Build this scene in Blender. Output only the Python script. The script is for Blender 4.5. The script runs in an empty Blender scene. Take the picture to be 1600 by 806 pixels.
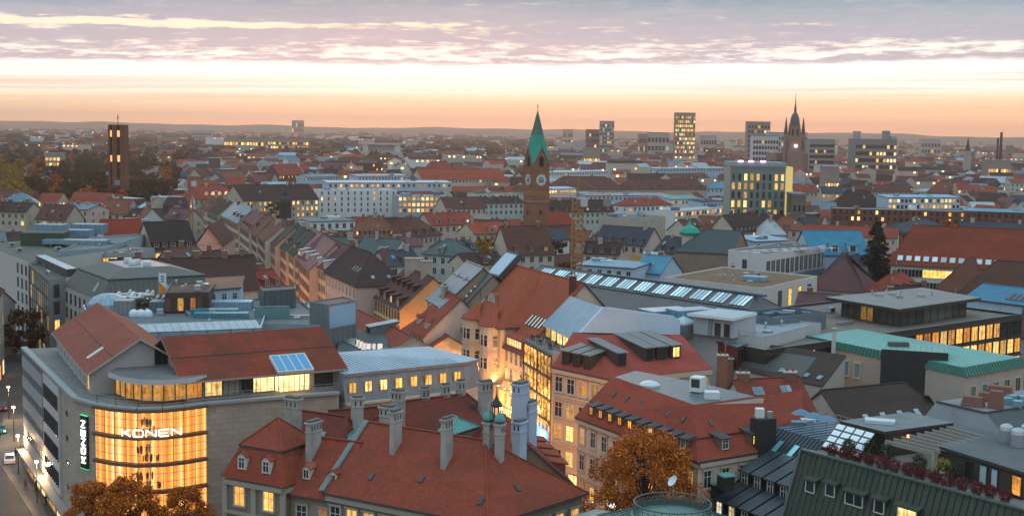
import bpy, math, random
from mathutils import Vector, Matrix
rnd = random.Random(11)
SC = bpy.context.scene
COL = SC.collection
PI = math.pi
V = Vector
# ------------------------------------------------------------------ camera
FPX, CX, CY, HCAM = 2050.0, 800.0, 403.0, 56.0        # photo pixels, metres
RHO, PIT = math.atan(26/1600), math.atan(198/2050)
cr, sr, cp, sp = math.cos(RHO), math.sin(RHO), math.cos(PIT), math.sin(PIT)
cd = bpy.data.cameras.new('camera')
cam = bpy.data.objects.new('camera', cd); COL.objects.link(cam)
fwd = V((0, cp, -sp)); up0 = V((0, sp, cp)); rt0 = V((1, 0, 0))
ix = rt0*cr + up0*sr; iy = up0*cr - rt0*sr
cam.matrix_world = Matrix(((ix.x, iy.x, -fwd.x, 0), (ix.y, iy.y, -fwd.y, 0), (ix.z, iy.z, -fwd.z, HCAM), (0, 0, 0, 1)))
cd.sensor_width = 36; cd.lens = 36*FPX/1600
cd.clip_start = 1; cd.clip_end = 60000
SC.camera = cam
def ray(x, y):
 dx, dy = x-CX, y-CY
 a = (dx*cr+dy*sr)/FPX; b = -(-dx*sr+dy*cr)/FPX
 return V((a, cp+b*sp, -sp+b*cp))
def P(x, y, z):                       # point at height z seen at photo pixel (x, y)
 d = ray(x, y); t = (z-HCAM)/d.z
 return V((d.x*t, d.y*t, z))
def D(x, y, Y):                       # point at distance Y seen at photo pixel (x, y)
 d = ray(x, y); t = Y/d.y
 return V((d.x*t, Y, HCAM+d.z*t))
# ------------------------------------------------------------------ sky
W = bpy.data.worlds.new('World'); SC.world = W; W.use_nodes = True
SUN_EL, SUN_AZ = math.radians(2.0), math.radians(-6.0)     # sun sinks straight ahead, a little left
def N(nt, typ, **kw):
 n = nt.nodes.new('ShaderNode'+typ)
 for k, v in kw.items():
  if k.startswith('i_'):
   key = k[2:]
   key = int(key) if key.isdigit() else key
   n.inputs[key].default_value = v
  else: setattr(n, k, v)
 return n
def L(nt, a, b): nt.links.new(a, b)
def M_(nt, op, a, b=None, c=None, clamp=False):
 n = nt.nodes.new('ShaderNodeMath'); n.operation = op; n.use_clamp = clamp
 for i, v in enumerate((a, b, c)):
  if v is None: continue
  if isinstance(v, (int, float)): n.inputs[i].default_value = v
  else: nt.links.new(v, n.inputs[i])
 return n.outputs[0]
def ramp(nt, fac, stops, interp='LINEAR'):
 r = nt.nodes.new('ShaderNodeValToRGB'); cr_ = r.color_ramp; cr_.interpolation = interp
 while len(cr_.elements) > 1: cr_.elements.remove(cr_.elements[-1])
 for i, (p, c) in enumerate(stops):
  e = cr_.elements[0] if i == 0 else cr_.elements.new(p)
  e.position = p; e.color = (*c, 1) if len(c) == 3 else c
 if fac is not None: nt.links.new(fac, r.inputs[0])
 return r.outputs[0]
def mixc(nt, fac, a, b, typ='MIX'):
 n = nt.nodes.new('ShaderNodeMix'); n.data_type = 'RGBA'; n.blend_type = typ
 for sock, v in ((n.inputs[0], fac), (n.inputs[6], a), (n.inputs[7], b)):
  if isinstance(v, (int, float)): sock.default_value = v
  elif isinstance(v, tuple): sock.default_value = (*v, 1)
  else: nt.links.new(v, sock)
 return n.outputs[2]
def build_sky():
 nt = W.node_tree; nt.nodes.clear()
 out = N(nt, 'OutputWorld'); bg = N(nt, 'Background'); L(nt, bg.outputs[0], out.inputs[0])
 tc = N(nt, 'TexCoord'); sx = N(nt, 'SeparateXYZ'); L(nt, tc.outputs['Generated'], sx.inputs[0])
 X, Y, Z = sx.outputs
 hz = M_(nt, 'SQRT', M_(nt, 'ADD', M_(nt, 'MULTIPLY', X, X), M_(nt, 'MULTIPLY', Y, Y)))
 s = M_(nt, 'DIVIDE', Z, M_(nt, 'MAXIMUM', hz, 0.001))              # tangent of the elevation
 az = M_(nt, 'ARCTAN2', X, Y)
 azc = M_(nt, 'MINIMUM', M_(nt, 'MAXIMUM', az, -0.6), 0.6)
 t = M_(nt, 'SUBTRACT', s, M_(nt, 'MULTIPLY', azc, 0.0155))         # the cloud sheet lies a little higher to the right
 # stretched noises
 def nz(sa, st, det, rough, off=0.0):
  c = N(nt, 'CombineXYZ'); L(nt, M_(nt, 'MULTIPLY', az, sa), c.inputs[0]); L(nt, M_(nt, 'MULTIPLY', t, st), c.inputs[1]); c.inputs[2].default_value = off
  n = N(nt, 'TexNoise', i_Scale=1.0, i_Detail=det, i_Roughness=rough); L(nt, c.outputs[0], n.inputs['Vector']); return n.outputs[0]
 warp = M_(nt, 'MULTIPLY', M_(nt, 'MULTIPLY', M_(nt, 'SUBTRACT', nz(9, 90, 4, .55, 3.1), .5), .016), ramp(nt, M_(nt, 'MULTIPLY', t, 5.0), [(.23, (.06, .06, .06)), (.30, (1, 1, 1))]))
 tw = M_(nt, 'ADD', t, warp)
 k = M_(nt, 'MULTIPLY', tw, 5.0)                                     # 0..1 for t 0..0.2
 clear = ramp(nt, k, [(0.0, (1.7, .74, .34)), (.04, (1.32, .68, .36)), (.085, (1.10, .68, .42)), (.105, (1.06, .74, .46)), (.124, (1.02, .86, .58)),
                         (.16, (1.05, 1.0, .88)), (.25, (1.06, 1.02, .96)), (.33, (1.05, .88, .76)), (.39, (1.05, .80, .60)), (.42, (.95, .78, .68)), (1.0, (.60, .66, .74))])
 low = ramp(nt, k, [(0.0, (0, 0, 0)), (.10, (.0, .0, .0)), (.12, (1, 1, 1)), (.18, (.8, .8, .8)), (.235, (0, 0, 0))])
 # thin pink and yellow streaks in and under the bright band
 st_n = nz(2.2, 210, 3, .55, 7.7); streak = ramp(nt, st_n, [(.52, (0, 0, 0)), (.64, (1, 1, 1))])
 side = M_(nt, 'ADD', .12, M_(nt, 'MULTIPLY', M_(nt, 'ABSOLUTE', azc), 2.2), clamp=True)
 clear = mixc(nt, M_(nt, 'MULTIPLY', M_(nt, 'MULTIPLY', streak, low), side), clear, (.95, .60, .44))
 low2 = ramp(nt, k, [(0.0, (1, 1, 1)), (.09, (1, 1, 1)), (.13, (0, 0, 0))])
 gold = ramp(nt, nz(2.0, 260, 2, .5, 2.2), [(.55, (0, 0, 0)), (.68, (1, 1, 1))])
 clear = mixc(nt, M_(nt, 'MULTIPLY', M_(nt, 'MULTIPLY', gold, low2), side), clear, (1.0, .68, .34))
 # cloud deck
 cloudcol = ramp(nt, k, [(0.0, (.60, .48, .48)), (.26, (.49, .44, .49)), (.33, (.45, .43, .50)), (.40, (.38, .40, .47)), (.44, (.31, .37, .45)), (.47, (.23, .32, .41)), (.52, (.16, .27, .37)), (.8, (.26, .34, .43)), (1, (.34, .42, .51))])
 fine = nz(44, 300, 7, .66, 1.3); big = nz(8, 90, 5, .58, 5.9)
 cloudcol = mixc(nt, M_(nt, 'MULTIPLY', M_(nt, 'SUBTRACT', fine, .45), .9, clamp=True), cloudcol, (.66, .58, .62))
 cloudcol = mixc(nt, M_(nt, 'MULTIPLY', M_(nt, 'SUBTRACT', big, .45), 1.2, clamp=True), cloudcol, (.36, .37, .46))
 # opening of the deck: long gaps low down, widest on the left
 lefty = ramp(nt, M_(nt, 'ADD', M_(nt, 'MULTIPLY', azc, 1.2), .5), [(.0, (1, 1, 1)), (.30, (.75, .75, .75)), (.55, (.12, .12, .12)), (1, (0, 0, 0))])
 gapl = ramp(nt, k, [(.36, (0, 0, 0)), (.385, (1, 1, 1)), (.405, (1, 1, 1)), (.42, (0, 0, 0))])
 gapm = ramp(nt, k, [(.25, (0, 0, 0)), (.28, (1, 1, 1)), (.315, (.85, .85, .85)), (.345, (.2, .2, .2)), (.40, (0, 0, 0))])
 g_ = M_(nt, 'ADD', M_(nt, 'MULTIPLY', M_(nt, 'MULTIPLY', gapl, lefty), .40), M_(nt, 'MULTIPLY', gapm, .225))
 tex = M_(nt, 'ADD', M_(nt, 'MULTIPLY', fine, .62), M_(nt, 'MULTIPLY', big, .38))
 edge = ramp(nt, M_(nt, 'ADD', k, M_(nt, 'MULTIPLY', M_(nt, 'SUBTRACT', fine, .5), .05)), [(.246, (0, 0, 0)), (.262, (1, 1, 1))])
 m = M_(nt, 'SUBTRACT', M_(nt, 'ADD', .86, M_(nt, 'MULTIPLY', M_(nt, 'SUBTRACT', .5, tex), 3.6)), M_(nt, 'MULTIPLY', g_, 2.9))
 mask = M_(nt, 'MULTIPLY', ramp(nt, m, [(0.0, (0, 0, 0)), (.55, (1, 1, 1))], 'EASE'), edge)
 sky = mixc(nt, mask, clear, cloudcol)
 # higher up and behind: the same blue-grey cloud sheet
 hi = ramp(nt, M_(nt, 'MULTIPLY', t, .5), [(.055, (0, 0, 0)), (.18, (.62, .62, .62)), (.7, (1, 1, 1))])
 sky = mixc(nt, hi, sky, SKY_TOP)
 # the real twilight sky behind it all (sun just above the horizon)
 ns = N(nt, 'TexSky', sky_type='NISHITA', sun_disc=False, sun_elevation=SUN_EL, sun_rotation=SUN_AZ, altitude=500, air_density=1.5, dust_density=2.0)
 sky = mixc(nt, 0.008, sky, ns.outputs[0], 'ADD')
 below = M_(nt, 'LESS_THAN', Z, -0.002)
 sky = mixc(nt, below, sky, (.10, .08, .08))
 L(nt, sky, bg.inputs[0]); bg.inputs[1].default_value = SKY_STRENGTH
HAZE = 8.5e-5
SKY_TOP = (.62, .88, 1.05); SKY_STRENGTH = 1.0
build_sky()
W.cycles.sampling_method = 'MANUAL'; W.cycles.sample_map_resolution = 512
sd = bpy.data.lights.new('sun', 'SUN'); so = bpy.data.objects.new('sun', sd); COL.objects.link(so)
sd.energy = 0.35; sd.angle = math.radians(25); sd.color = (1, .66, .42)
so.rotation_euler = (math.radians(90-7), 0, math.radians(180)+SUN_AZ)
so.rotation_euler = V((math.sin(SUN_AZ)*-1*math.cos(.12), -math.cos(SUN_AZ)*math.cos(.12), -math.sin(.12))).to_track_quat('-Z', 'Y').to_euler()
vs = SC.view_settings; vs.view_transform = 'Standard'; vs.look = 'None'; vs.exposure = .32; vs.gamma = 1; vs.use_curve_mapping = False
SC.render.film_transparent = False
cy = SC.cycles
cy.max_bounces = 4; cy.diffuse_bounces = 2; cy.glossy_bounces = 2; cy.transmission_bounces = 2; cy.volume_bounces = 0; cy.transparent_max_bounces = 4
cy.sample_clamp_indirect = 4; cy.use_denoising = True; cy.caustics_reflective = False; cy.caustics_refractive = False
# ------------------------------------------------------------------ materials
MATS = {}
def newmat(name):
 m = bpy.data.materials.new(name); m.use_nodes = True
 nt = m.node_tree; nt.nodes.clear()
 o = N(nt, 'OutputMaterial'); b = N(nt, 'BsdfPrincipled'); L(nt, b.outputs[0], o.inputs[0])
 return m, nt, b
def noise(nt, vec, scale, det=4, rough=.55):
 n = N(nt, 'TexNoise', i_Scale=scale, i_Detail=det, i_Roughness=rough)
 if vec is not None: L(nt, vec, n.inputs['Vector'])
 return n.outputs[0]
def uvm(nt, su=1, sv=1):
 tc = N(nt, 'TexCoord'); mp = N(nt, 'Mapping'); L(nt, tc.outputs['UV'], mp.inputs[0]); mp.inputs['Scale'].default_value = (su, sv, 1); return mp.outputs[0]
def worldpos(nt):
 g = N(nt, 'NewGeometry'); return g.outputs['Position']
def scalec(c, k): return tuple(min(1, x*k) for x in c[:3])
def tile_mat(c, stain=.5, moss=0.0):
 g_ = c[0]*.3+c[1]*.4+c[2]*.3; c = tuple(max(.012, g_+(v-g_)*1.0) for v in c)
 key = ('tile', c, stain, moss)
 if key in MATS: return MATS[key]
 m, nt, b = newmat('roof_tiles'); wp = worldpos(nt)
 n1 = noise(nt, wp, .22, 5, .6); n2 = noise(nt, wp, 1.6, 4, .6)
 str_ = noise(nt, uvm(nt, 1.3, .10), 1.0, 4, .6)
 br = N(nt, 'TexBrick', offset=.5, i_Scale=1.0); br.inputs['Color1'].default_value = (*scalec(c, 1.10), 1); br.inputs['Color2'].default_value = (*scalec(c, .86), 1); br.inputs['Mortar'].default_value = (*scalec(c, .58), 1)
 br.inputs['Mortar Size'].default_value = .035; br.inputs['Brick Width'].default_value = .26; br.inputs['Row Height'].default_value = .28; br.inputs['Bias'].default_value = 0
 L(nt, uvm(nt), br.inputs['Vector'])
 dark = (c[0]*.45+.008, c[1]*.62+.008, c[2]*.72+.008)
 f = ramp(nt, n1, [(.38, (0, 0, 0)), (.66, (1, 1, 1))])
 col = mixc(nt, M_(nt, 'MULTIPLY', f, stain), br.outputs[0], dark)
 f2 = ramp(nt, str_, [(.50, (0, 0, 0)), (.72, (1, 1, 1))])
 col = mixc(nt, M_(nt, 'MULTIPLY', f2, .55*stain+.15), col, dark)
 f3 = ramp(nt, n2, [(.55, (0, 0, 0)), (.75, (1, 1, 1))])
 col = mixc(nt, M_(nt, 'MULTIPLY', f3, .30), col, scalec((c[0]*1.25+.02, c[1]*1.35+.02, c[2]*1.4+.02), 1))
 vo = N(nt, 'TexVoronoi', i_Scale=.21); L(nt, uvm(nt, 1, 1.6), vo.inputs['Vector']); vs_ = N(nt, 'SeparateColor'); L(nt, vo.outputs['Color'], vs_.inputs[0])
 col = mixc(nt, ramp(nt, vs_.outputs[0], [(.66, (0, 0, 0)), (.70, (.09, .09, .09)), (1, (.14, .14, .14))]), col, scalec(c, 1.45))
 col = mixc(nt, ramp(nt, vs_.outputs[1], [(.70, (0, 0, 0)), (.74, (.08, .08, .08)), (1, (.13, .13, .13))]), col, dark)
 if moss:
  f4 = ramp(nt, noise(nt, wp, .5, 6, .7), [(.5, (0, 0, 0)), (.62, (1, 1, 1))]); col = mixc(nt, M_(nt, 'MULTIPLY', f4, moss), col, (.05, .055, .03))
 L(nt, col, b.inputs['Base Color']); b.inputs['Roughness'].default_value = .85; b.inputs['Specular IOR Level'].default_value = .08
 bp = N(nt, 'Bump', i_Strength=.35, i_Distance=.05); L(nt, br.outputs[1], bp.inputs['Height']); bp.invert = True; L(nt, bp.outputs[0], b.inputs['Normal'])
 MATS[key] = m; return m
def wall_mat(c, dirt=.35, name='plaster', rough=.9):
 key = ('wall', c, dirt, name)
 if key in MATS: return MATS[key]
 m, nt, b = newmat(name); wp = worldpos(nt)
 n1 = noise(nt, wp, .35, 5, .6); n2 = noise(nt, uvm(nt, .9, .12), 1.0, 4, .6); n3 = noise(nt, wp, 3.5, 3, .5)
 d = (c[0]*.62, c[1]*.58, c[2]*.55)
 col = mixc(nt, M_(nt, 'MULTIPLY', ramp(nt, n1, [(.4, (0, 0, 0)), (.7, (1, 1, 1))]), dirt), (c[0], c[1], c[2]), d)
 col = mixc(nt, M_(nt, 'MULTIPLY', ramp(nt, n2, [(.5, (0, 0, 0)), (.75, (1, 1, 1))]), dirt*.8), col, d)
 col = mixc(nt, M_(nt, 'MULTIPLY', n3, .14), col, scalec(c, 1.2))
 L(nt, col, b.inputs['Base Color']); b.inputs['Roughness'].default_value = rough; b.inputs['Specular IOR Level'].default_value = .08
 MATS[key] = m; return m
def brick_mat(c, name='brickwork'):
 key = ('brick', c)
 if key in MATS: return MATS[key]
 m, nt, b = newmat(name); wp = worldpos(nt)
 br = N(nt, 'TexBrick', i_Scale=1.0); br.inputs['Color1'].default_value = (*scalec(c, 1.15), 1); br.inputs['Color2'].default_value = (*scalec(c, .8), 1); br.inputs['Mortar'].default_value = (*scalec(c, .7), 1)
 br.inputs['Brick Width'].default_value = .5; br.inputs['Row Height'].default_value = .25; br.inputs['Mortar Size'].default_value = .02
 L(nt, uvm(nt), br.inputs['Vector'])
 col = mixc(nt, M_(nt, 'MULTIPLY', ramp(nt, noise(nt, wp, .3, 5, .6), [(.4, (0, 0, 0)), (.7, (1, 1, 1))]), .5), br.outputs[0], scalec(c, .55))
 L(nt, col, b.inputs['Base Color']); b.inputs['Roughness'].default_value = .9; b.inputs['Specular IOR Level'].default_value = .08
 MATS[key] = m; return m
def stone_mat(c):                      # large ashlar slabs
 key = ('stone', c)
 if key in MATS: return MATS[key]
 m, nt, b = newmat('stone_slabs'); wp = worldpos(nt)
 br = N(nt, 'TexBrick', i_Scale=1.0); br.inputs['Color1'].default_value = (*scalec(c, 1.08), 1); br.inputs['Color2'].default_value = (*scalec(c, .9), 1); br.inputs['Mortar'].default_value = (*scalec(c, .68), 1)
 br.inputs['Brick Width'].default_value = 1.5; br.inputs['Row Height'].default_value = .75; br.inputs['Mortar Size'].default_value = .03
 L(nt, uvm(nt), br.inputs['Vector'])
 col = mixc(nt, M_(nt, 'MULTIPLY', ramp(nt, noise(nt, wp, .25, 5, .6), [(.4, (0, 0, 0)), (.7, (1, 1, 1))]), .3), br.outputs[0], scalec(c, .7))
 L(nt, col, b.inputs['Base Color']); b.inputs['Roughness'].default_value = .8; b.inputs['Specular IOR Level'].default_value = .12
 MATS[key] = m; return m
def seam_mat(c, rough=.42, metal=.35, pitch=.55, worn=.4, streak=(.5, .5, .5)):        # standing seam sheet
 key = ('seam', c, rough, metal, pitch, worn)
 if key in MATS: return MATS[key]
 m, nt, b = newmat('sheet_metal'); wp = worldpos(nt)
 tc = N(nt, 'TexCoord'); s = N(nt, 'SeparateXYZ'); L(nt, tc.outputs['UV'], s.inputs[0])
 fr = M_(nt, 'FRACT', M_(nt, 'DIVIDE', s.outputs[0], pitch))
 line = M_(nt, 'LESS_THAN', fr, .13)
 cell = M_(nt, 'FLOOR', M_(nt, 'DIVIDE', s.outputs[0], pitch))
 wn = N(nt, 'TexWhiteNoise', noise_dimensions='1D'); L(nt, cell, wn.inputs['W'])
 col = mixc(nt, M_(nt, 'MULTIPLY', wn.outputs[0], .35), (c[0], c[1], c[2]), scalec(c, .75))
 col = mixc(nt, M_(nt, 'MULTIPLY', ramp(nt, noise(nt, wp, .5, 5, .65), [(.4, (0, 0, 0)), (.7, (1, 1, 1))]), worn), col, scalec(c, .55))
 col = mixc(nt, M_(nt, 'MULTIPLY', ramp(nt, noise(nt, uvm(nt, 1.5, .15), 1, 4, .6), [(.5, (0, 0, 0)), (.75, (1, 1, 1))]), worn*.7), col, scalec(c, 1.5))
 col = mixc(nt, M_(nt, 'MULTIPLY', line, .65), col, scalec(c, .42))
 L(nt, col, b.inputs['Base Color']); b.inputs['Metallic'].default_value = metal; b.inputs['Roughness'].default_value = rough
 bp = N(nt, 'Bump', i_Strength=.5, i_Distance=.06); L(nt, line, bp.inputs['Height']); L(nt, bp.outputs[0], b.inputs['Normal'])
 MATS[key] = m; return m
def flat_mat(c, rough=.8, name='roofing', metal=0, blotch=.5):
 key = ('flat', c, rough, name, metal)
 if key in MATS: return MATS[key]
 m, nt, b = newmat(name); wp = worldpos(nt)
 col = mixc(nt, M_(nt, 'MULTIPLY', ramp(nt, noise(nt, wp, .3, 6, .65), [(.4, (0, 0, 0)), (.68, (1, 1, 1))]), blotch), (c[0], c[1], c[2]), scalec(c, .58))
 col = mixc(nt, M_(nt, 'MULTIPLY', ramp(nt, noise(nt, wp, 2.5, 4, .6), [(.5, (0, 0, 0)), (.75, (1, 1, 1))]), blotch*.6), col, scalec(c, 1.4))
 L(nt, col, b.inputs['Base Color']); b.inputs['Roughness'].default_value = rough; b.inputs['Metallic'].default_value = metal; b.inputs['Specular IOR Level'].default_value = .15
 MATS[key] = m; return m
def plain_mat(c, rough=.6, name='paint', metal=0, spec=.5):
 key = ('plain', c, rough, name, metal)
 if key in MATS: return MATS[key]
 m, nt, b = newmat(name)
 tc = N(nt, 'TexCoord')
 col = mixc(nt, M_(nt, 'MULTIPLY', noise(nt, tc.outputs['Object'], 2.2, 4, .6), .35), (c[0], c[1], c[2]), scalec(c, .7))
 L(nt, col, b.inputs['Base Color'])
 b.inputs['Roughness'].default_value = rough; b.inputs['Metallic'].default_value = metal; b.inputs['Specular IOR Level'].default_value = spec
 MATS[key] = m; return m
def emit_mat(c, s, name='lamp_glow', sample=True, vary=0.0):
 key = ('emit', c, s, name)
 if key in MATS: return MATS[key]
 m, nt, b = newmat(name)
 b.inputs['Base Color'].default_value = (*scalec(c, .3), 1); b.inputs['Emission Color'].default_value = (*c, 1); b.inputs['Emission Strength'].default_value = s
 if not sample: m.cycles.emission_sampling = 'NONE'
 MATS[key] = m; return m
def lit_mat(kind='warm', s=1.6, sample=False):    # a lit room behind the pane: curtains, furniture, lamps
 key = ('lit', kind, s, sample)
 if key in MATS: return MATS[key]
 m, nt, b = newmat('lit_glass')
 tc = N(nt, 'TexCoord'); oi = N(nt, 'ObjectInfo')
 a = N(nt, 'VectorMath', operation='ADD'); L(nt, tc.outputs['Object'], a.inputs[0])
 cx = N(nt, 'CombineXYZ'); L(nt, M_(nt, 'MULTIPLY', oi.outputs['Random'], 97.0), cx.inputs[0]); L(nt, cx.outputs[0], a.inputs[1])
 n1 = noise(nt, a.outputs[0], 1.1, 3, .6)
 sm = N(nt, 'Mapping'); L(nt, a.outputs[0], sm.inputs[0]); sm.inputs['Scale'].default_value = (3.2, 3.2, .35)
 n2 = noise(nt, sm.outputs[0], 1.0, 2, .5)
 pal = {'warm': [(0, (.95, .28, .03)), (.45, (1, .42, .07)), (.8, (1, .55, .14)), (1, (1, .68, .28))],
           'yellow': [(0, (1, .46, .07)), (.5, (1, .57, .14)), (1, (1, .72, .32))],
           'pale': [(0, (1, .62, .22)), (.6, (1, .76, .40)), (1, (.95, .9, .7))],
           'shop': [(0, (1, .36, .05)), (.5, (1, .52, .12)), (1, (1, .70, .28))]}[kind]
 col = ramp(nt, M_(nt, 'ADD', M_(nt, 'MULTIPLY', oi.outputs['Random'], .65), M_(nt, 'MULTIPLY', n1, .4)), pal)
 f = M_(nt, 'ADD', M_(nt, 'MULTIPLY', ramp(nt, n1, [(.32, (0, 0, 0)), (.62, (1, 1, 1))]), .65), M_(nt, 'MULTIPLY', ramp(nt, n2, [(.38, (0, 0, 0)), (.6, (1, 1, 1))]), .55))
 st = M_(nt, 'MULTIPLY', M_(nt, 'ADD', M_(nt, 'MULTIPLY', f, .75), .32), M_(nt, 'ADD', s*.45, M_(nt, 'MULTIPLY', oi.outputs['Random'], s*.6)))
 b.inputs['Base Color'].default_value = (.03, .02, .015, 1); b.inputs['Roughness'].default_value = .15
 L(nt, col, b.inputs['Emission Color']); L(nt, st, b.inputs['Emission Strength'])
 if not sample: m.cycles.emission_sampling = 'NONE'
 MATS[key] = m; return m
def glass_mat(c=(.022, .026, .032), rough=.12, name='dark_glass', spec=.5):
 key = ('glass', c, rough)
 if key in MATS: return MATS[key]
 m, nt, b = newmat(name); oi = N(nt, 'ObjectInfo')
 col = mixc(nt, oi.outputs['Random'], (c[0], c[1], c[2]), (c[0]*2.6, c[1]*2.4, c[2]*2.2))
 L(nt, col, b.inputs['Base Color']); b.inputs['Roughness'].default_value = rough; b.inputs['Specular IOR Level'].default_value = .5
 MATS[key] = m; return m
RED = (.37, .078, .043); RED2 = (.30, .068, .042); RED3 = (.42, .10, .055); REDB = (.215, .066, .045); BROWN = (.125, .058, .045); DBROWN = (.075, .042, .036)
DARK = (.042, .037, .037); SLATE = (.075, .085, .10); GREENS = (.055, .075, .07); COPPER = (.12, .33, .29); COPPERD = (.06, .12, .095); METAL = (.25, .41, .52); METALD = (.13, .19, .245); ORANGE = (.40, .12, .05)
BLUEM = (.16, .36, .48); PURPLE = (.15, .085, .095)
CREAM = (.56, .46, .36); PINK = (.58, .40, .34); WHITE = (.66, .65, .63); GREYW = (.36, .37, .38); OCHRE = (.55, .36, .17); BEIGE = (.45, .38, .30); BLUEW = (.42, .52, .60); TAN = (.36, .28, .21); CONC = (.30, .30, .30); DKW = (.055, .05, .048); GREENW = (.50, .55, .47); YEL = (.62, .34, .06)
GLASS = glass_mat((.018, .02, .024), .2, 'dark_glass', .16)
FRAME_W = plain_mat((.62, .58, .52), .6, 'window_paint'); FRAME_D = plain_mat((.05, .045, .042), .6, 'dark_window_paint'); FRAME_G = plain_mat((.28, .29, .30), .5, 'grey_window_paint')
TRIM = plain_mat((.50, .43, .35), .85, 'stone_trim'); GUTTER = plain_mat((.085, .075, .07), .6, 'gutter_metal', .3)
BLACKM = plain_mat((.03, .03, .032), .6, 'black_metal'); WHITEM = plain_mat((.72, .72, .70), .6, 'white_paint'); STEEL = plain_mat((.42, .44, .46), .4, 'steel', .7)
# ------------------------------------------------------------------ mesh building
class MB:
 def __init__(s): s.v = []; s.f = []; s.mi = []; s.uv = []; s.m = []
 def mat(s, m):
  if m not in s.m: s.m.append(m)
  return s.m.index(m)
 def poly(s, pts, m, u=None):
  pts = [V(p) for p in pts]
  n = V((0, 0, 0))
  for i in range(len(pts)):
   a, b = pts[i], pts[(i+1) % len(pts)]
   n += V(((a.y-b.y)*(a.z+b.z), (a.z-b.z)*(a.x+b.x), (a.x-b.x)*(a.y+b.y)))
  if n.length < 1e-9: return
  n.normalize()
  if u is None:
   u = V((-n.y, n.x, 0))
   if u.length < .05:
    u = (pts[1]-pts[0]); u.z = 0
   if u.length < 1e-6: u = V((1, 0, 0))
  u = u.normalized(); w = n.cross(u)
  b0 = len(s.v); s.v += pts; s.f.append(list(range(b0, b0+len(pts)))); s.mi.append(s.mat(m)); s.uv.append([(p.dot(u), p.dot(w)) for p in pts])
 def hexa(s, b, t, m, mt=None, bottom=True):     # b, t: 4 points each, counter-clockwise from above
  s.poly(t, mt or m)
  if bottom: s.poly(b[::-1], m)
  for i in range(4):
   j = (i+1) % 4; s.poly([b[i], b[j], t[j], t[i]], m)
 def box(s, x0, x1, y0, y1, z0, z1, m, mt=None, F=None):
  b = [V((x0, y0, z0)), V((x1, y0, z0)), V((x1, y1, z0)), V((x0, y1, z0))]; t = [V((p.x, p.y, z1)) for p in b]
  if F is not None: b = [F @ p for p in b]; t = [F @ p for p in t]
  s.hexa(b, t, m, mt)
 def prism(s, poly, z0, z1, m, mt=None, top=True, bottom=False):
  b = [V((p[0], p[1], z0)) for p in poly]; t = [V((p[0], p[1], z1)) for p in poly]
  for i in range(len(poly)):
   j = (i+1) % len(poly); s.poly([b[i], b[j], t[j], t[i]], m)
  if top: s.poly(t, mt or m)
  if bottom: s.poly(b[::-1], m)
 def bar(s, a, b, w, m, h=None, upv=None):       # square bar from a to b
  a, b = V(a), V(b); d = (b-a)
  if d.length < 1e-6: return
  d.normalize(); up = upv or (V((0, 0, 1)) if abs(d.z) < .95 else V((1, 0, 0)))
  x = d.cross(up).normalized(); y = x.cross(d); h = h or w
  o = [(-w/2, -h/2), (w/2, -h/2), (w/2, h/2), (-w/2, h/2)]
  A = [a+x*p+y*q for p, q in o]; B = [b+x*p+y*q for p, q in o]
  s.poly(A, m); s.poly(B[::-1], m)
  for i in range(4):
   j = (i+1) % 4; s.poly([A[j], A[i], B[i], B[j]], m)
 def tube(s, a, b, r0, r1, m, n=8, caps=True):
  a, b = V(a), V(b); d = (b-a).normalized(); up = V((0, 0, 1)) if abs(d.z) < .95 else V((1, 0, 0))
  x = d.cross(up).normalized(); y = x.cross(d)
  A = [a+(x*math.cos(2*PI*i/n)+y*math.sin(2*PI*i/n))*r0 for i in range(n)]
  B = [b+(x*math.cos(2*PI*i/n)+y*math.sin(2*PI*i/n))*r1 for i in range(n)]
  for i in range(n):
   j = (i+1) % n; s.poly([A[j], A[i], B[i], B[j]], m)
  if caps:
   s.poly(A, m)
   if r1 > .01: s.poly(B[::-1], m)
 def lathe(s, c, prof, m, n=12):                  # prof: (radius, z)
  c = V(c)
  for (r0, z0), (r1, z1) in zip(prof, prof[1:]):
   for i in range(n):
    a0, a1 = 2*PI*i/n, 2*PI*(i+1)/n
    q = [c+V((r0*math.cos(a0), r0*math.sin(a0), z0)), c+V((r0*math.cos(a1), r0*math.sin(a1), z0)), c+V((r1*math.cos(a1), r1*math.sin(a1), z1)), c+V((r1*math.cos(a0), r1*math.sin(a0), z1))]
    if r1 < .01: q = q[:3]
    elif r0 < .01: q = [q[0], q[2], q[3]]
    s.poly(q, m)
 def mesh(s, name, origin=V((0, 0, 0))):
  me = bpy.data.meshes.new(name)
  o = V(origin)
  me.from_pydata([tuple(p-o) for p in s.v], [], s.f)
  for m in s.m: me.materials.append(m)
  me.polygons.foreach_set('material_index', s.mi)
  uvl = me.uv_layers.new(name='uv'); flat = [c for q in s.uv for p in q for c in p]
  uvl.data.foreach_set('uv', flat); me.update()
  return me
 def build(s, name, parent=None, origin=None):
  if not s.f: return None
  if origin is None: origin = parent_origin(parent) if parent else V((0, 0, 0))
  o = bpy.data.objects.new(name, s.mesh(name, origin)); COL.objects.link(o)
  if parent: o.parent = parent
  else: o.location = origin
  return o
ORG = {}
def parent_origin(p): return ORG.get(p.name, V((0, 0, 0)))
def thing(name, label, cat, loc, group=None):
 o = bpy.data.objects.new(name, None); COL.objects.link(o); o.location = loc; o.empty_display_size = 1
 ORG[o.name] = V(loc); o['label'] = label; o['category'] = cat
 if group: o['group'] = group
 return o
def tagm(o, label, cat, group=None):
 o['label'] = label; o['category'] = cat
 if group: o['group'] = group
 return o
def kindm(o, k): o['kind'] = k; return o
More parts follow.
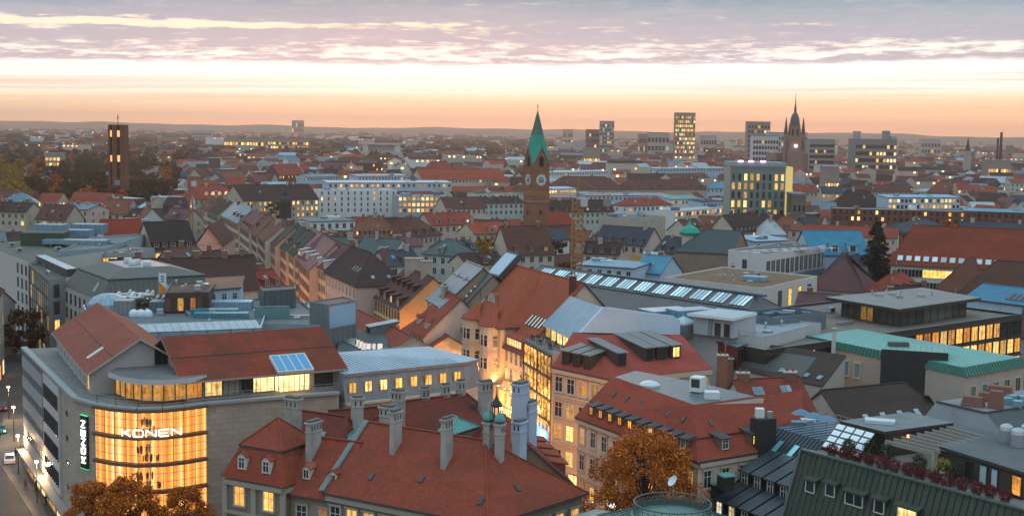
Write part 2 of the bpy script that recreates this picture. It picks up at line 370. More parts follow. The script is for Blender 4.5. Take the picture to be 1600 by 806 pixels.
def inst(name, me, root, pos, rotm=None, parent=None):
 """child of root (or sub-part of parent) placed at world pos with rotation matrix"""
 o = bpy.data.objects.new(name, me); COL.objects.link(o)
 M = Matrix.Translation(V(pos)) @ (rotm.to_4x4() if rotm is not None else Matrix.Identity(4))
 if parent is not None:
  o.parent = parent; o.matrix_basis = (WM[parent.name]).inverted() @ M
 else:
  o.parent = root; o.matrix_basis = Matrix.Translation(-ORG[root.name]) @ M
 WM[o.name] = M
 return o
WM = {}
def rotz(v):                                        # local -Y looks along the horizontal outward vector v
 return Matrix.Rotation(math.atan2(v.y, v.x)+PI/2, 3, 'Z')
CACHE = {}
def win_mesh(w, h, mp, mf, style='cross', ft=.09, surround=None, arch=False):
 key = ('win', round(w, 2), round(h, 2), mp.name, mf.name, style, ft, surround.name if surround else '', arch)
 if key in CACHE: return CACHE[key]
 b = MB(); y = -.03
 if arch:
  k = 8; top = [(w/2*math.cos(PI*i/k), h-w/2+w/2*math.sin(PI*i/k)) for i in range(k+1)]
  b.poly([V((-w/2, y, 0)), V((w/2, y, 0))]+[V((a, y, c)) for a, c in top], mp)
 else: b.poly([V((-w/2, y, 0)), V((w/2, y, 0)), V((w/2, y, h)), V((-w/2, y, h))], mp)
 f0, f1 = -.10, -.001
 b.box(-w/2-ft, w/2+ft, f0-.05, f1, -ft, 0, mf)
 b.box(-w/2-ft, -w/2, f0, f1, 0, h-(w/2 if arch else 0), mf); b.box(w/2, w/2+ft, f0, f1, 0, h-(w/2 if arch else 0), mf)
 if not arch: b.box(-w/2-ft, w/2+ft, f0, f1, h, h+ft, mf)
 if style in ('cross', 'mid'): b.box(-ft*.4, ft*.4, -.07, -.031, 0, h, mf)
 if style in ('cross', 'bar'): b.box(-w/2, w/2, -.069, -.031, h*.66-ft*.4, h*.66+ft*.4, mf)
 if style == 'tri':
  for q in (-w/6, w/6): b.box(q-ft*.4, q+ft*.4, -.07, -.031, 0, h, mf)
 if style == 'grid':
  n = max(2, round(w/1.1))
  for i in range(1, n): b.box(-w/2+w*i/n-.035, -w/2+w*i/n+.035, -.07, -.031, 0, h, mf)
  for q in (.5,): b.box(-w/2, w/2, -.069, -.031, h*q-.03, h*q+.03, mf)
 if surround:
  s2 = ft+.16
  b.box(-w/2-s2-.06, w/2+s2+.06, -.20, -.002, h+ft, h+ft+.22, surround); b.box(-w/2-s2, w/2+s2, -.2, -.002, -ft-.16, -ft, surround)
  b.box(-w/2-s2, -w/2-ft, -.09, -.002, -ft, h+ft, surround); b.box(w/2+ft, w/2+s2, -.09, -.002, -ft, h+ft, surround)
 CACHE[key] = b.mesh('window'); return CACHE[key]
def pane_and_frame(w, h, mp, mf, style, surround):
 """two meshes: pane with its recess, frame with bars and surround"""
 key = ('pf', round(w, 2), round(h, 2), mp.name, mf.name, style, surround.name if surround else '')
 if key in CACHE: return CACHE[key]
 p = MB(); p.poly([V((-w/2, -.03, 0)), V((w/2, -.03, 0)), V((w/2, -.03, h)), V((-w/2, -.03, h))], mp)
 fm = win_mesh(w, h, mp, mf, style, .09, surround)
 src = None
 b = MB(); ft = .09; f0, f1 = -.11, -.001
 b.box(-w/2-ft, w/2+ft, f0-.05, f1, -ft, 0, mf); b.box(-w/2-ft, -w/2, f0, f1, 0, h, mf); b.box(w/2, w/2+ft, f0, f1, 0, h, mf); b.box(-w/2-ft, w/2+ft, f0, f1, h, h+ft, mf)
 if style in ('cross', 'mid', 'grid4'): b.box(-.04, .04, -.075, -.031, 0, h, mf)
 if style in ('cross', 'bar'): b.box(-w/2, w/2, -.074, -.031, h*.66-.035, h*.66+.035, mf)
 if style == 'grid4':
  for q in (.33, .66): b.box(-w/2, w/2, -.074, -.031, h*q-.03, h*q+.03, mf)
 if surround:
  s2 = ft+.18
  b.box(-w/2-s2-.08, w/2+s2+.08, -.26, -.002, h+ft, h+ft+.24, surround); b.box(-w/2-s2, w/2+s2, -.22, -.002, -ft-.18, -ft, surround)
  b.box(-w/2-s2, -w/2-ft, -.10, -.002, -ft, h+ft, surround); b.box(w/2+ft, w/2+s2, -.10, -.002, -ft, h+ft, surround)
 CACHE[key] = (p.mesh('window'), b.mesh('frame')); return CACHE[key]
LITS = {}
def pane(lit, kinds=('warm', 'yellow', 'pale'), s=1.5):
 if rnd.random() < lit: return lit_mat(rnd.choice(kinds), round(s*rnd.choice((.4, .65, .9, 1.15)), 2))
 return GLASS
def add_window(root, pos, out, w, h, mp, mf=None, style='cross', surround=None, split=False, parent=None, name='window'):
 mf = mf or FRAME_W; R3 = rotz(out)
 if split:
  pm, fm = pane_and_frame(w, h, mp, mf, style, surround)
  o = inst(name, pm, root, pos, R3, parent)
  if parent is None: inst('frame', fm, root, pos, R3, o)
  else:
   o.data = win_mesh(w, h, mp, mf, style, .09, surround)
  return o
 return inst(name, win_mesh(w, h, mp, mf, style, .09, surround), root, pos, R3, parent)
class Plane:                                        # a roof slope: A, B along the eave, C, D the upper corners above B, A
 def __init__(s, A, B, C, D):
  s.A, s.B, s.C, s.D = V(A), V(B), V(C), V(D)
  s.x = (s.B-s.A).normalized(); n = s.x.cross(((s.D+s.C)/2-(s.A+s.B)/2)); s.n = n.normalized()
  if s.n.z < 0: s.n = -s.n
  s.up = s.n.cross(s.x);
  if s.up.z < 0: s.up = -s.up
  s.out = V((-s.up.x, -s.up.y, 0)); s.out = s.out.normalized() if s.out.length > 1e-5 else V((0, -1, 0))
  s.tan = s.up.z/max(1e-4, math.hypot(s.up.x, s.up.y))
  s.len = (s.B-s.A).length; s.h = abs(((s.D+s.C)/2-(s.A+s.B)/2).dot(s.up))
 def at(s, u, t):
  a = s.A.lerp(s.B, u); b = s.D.lerp(s.C, u); return a.lerp(b, t)
 def rect(s, u, t): return s.A + (s.B-s.A)*u + s.up*(t*s.h)   # straight up the slope
 def R(s): return Matrix((s.x, s.up, s.n)).transposed()
def dormer_mesh(w, h, tan, kind, mw, mr, tr=None):
 key = ('dorm', w, h, round(tan, 2), kind, tr, mw.name, mr.name)
 if key in CACHE: return CACHE[key]
 b = MB(); hw = w/2; e = .3
 if kind == 'shed':
  tr = tr if tr is not None else min(.15, tan*.35); d = h/max(.1, tan-tr)
  b.poly([(-hw, 0, -e), (hw, 0, -e), (hw, 0, h), (-hw, 0, h)], mw)
  b.poly([(hw, 0, -e), (hw, d, d*tan-e), (hw, d, d*tan), (hw, 0, h)], mw); b.poly([(-hw, d, d*tan-e), (-hw, 0, -e), (-hw, 0, h), (-hw, d, d*tan)], mw)
  o = .22
  B0 = [V((-hw-o, -.3, h-.3*tr)), V((hw+o, -.3, h-.3*tr)), V((hw+o, d+.1, h+(d+.1)*tr)), V((-hw-o, d+.1, h+(d+.1)*tr))]
  b.hexa(B0, [p+V((0, 0, .16)) for p in B0], mr)
 elif kind == 'gable':
  g = hw*.75; d = (h+g)/tan; d0 = h/tan
  b.poly([(-hw, 0, -e), (hw, 0, -e), (hw, 0, h), (0, 0, h+g), (-hw, 0, h)], mw)
  b.poly([(hw, 0, -e), (hw, d0, h-e), (hw, d0, h), (hw, 0, h)], mw); b.poly([(-hw, d0, h-e), (-hw, 0, -e), (-hw, 0, h), (-hw, d0, h)], mw)
  for sg in (1, -1):
   q = [V((sg*(hw+.15), -.2, h-.1)), V((sg*(hw+.15), d0, h-.1)), V((0, d, h+g)), V((0, -.2, h+g))]
   q2 = [p+V((0, 0, .14)) for p in q]
   if sg < 0: q = q[::-1]; q2 = q2[::-1]
   b.poly(q2, mr); b.poly(q[::-1], mr)
   for i in range(4): j = (i+1) % 4; b.poly([q[i], q[j], q2[j], q2[i]], mr)
 CACHE[key] = b.mesh('dormer'); return CACHE[key]
def add_dormer(root, pl, u, t, w, h, kind='shed', mw=None, mr=None, mp=None, mf=None, wstyle='mid', pos=None, ww=None, wh=None, nwin=1, tr=None):
 mw = mw or plain_mat(DBROWN, .8, 'dormer_cladding'); mr = mr or seam_mat(METALD)
 p = pos or pl.rect(u, t)
 d = inst('dormer', dormer_mesh(w, h, pl.tan, kind, mw, mr, tr), root, p, rotz(pl.out))
 ww = ww or (w*.66/nwin); wh = wh or h*.74
 xa = V((-pl.out.y, pl.out.x, 0))
 for i in range(nwin):
  off = (i-(nwin-1)/2)*(w*.92/nwin)
  add_window(root, p+V((0, 0, h*.12))+xa*off+pl.out*.003, pl.out, ww, wh, mp or GLASS, mf, wstyle, parent=d)
 return d
def skylight_mesh(w, l, mg, mf):
 key = ('sky', w, l, mg.name, mf.name)
 if key in CACHE: return CACHE[key]
 b = MB(); b.box(-w/2, w/2, -l/2, l/2, .0, .14, mf); b.poly([(-w/2+.08, -l/2+.08, .145), (w/2-.08, -l/2+.08, .145), (w/2-.08, l/2-.08, .145), (-w/2+.08, l/2-.08, .145)], mg)
 CACHE[key] = b.mesh('skylight'); return CACHE[key]
SKYG = glass_mat((.10, .16, .20), .06, 'skylight_glass')
def add_skylight(root, pl, u, t, w=.9, l=1.3, mg=None, mf=None):
 return inst('skylight', skylight_mesh(w, l, mg or SKYG, mf or FRAME_G), root, pl.rect(u, t), pl.R())
def chimney_mesh(w, d, h, mw, style='plain'):
 key = ('chim', w, d, h, mw.name, style)
 if key in CACHE: return CACHE[key]
 b = MB(); b.box(-w/2, w/2, -d/2, d/2, -2.2, h, mw)
 if style == 'plain':
  b.box(-w/2-.12, w/2+.12, -d/2-.12, d/2+.12, h, h+.18, TRIM)
  n = max(1, int(w/.6))
  for i in range(n):
   x = -w/2+w*(i+.5)/n; b.tube((x, 0, h+.18), (x, 0, h+.62), .14, .11, plain_mat((.16, .07, .05), .8, 'clay_pot'), 6)
 elif style == 'vent':                            # tall slab with arched vents under a cap
  b.box(-w/2-.08, w/2+.08, -d/2-.08, d/2+.08, h-1.0, h-.86, mw); b.box(-w/2-.15, w/2+.15, -d/2-.15, d/2+.15, h, h+.2, mw)
  b.box(-w/2+.05, w/2-.05, -d/2+.05, d/2-.05, h+.2, h+.45, plain_mat((.12, .11, .10), .9, 'sooty_cap'))
  n = max(2, int(w/.5)); dk = plain_mat((.015, .014, .013), .9, 'vent_hole')
  for i in range(n):
   x = -w/2+w*(i+.5)/n
   for y in (-d/2-.004, d/2+.004):
    q = [(x-.09, y, h-.75), (x+.09, y, h-.75), (x+.09, y, h-.25), (x, y, h-.13), (x-.09, y, h-.25)]
    b.poly(q if y < 0 else q[::-1], dk)
 CACHE[key] = b.mesh('chimney'); return CACHE[key]
def add_chimney(root, p, w=1.0, d=.7, h=1.8, mw=None, style='plain', ang=0, name='chimney'):
 if rnd.random() < .3 and p[1] < 420:
  if 'aerial' not in CACHE:
   a = MB(); a.bar((0, 0, 0), (0, 0, 2.4), .06, STEEL)
   for z_, l_ in ((1.6, .5), (1.9, .7), (2.2, .45)): a.bar((-l_, 0, z_), (l_, 0, z_), .045, STEEL)
   CACHE['aerial'] = a.mesh('aerial')
  inst('aerial', CACHE['aerial'], root, V(p)+V((w*.3, 0, h)), Matrix.Rotation(ang+1, 3, 'Z'))
 return inst(name, chimney_mesh(w, d, h, mw or wall_mat((.24, .12, .09), .5, 'chimney_brick'), style), root, p, Matrix.Rotation(ang, 3, 'Z'))
# ------------------------------------------------------------------ houses
def Q(e1, e2, ze, depth):                            # footprint from the two visible eave ends
 A = P(*e1, ze) if len(e1) == 2 else V(e1); B = P(*e2, ze) if len(e2) == 2 else V(e2)
 d = (B-A); d.z = 0; n = V((-d.y, d.x, 0)).normalized();
 if n.y < 0 and depth > 0: pass
 return [A, B, B+n*depth, A+n*depth]
FOOT = []
class House: pass
def slab(b, pts, th, m, me=None):                    # roof slope with thickness
 pts = [V(p) for p in pts]; dn = [p-V((0, 0, th)) for p in pts]
 b.poly(pts, m); b.poly(dn[::-1], me or m)
 for i in range(len(pts)):
  j = (i+1) % len(pts); b.poly([dn[i], dn[j], pts[j], pts[i]], me or m)
def house(name, label, q, ze, zr, roof='gable', hip=(0, 0), rm=None, wm=None, oh=.45, z0=0.0, group=None, cat='building', rf=.5, mans=None, plat=None, th=.28, par=.6, em=None):
 """q = four XY corners (front left, front right, back right, back left) seen from above counter-clockwise; the ridge runs along the front"""
 A, B, C, Dd = [V((p[0], p[1], 0)) for p in q]
 ctr = (A+B+C+Dd)/4
 root = thing(name, label, cat, (ctr.x, ctr.y, z0), group)
 H = House(); H.root = root; H.q = [A, B, C, Dd]; H.ze = ze; H.zr = zr; H.z0 = z0; H.pl = {}
 FOOT.append(([A, B, C, Dd], max(ze, zr)))
 wm = wm or wall_mat(CREAM); rm = rm or tile_mat(RED)
 Z = lambda p, z: V((p.x, p.y, z))
 w = MB(); r = MB(); em = em or GUTTER
 if roof == 'flat':
  w.prism([A, B, C, Dd], z0, ze, wm, top=False)
  ins = .3; cc = [p+(ctr-p).normalized()*ins*1.4 for p in (A, B, C, Dd)]
  r.poly([Z(p, ze-par) for p in cc], rm)
  for i in range(4):
   j = (i+1) % 4; a, bb, ca, cb = (A, B, C, Dd)[i], (A, B, C, Dd)[j], cc[i], cc[j]
   w.poly([Z(a, ze), Z(bb, ze), Z(cb, ze), Z(ca, ze)], em); w.poly([Z(cb, ze-par), Z(ca, ze-par), Z(ca, ze), Z(cb, ze)], wm)
  H.pl['top'] = Plane(Z(A, ze-par), Z(B, ze-par), Z(C, ze-par), Z(Dd, ze-par))
 elif roof == 'mono':                              # ze at the front, zr at the back
  w.poly([Z(A, z0), Z(B, z0), Z(B, ze), Z(A, ze)], wm); w.poly([Z(B, z0), Z(C, z0), Z(C, zr), Z(B, ze)], wm); w.poly([Z(C, z0), Z(Dd, z0), Z(Dd, zr), Z(C, zr)], wm); w.poly([Z(Dd, z0), Z(A, z0), Z(A, ze), Z(Dd, zr)], wm)
  x = (B-A).normalized()*oh; n = (Dd-A).normalized()*oh; sl = (zr-ze)/(Dd-A).length
  pts = [Z(A-x-n, ze-oh*sl+th), Z(B+x-n, ze-oh*sl+th), Z(C+x+n, zr+oh*sl+th), Z(Dd-x+n, zr+oh*sl+th)]
  slab(r, pts, th-.01, rm, em); H.pl['front'] = Plane(*pts)
 else:
  qa, qb, qc, qd = A, B, C, Dd; z1 = ze
  if mans:                                      # steep lower slope up to (inset, z)
   ins, zm = mans
   x = (B-A).normalized(); n = (Dd-A).normalized(); xl = ins if hip[0] else 0; xr = ins if hip[1] else 0
   qa, qb, qc, qd = A+x*xl+n*ins, B-x*xr+n*ins, C-x*xr-n*ins, Dd+x*xl-n*ins
   up = [Z(p, zm) for p in (qa, qb, qc, qd)]; lo = [Z(p, ze) for p in (A, B, C, Dd)]
   ov = [lo[0]-n*oh*.6-(x*oh*.6 if hip[0] else V((0,0,0))), lo[1]-n*oh*.6+(x*oh*.6 if hip[1] else V((0,0,0))), lo[2]+n*oh*.6+(x*oh*.6 if hip[1] else V((0,0,0))), lo[3]+n*oh*.6-(x*oh*.6 if hip[0] else V((0,0,0)))]
   for i, k in enumerate(('lfront', 'lright', 'lback', 'lleft')):
    j = (i+1) % 4
    if (k == 'lright' and not hip[1]) or (k == 'lleft' and not hip[0]):
     w.poly([lo[i], lo[j], up[j], up[i]], wm)
    else:
     r.poly([ov[i], ov[j], up[j], up[i]], rm); H.pl[k] = Plane(ov[i], ov[j], up[j], up[i])
   r.poly(ov[::-1], em); z1 = zm
  w.prism([A, B, C, Dd], z0, ze, wm, top=False)
  x = (qb-qa).normalized(); n = (qd-qa).normalized(); Lx = (qb-qa).length
  mL, mR = qa.lerp(qd, rf), qb.lerp(qc, rf)
  R1, R2 = Z(mL+x*hip[0], zr), Z(mR-x*hip[1], zr)
  depth = (qd-qa).length; sf = (zr-z1)/max(.1, depth*rf); sb = (zr-z1)/max(.1, depth*(1-rf))
  ox = oh*.7
  ol = V((0, 0, 0)) if hip[0] else x*ox; orr = V((0, 0, 0)) if hip[1] else x*ox
  o2 = oh if not mans else .18
  E = [Z(qa-n*o2-ol, z1-o2*sf+th), Z(qb-n*o2+orr, z1-o2*sf+th), Z(qc+n*o2+orr, z1-o2*sb+th), Z(qd+n*o2-ol, z1-o2*sb+th)]
  if hip[0]: E[0] -= x*o2; E[3] -= x*o2
  if hip[1]: E[1] += x*o2; E[2] += x*o2
  R1t, R2t = R1+V((0, 0, th))-ol, R2+V((0, 0, th))+orr
  if plat:                                      # flat platform on top at height zr, width plat
   f1 = [R1t-n*plat/2, R2t-n*plat/2]; f2 = [R2t+n*plat/2, R1t+n*plat/2]
   r.poly([f1[0], f1[1], f2[0], f2[1]], seam_mat(METALD))
   fr = (E[0], E[1], f1[1], f1[0]); bk = (E[2], E[3], f2[1], f2[0]); H.pl['top'] = Plane(f1[0], f1[1], f2[0], f2[1])
   rt_ = (E[1], E[2], f2[0], f1[1]); lt = (E[3], E[0], f1[0], f2[1])
  else:
   fr = (E[0], E[1], R2t, R1t); bk = (E[2], E[3], R1t, R2t); rt_ = (E[1], E[2], R2t); lt = (E[3], E[0], R1t)
  slab(r, fr, th-.01, rm, em); slab(r, bk, th-.01, rm, em)
  H.pl['front'] = Plane(*fr); H.pl['back'] = Plane(*bk)
  if hip[1]: slab(r, rt_, th-.01, rm, em); H.pl['right'] = Plane(rt_[0], rt_[1], rt_[2], rt_[-1])
  else: w.poly([Z(qb, z1), Z(qc, z1), Z(mR, zr)], wm)
  if hip[0]: slab(r, lt, th-.01, rm, em); H.pl['left'] = Plane(lt[0], lt[1], lt[2], lt[-1])
  else: w.poly([Z(qd, z1), Z(qa, z1), Z(mL, zr)], wm)
  H.R1, H.R2 = R1t, R2t
  # ridge capping
  if not plat: r.bar(R1t+V((0, 0, .03)), R2t+V((0, 0, .03)), .3, rm, .16)
  for cap, (h0, e0) in (((hip[1]), (R2t, E[1])), ((hip[1]), (R2t, E[2])), ((hip[0]), (R1t, E[0])), ((hip[0]), (R1t, E[3]))):
   if cap and not plat: r.bar(h0+V((0, 0, .02)), e0+V((0, 0, .02)), .26, rm, .12)
 H.wall = w.build('wall', root); H.roof = r.build('roof', root)
 if roof == 'flat' and (B-A).length*(C-B).length > 120:
  for k in range(rnd.randint(4, 8)):
   p = A.lerp(B, rnd.uniform(.12, .88))+(Dd-A)*rnd.uniform(.12, .85); kd = rnd.choice(('vent', 'box', 'duct', 'vent', 'hatch'))
   if ('clut', kd) not in CACHE:
    m_ = MB()
    if kd == 'vent': m_.tube((0, 0, 0), (0, 0, .9), .16, .16, STEEL, 8); m_.lathe((0, 0, .9), [(.3, 0), (.22, .2), (0, .3)], STEEL, 8)
    if kd == 'box': m_.box(-.8, .8, -.55, .55, .1, 1.1, plain_mat((.34, .36, .37), .5, 'plant_paint')); m_.box(-.5, .5, -.56, -.551, .3, .9, BLACKM)
    if kd == 'duct': m_.box(-2.4, 2.4, -.25, .25, .2, .65, STEEL); m_.box(-2.4, -1.9, -.25, .25, 0, .2, STEEL); m_.box(1.9, 2.4, -.25, .25, 0, .2, STEEL)
    if kd == 'hatch': m_.box(-.7, .7, -.7, .7, 0, .35, FRAME_G); m_.box(-.6, .6, -.6, .6, .35, .42, glass_mat((.3, .36, .4), .1, 'hatch_glass'))
    CACHE[('clut', kd)] = m_.mesh({'vent': 'roof_vent', 'box': 'fan_box', 'duct': 'air_duct', 'hatch': 'roof_hatch'}[kd])
   inst(CACHE[('clut', kd)].name.split('.')[0], CACHE[('clut', kd)], root, V((p.x, p.y, ze-par)), Matrix.Rotation(math.atan2((B-A).y, (B-A).x)+rnd.choice((0, PI/2)), 3, 'Z'))
 H.sides = {'front': (A, B), 'right': (B, C), 'back': (C, Dd), 'left': (Dd, A)}
 return H
def outn(a, b):
 d = (b-a); return V((d.y, -d.x, 0)).normalized()
def faces_cam(a, b, lim=.12):
 m = (a+b)/2; o = outn(a, b); return o.dot(V((-m.x, -m.y, 0)).normalized()) > lim
def win_row(H, side, z, n=None, w=1.1, h=1.8, lit=.2, sp=2.6, mf=None, style='cross', surround=None, split=False, u0=.0, u1=1.0, kinds=('warm', 'yellow'), s=1.5, mp=None, pad=.9, skip=(), name='window'):
 a, b = H.sides[side] if isinstance(side, (str, int)) else side
 a, b = V((a.x, a.y, 0)), V((b.x, b.y, 0)); a, b = a.lerp(b, u0), a.lerp(b, u1)
 Ln = (b-a).length; o = outn(a, b)
 n = n if n else max(1, int((Ln-pad)/sp))
 for i in range(n):
  if i in skip: continue
  p = a.lerp(b, (i+.5)/n)
  add_window(H.root, V((p.x, p.y, z)), o, w, h, mp or pane(lit, kinds, s), mf, style, surround, split, name=name)
def string_course(H, side, z, m=None, h=.3, d=.18, name='cornice', ext=.0):
 a, b = H.sides[side] if isinstance(side, (str, int)) else side
 o = outn(a, b); x = (b-a).normalized(); b_ = MB()
 A, B = V((a.x, a.y, z))-x*ext, V((b.x, b.y, z))+x*ext
 bot = [A+o*d, B+o*d, B+o*.002, A+o*.002]
 b_.hexa(bot, [p+V((0, 0, h)) for p in bot], m or TRIM); return b_.build(name, H.root)
# ================================================================== GROUND
def ground():
 m, nt, b = newmat('asphalt'); wp = worldpos(nt)
 col = mixc(nt, ramp(nt, noise(nt, wp, .05, 5, .6), [(.4, (0, 0, 0)), (.6, (1, 1, 1))]), (.050, .047, .047), (.085, .075, .068))
 col = mixc(nt, M_(nt, 'MULTIPLY', noise(nt, wp, 1.5, 4, .6), .5), col, (.10, .09, .085))
 L(nt, col, b.inputs['Base Color']); b.inputs['Roughness'].default_value = .85
 g = MB(); S = 14500
 g.poly([(-S*.62, -60, 0), (S*.62, -60, 0), (S*.62, S, 0), (-S*.62, S, 0)], m)
 kindm(g.build('ground'), 'structure')
ground()
def strip(name, pts, w, z, m):                       # flat strip along a polyline
 b = MB(); pts = [V((p[0], p[1], z)) for p in pts]
 for a, c in zip(pts, pts[1:]):
  d = (c-a).normalized(); n = V((-d.y, d.x, 0))*w/2
  b.poly([a-n, c-n, c+n, a+n][::-1], m)
 return b.build(name)
ROADM = flat_mat((.055, .055, .058), .7, 'road_asphalt', 0, .35)
PAVE = flat_mat((.17, .15, .13), .85, 'paving', 0, .4)
LINEM = plain_mat((.62, .60, .56), .7, 'road_paint')
o = MB(); o.poly([(-150, 330, .004), (-112, 236, .004), (-82, 180, .004), (-84, 140, .004), (-60, 140, .004), (-62, 172, .004), (-86, 215, .004), (-98, 250, .004), (-140, 330, .004)][::-1], ROADM); kindm(o.build('road'), 'structure')
o = MB(); o.prism([(-61.7, 172), (-85.6, 215), (-96, 245), (-92, 245), (-80, 211), (-58, 168), (-40, 150), (-56, 140), (-61, 150)][::-1], 0, .12, PAVE); kindm(o.build('pavement'), 'structure')
o = MB(); o.prism([(-20, 172), (-2, 186), (3, 222), (-10, 262), (-26, 300), (-20, 300), (-4, 262), (10, 222), (12, 190), (6, 160)], 0, .05, PAVE); kindm(o.build('paved_street'), 'structure')
b = MB()
for i in range(9):
 p = V((-74.5-i*2.6, 182+i*6.3, 0)); d = V((-.38, .92, 0)); n = V((-d.y, d.x, 0))*.08
 b.poly([V((*(p-n).xy, .008)), V((*(p+n).xy, .008)), V((*(p+n+d*2.6).xy, .008)), V((*(p-n+d*2.6).xy, .008))], LINEM)
b.poly([(-76, 140, .008), (-75.7, 140, .008), (-73.9, 182, .008), (-74.2, 182, .008)], LINEM)
kindm(b.build('road_markings'), 'structure')
# ================================================================== DEPARTMENT STORE
STONE = stone_mat((.40, .325, .265)); STONE2 = stone_mat((.44, .385, .335))
def store():
 root = thing('department_store', 'corner department store with bowed glowing glass front, red roofs and an upright lit name sign', 'department store', (-48, 185, 0))
 bow = [V((-57, 169.7, 0)), V((-53.4, 166.4, 0)), V((-50.4, 164.7, 0)), V((-47.2, 163.8, 0)), V((-44.2, 164.4, 0)), V((-41.9, 165.8, 0)), V((-39.5, 167.9, 0)), V((-23.3, 176.3, 0))]
 l = V((-.48, .876, 0)); far = bow[0]+l*44
 q = bow+[V((-28, 193, 0)), V((-58, 215, 0)), far]
 w = MB(); w.prism(q, 0, 20, STONE, flat_mat((.22, .215, .205), .9, 'terrace_paving'))
 w.build('wall', root)
 # parapet and terrace ledge along the front
 m = plain_mat((.30, .30, .29), .7, 'ledge'); b = MB()
 full = [far]+bow
 for a, c in zip(full, full[1:]):
  o = outn(a, c); A, B = a+o*.5, c+o*.5
  b.hexa([V((*p.xy, 20.004)) for p in (A, B, c-o*.4, a-o*.4)], [V((*p.xy, 20.35)) for p in (A, B, c-o*.4, a-o*.4)], m)
 b.build('cornice', root)
 b = MB()
 ins = [p-outn(bow[max(0, i-1)], bow[min(len(bow)-1, i+1)])*.25 for i, p in enumerate(bow)]
 for a, c in zip(ins, ins[1:]):
  n = max(1, int((c-a).length/1.6))
  for i in range(n+1): p = a.lerp(c, i/n); b.bar((*p.xy, 20.35), (*p.xy, 21.4), .05, STEEL)
  for z in (20.7, 21.05, 21.42): b.bar((*a.xy, z), (*c.xy, z), .05, STEEL)
 b.build('railing', root)
 # glowing display floors
 m, nt, bs = newmat('shop_window_glow')
 tc = N(nt, 'TexCoord'); s = N(nt, 'SeparateXYZ'); L(nt, tc.outputs['UV'], s.inputs[0]); wp = worldpos(nt)
 cell = M_(nt, 'MULTIPLY', s.outputs[0], .85); fr = M_(nt, 'ABSOLUTE', M_(nt, 'SUBTRACT', M_(nt, 'FRACT', cell), .5))
 vz = M_(nt, 'SUBTRACT', s.outputs[1], M_(nt, 'MULTIPLY', M_(nt, 'FLOOR', M_(nt, 'DIVIDE', M_(nt, 'SUBTRACT', s.outputs[1], 6.0), 3.5)), 3.5))
 wn = N(nt, 'TexWhiteNoise', noise_dimensions='1D'); L(nt, M_(nt, 'FLOOR', cell), wn.inputs['W'])
 hang = noise(nt, wp, .55, 5, .65)
 col = ramp(nt, M_(nt, 'ADD', M_(nt, 'MULTIPLY', wn.outputs[0], .5), M_(nt, 'MULTIPLY', hang, .5)), [(.2, (1, .27, .045)), (.5, (1, .38, .09)), (.75, (1, .52, .19))])
 cone = ramp(nt, fr, [(.0, (1, 1, 1)), (.16, (.4, .4, .4)), (.5, (.06, .06, .06))])
 vt = ramp(nt, M_(nt, 'DIVIDE', vz, 3.5), [(.0, (.95, .95, .95)), (.12, (.5, .5, .5)), (.55, (.42, .42, .42)), (.80, (.8, .8, .8)), (.9, (1, 1, 1))])
 goods = M_(nt, 'MULTIPLY', ramp(nt, noise(nt, wp, 1.5, 5, .65), [(.46, (0, 0, 0)), (.54, (1, 1, 1))]), M_(nt, 'MULTIPLY', M_(nt, 'GREATER_THAN', wn.outputs[0], .30), ramp(nt, M_(nt, 'DIVIDE', vz, 3.5), [(.12, (1, 1, 1)), (.7, (.8, .8, .8)), (.8, (0, 0, 0))])))
 st = M_(nt, 'MULTIPLY', M_(nt, 'ADD', M_(nt, 'MULTIPLY', cone, 1.1), .42), M_(nt, 'MULTIPLY', vt, 1.35))
 st = M_(nt, 'MULTIPLY', st, M_(nt, 'SUBTRACT', 1.0, M_(nt, 'MULTIPLY', goods, .82)))
 L(nt, col, bs.inputs['Emission Color']); L(nt, st, bs.inputs['Emission Strength']); bs.inputs['Base Color'].default_value = (.05, .03, .02, 1); bs.inputs['Roughness'].default_value = .1
 gl = bow[1:7]; rail = plain_mat((.17, .10, .06), .6, 'bronze_band', .3)
 offs = []
 for i, p in enumerate(gl):
  a, c = gl[max(0, i-1)], gl[min(len(gl)-1, i+1)]; offs.append(outn(a, c))
 for k in range(4):
  z0, z1 = 6.2+3.5*k, 9.2+3.5*k
  b = MB()
  for i in range(len(gl)-1):
   a, c = gl[i]+offs[i]*.06, gl[i+1]+offs[i+1]*.06
   b.poly([(*a.xy, z0), (*c.xy, z0), (*c.xy, z1), (*a.xy, z1)], m)
  o = b.build('display_window', root); fb = MB()
  for i in range(len(gl)-1):
   for t in (0, .5):
    p = (gl[i]+offs[i]*.10).lerp(gl[i+1]+offs[i+1]*.10, t); fb.bar((*p.xy, z0), (*p.xy, z1), .07, rail)
   a, c = gl[i]+offs[i]*.10, gl[i+1]+offs[i+1]*.10
   for f in (.3, .65): fb.bar((*a.xy, z0+f*3.15), (*c.xy, z0+f*3.15), .04, rail)
  f = fb.build('frame', root); f.parent = o; f.matrix_basis = Matrix.Identity(4)
  b = MB()
  for i in range(len(gl)-1):
   a, c = gl[i], gl[i+1]; A, B = a+offs[i]*.62, c+offs[i+1]*.62
   b.hexa([V((*p.xy, z1+.02)) for p in (A, B, c+offs[i+1]*.01, a+offs[i]*.01)], [V((*p.xy, z1+.42)) for p in (A, B, c+offs[i+1]*.01, a+offs[i]*.01)], rail)
  b.build('floor_band', root)
 # racks of clothes and figures behind the glass
 pts = [p+o*.085 for p, o in zip(gl, offs)]; cum = [0]
 for a, c in zip(pts, pts[1:]): cum.append(cum[-1]+(c-a).length)
 def bowp(d):
  for i in range(len(pts)-1):
   if d <= cum[i+1]: return pts[i].lerp(pts[i+1], (d-cum[i])/(cum[i+1]-cum[i])), outn(pts[i], pts[i+1])
  return pts[-1], offs[-1]
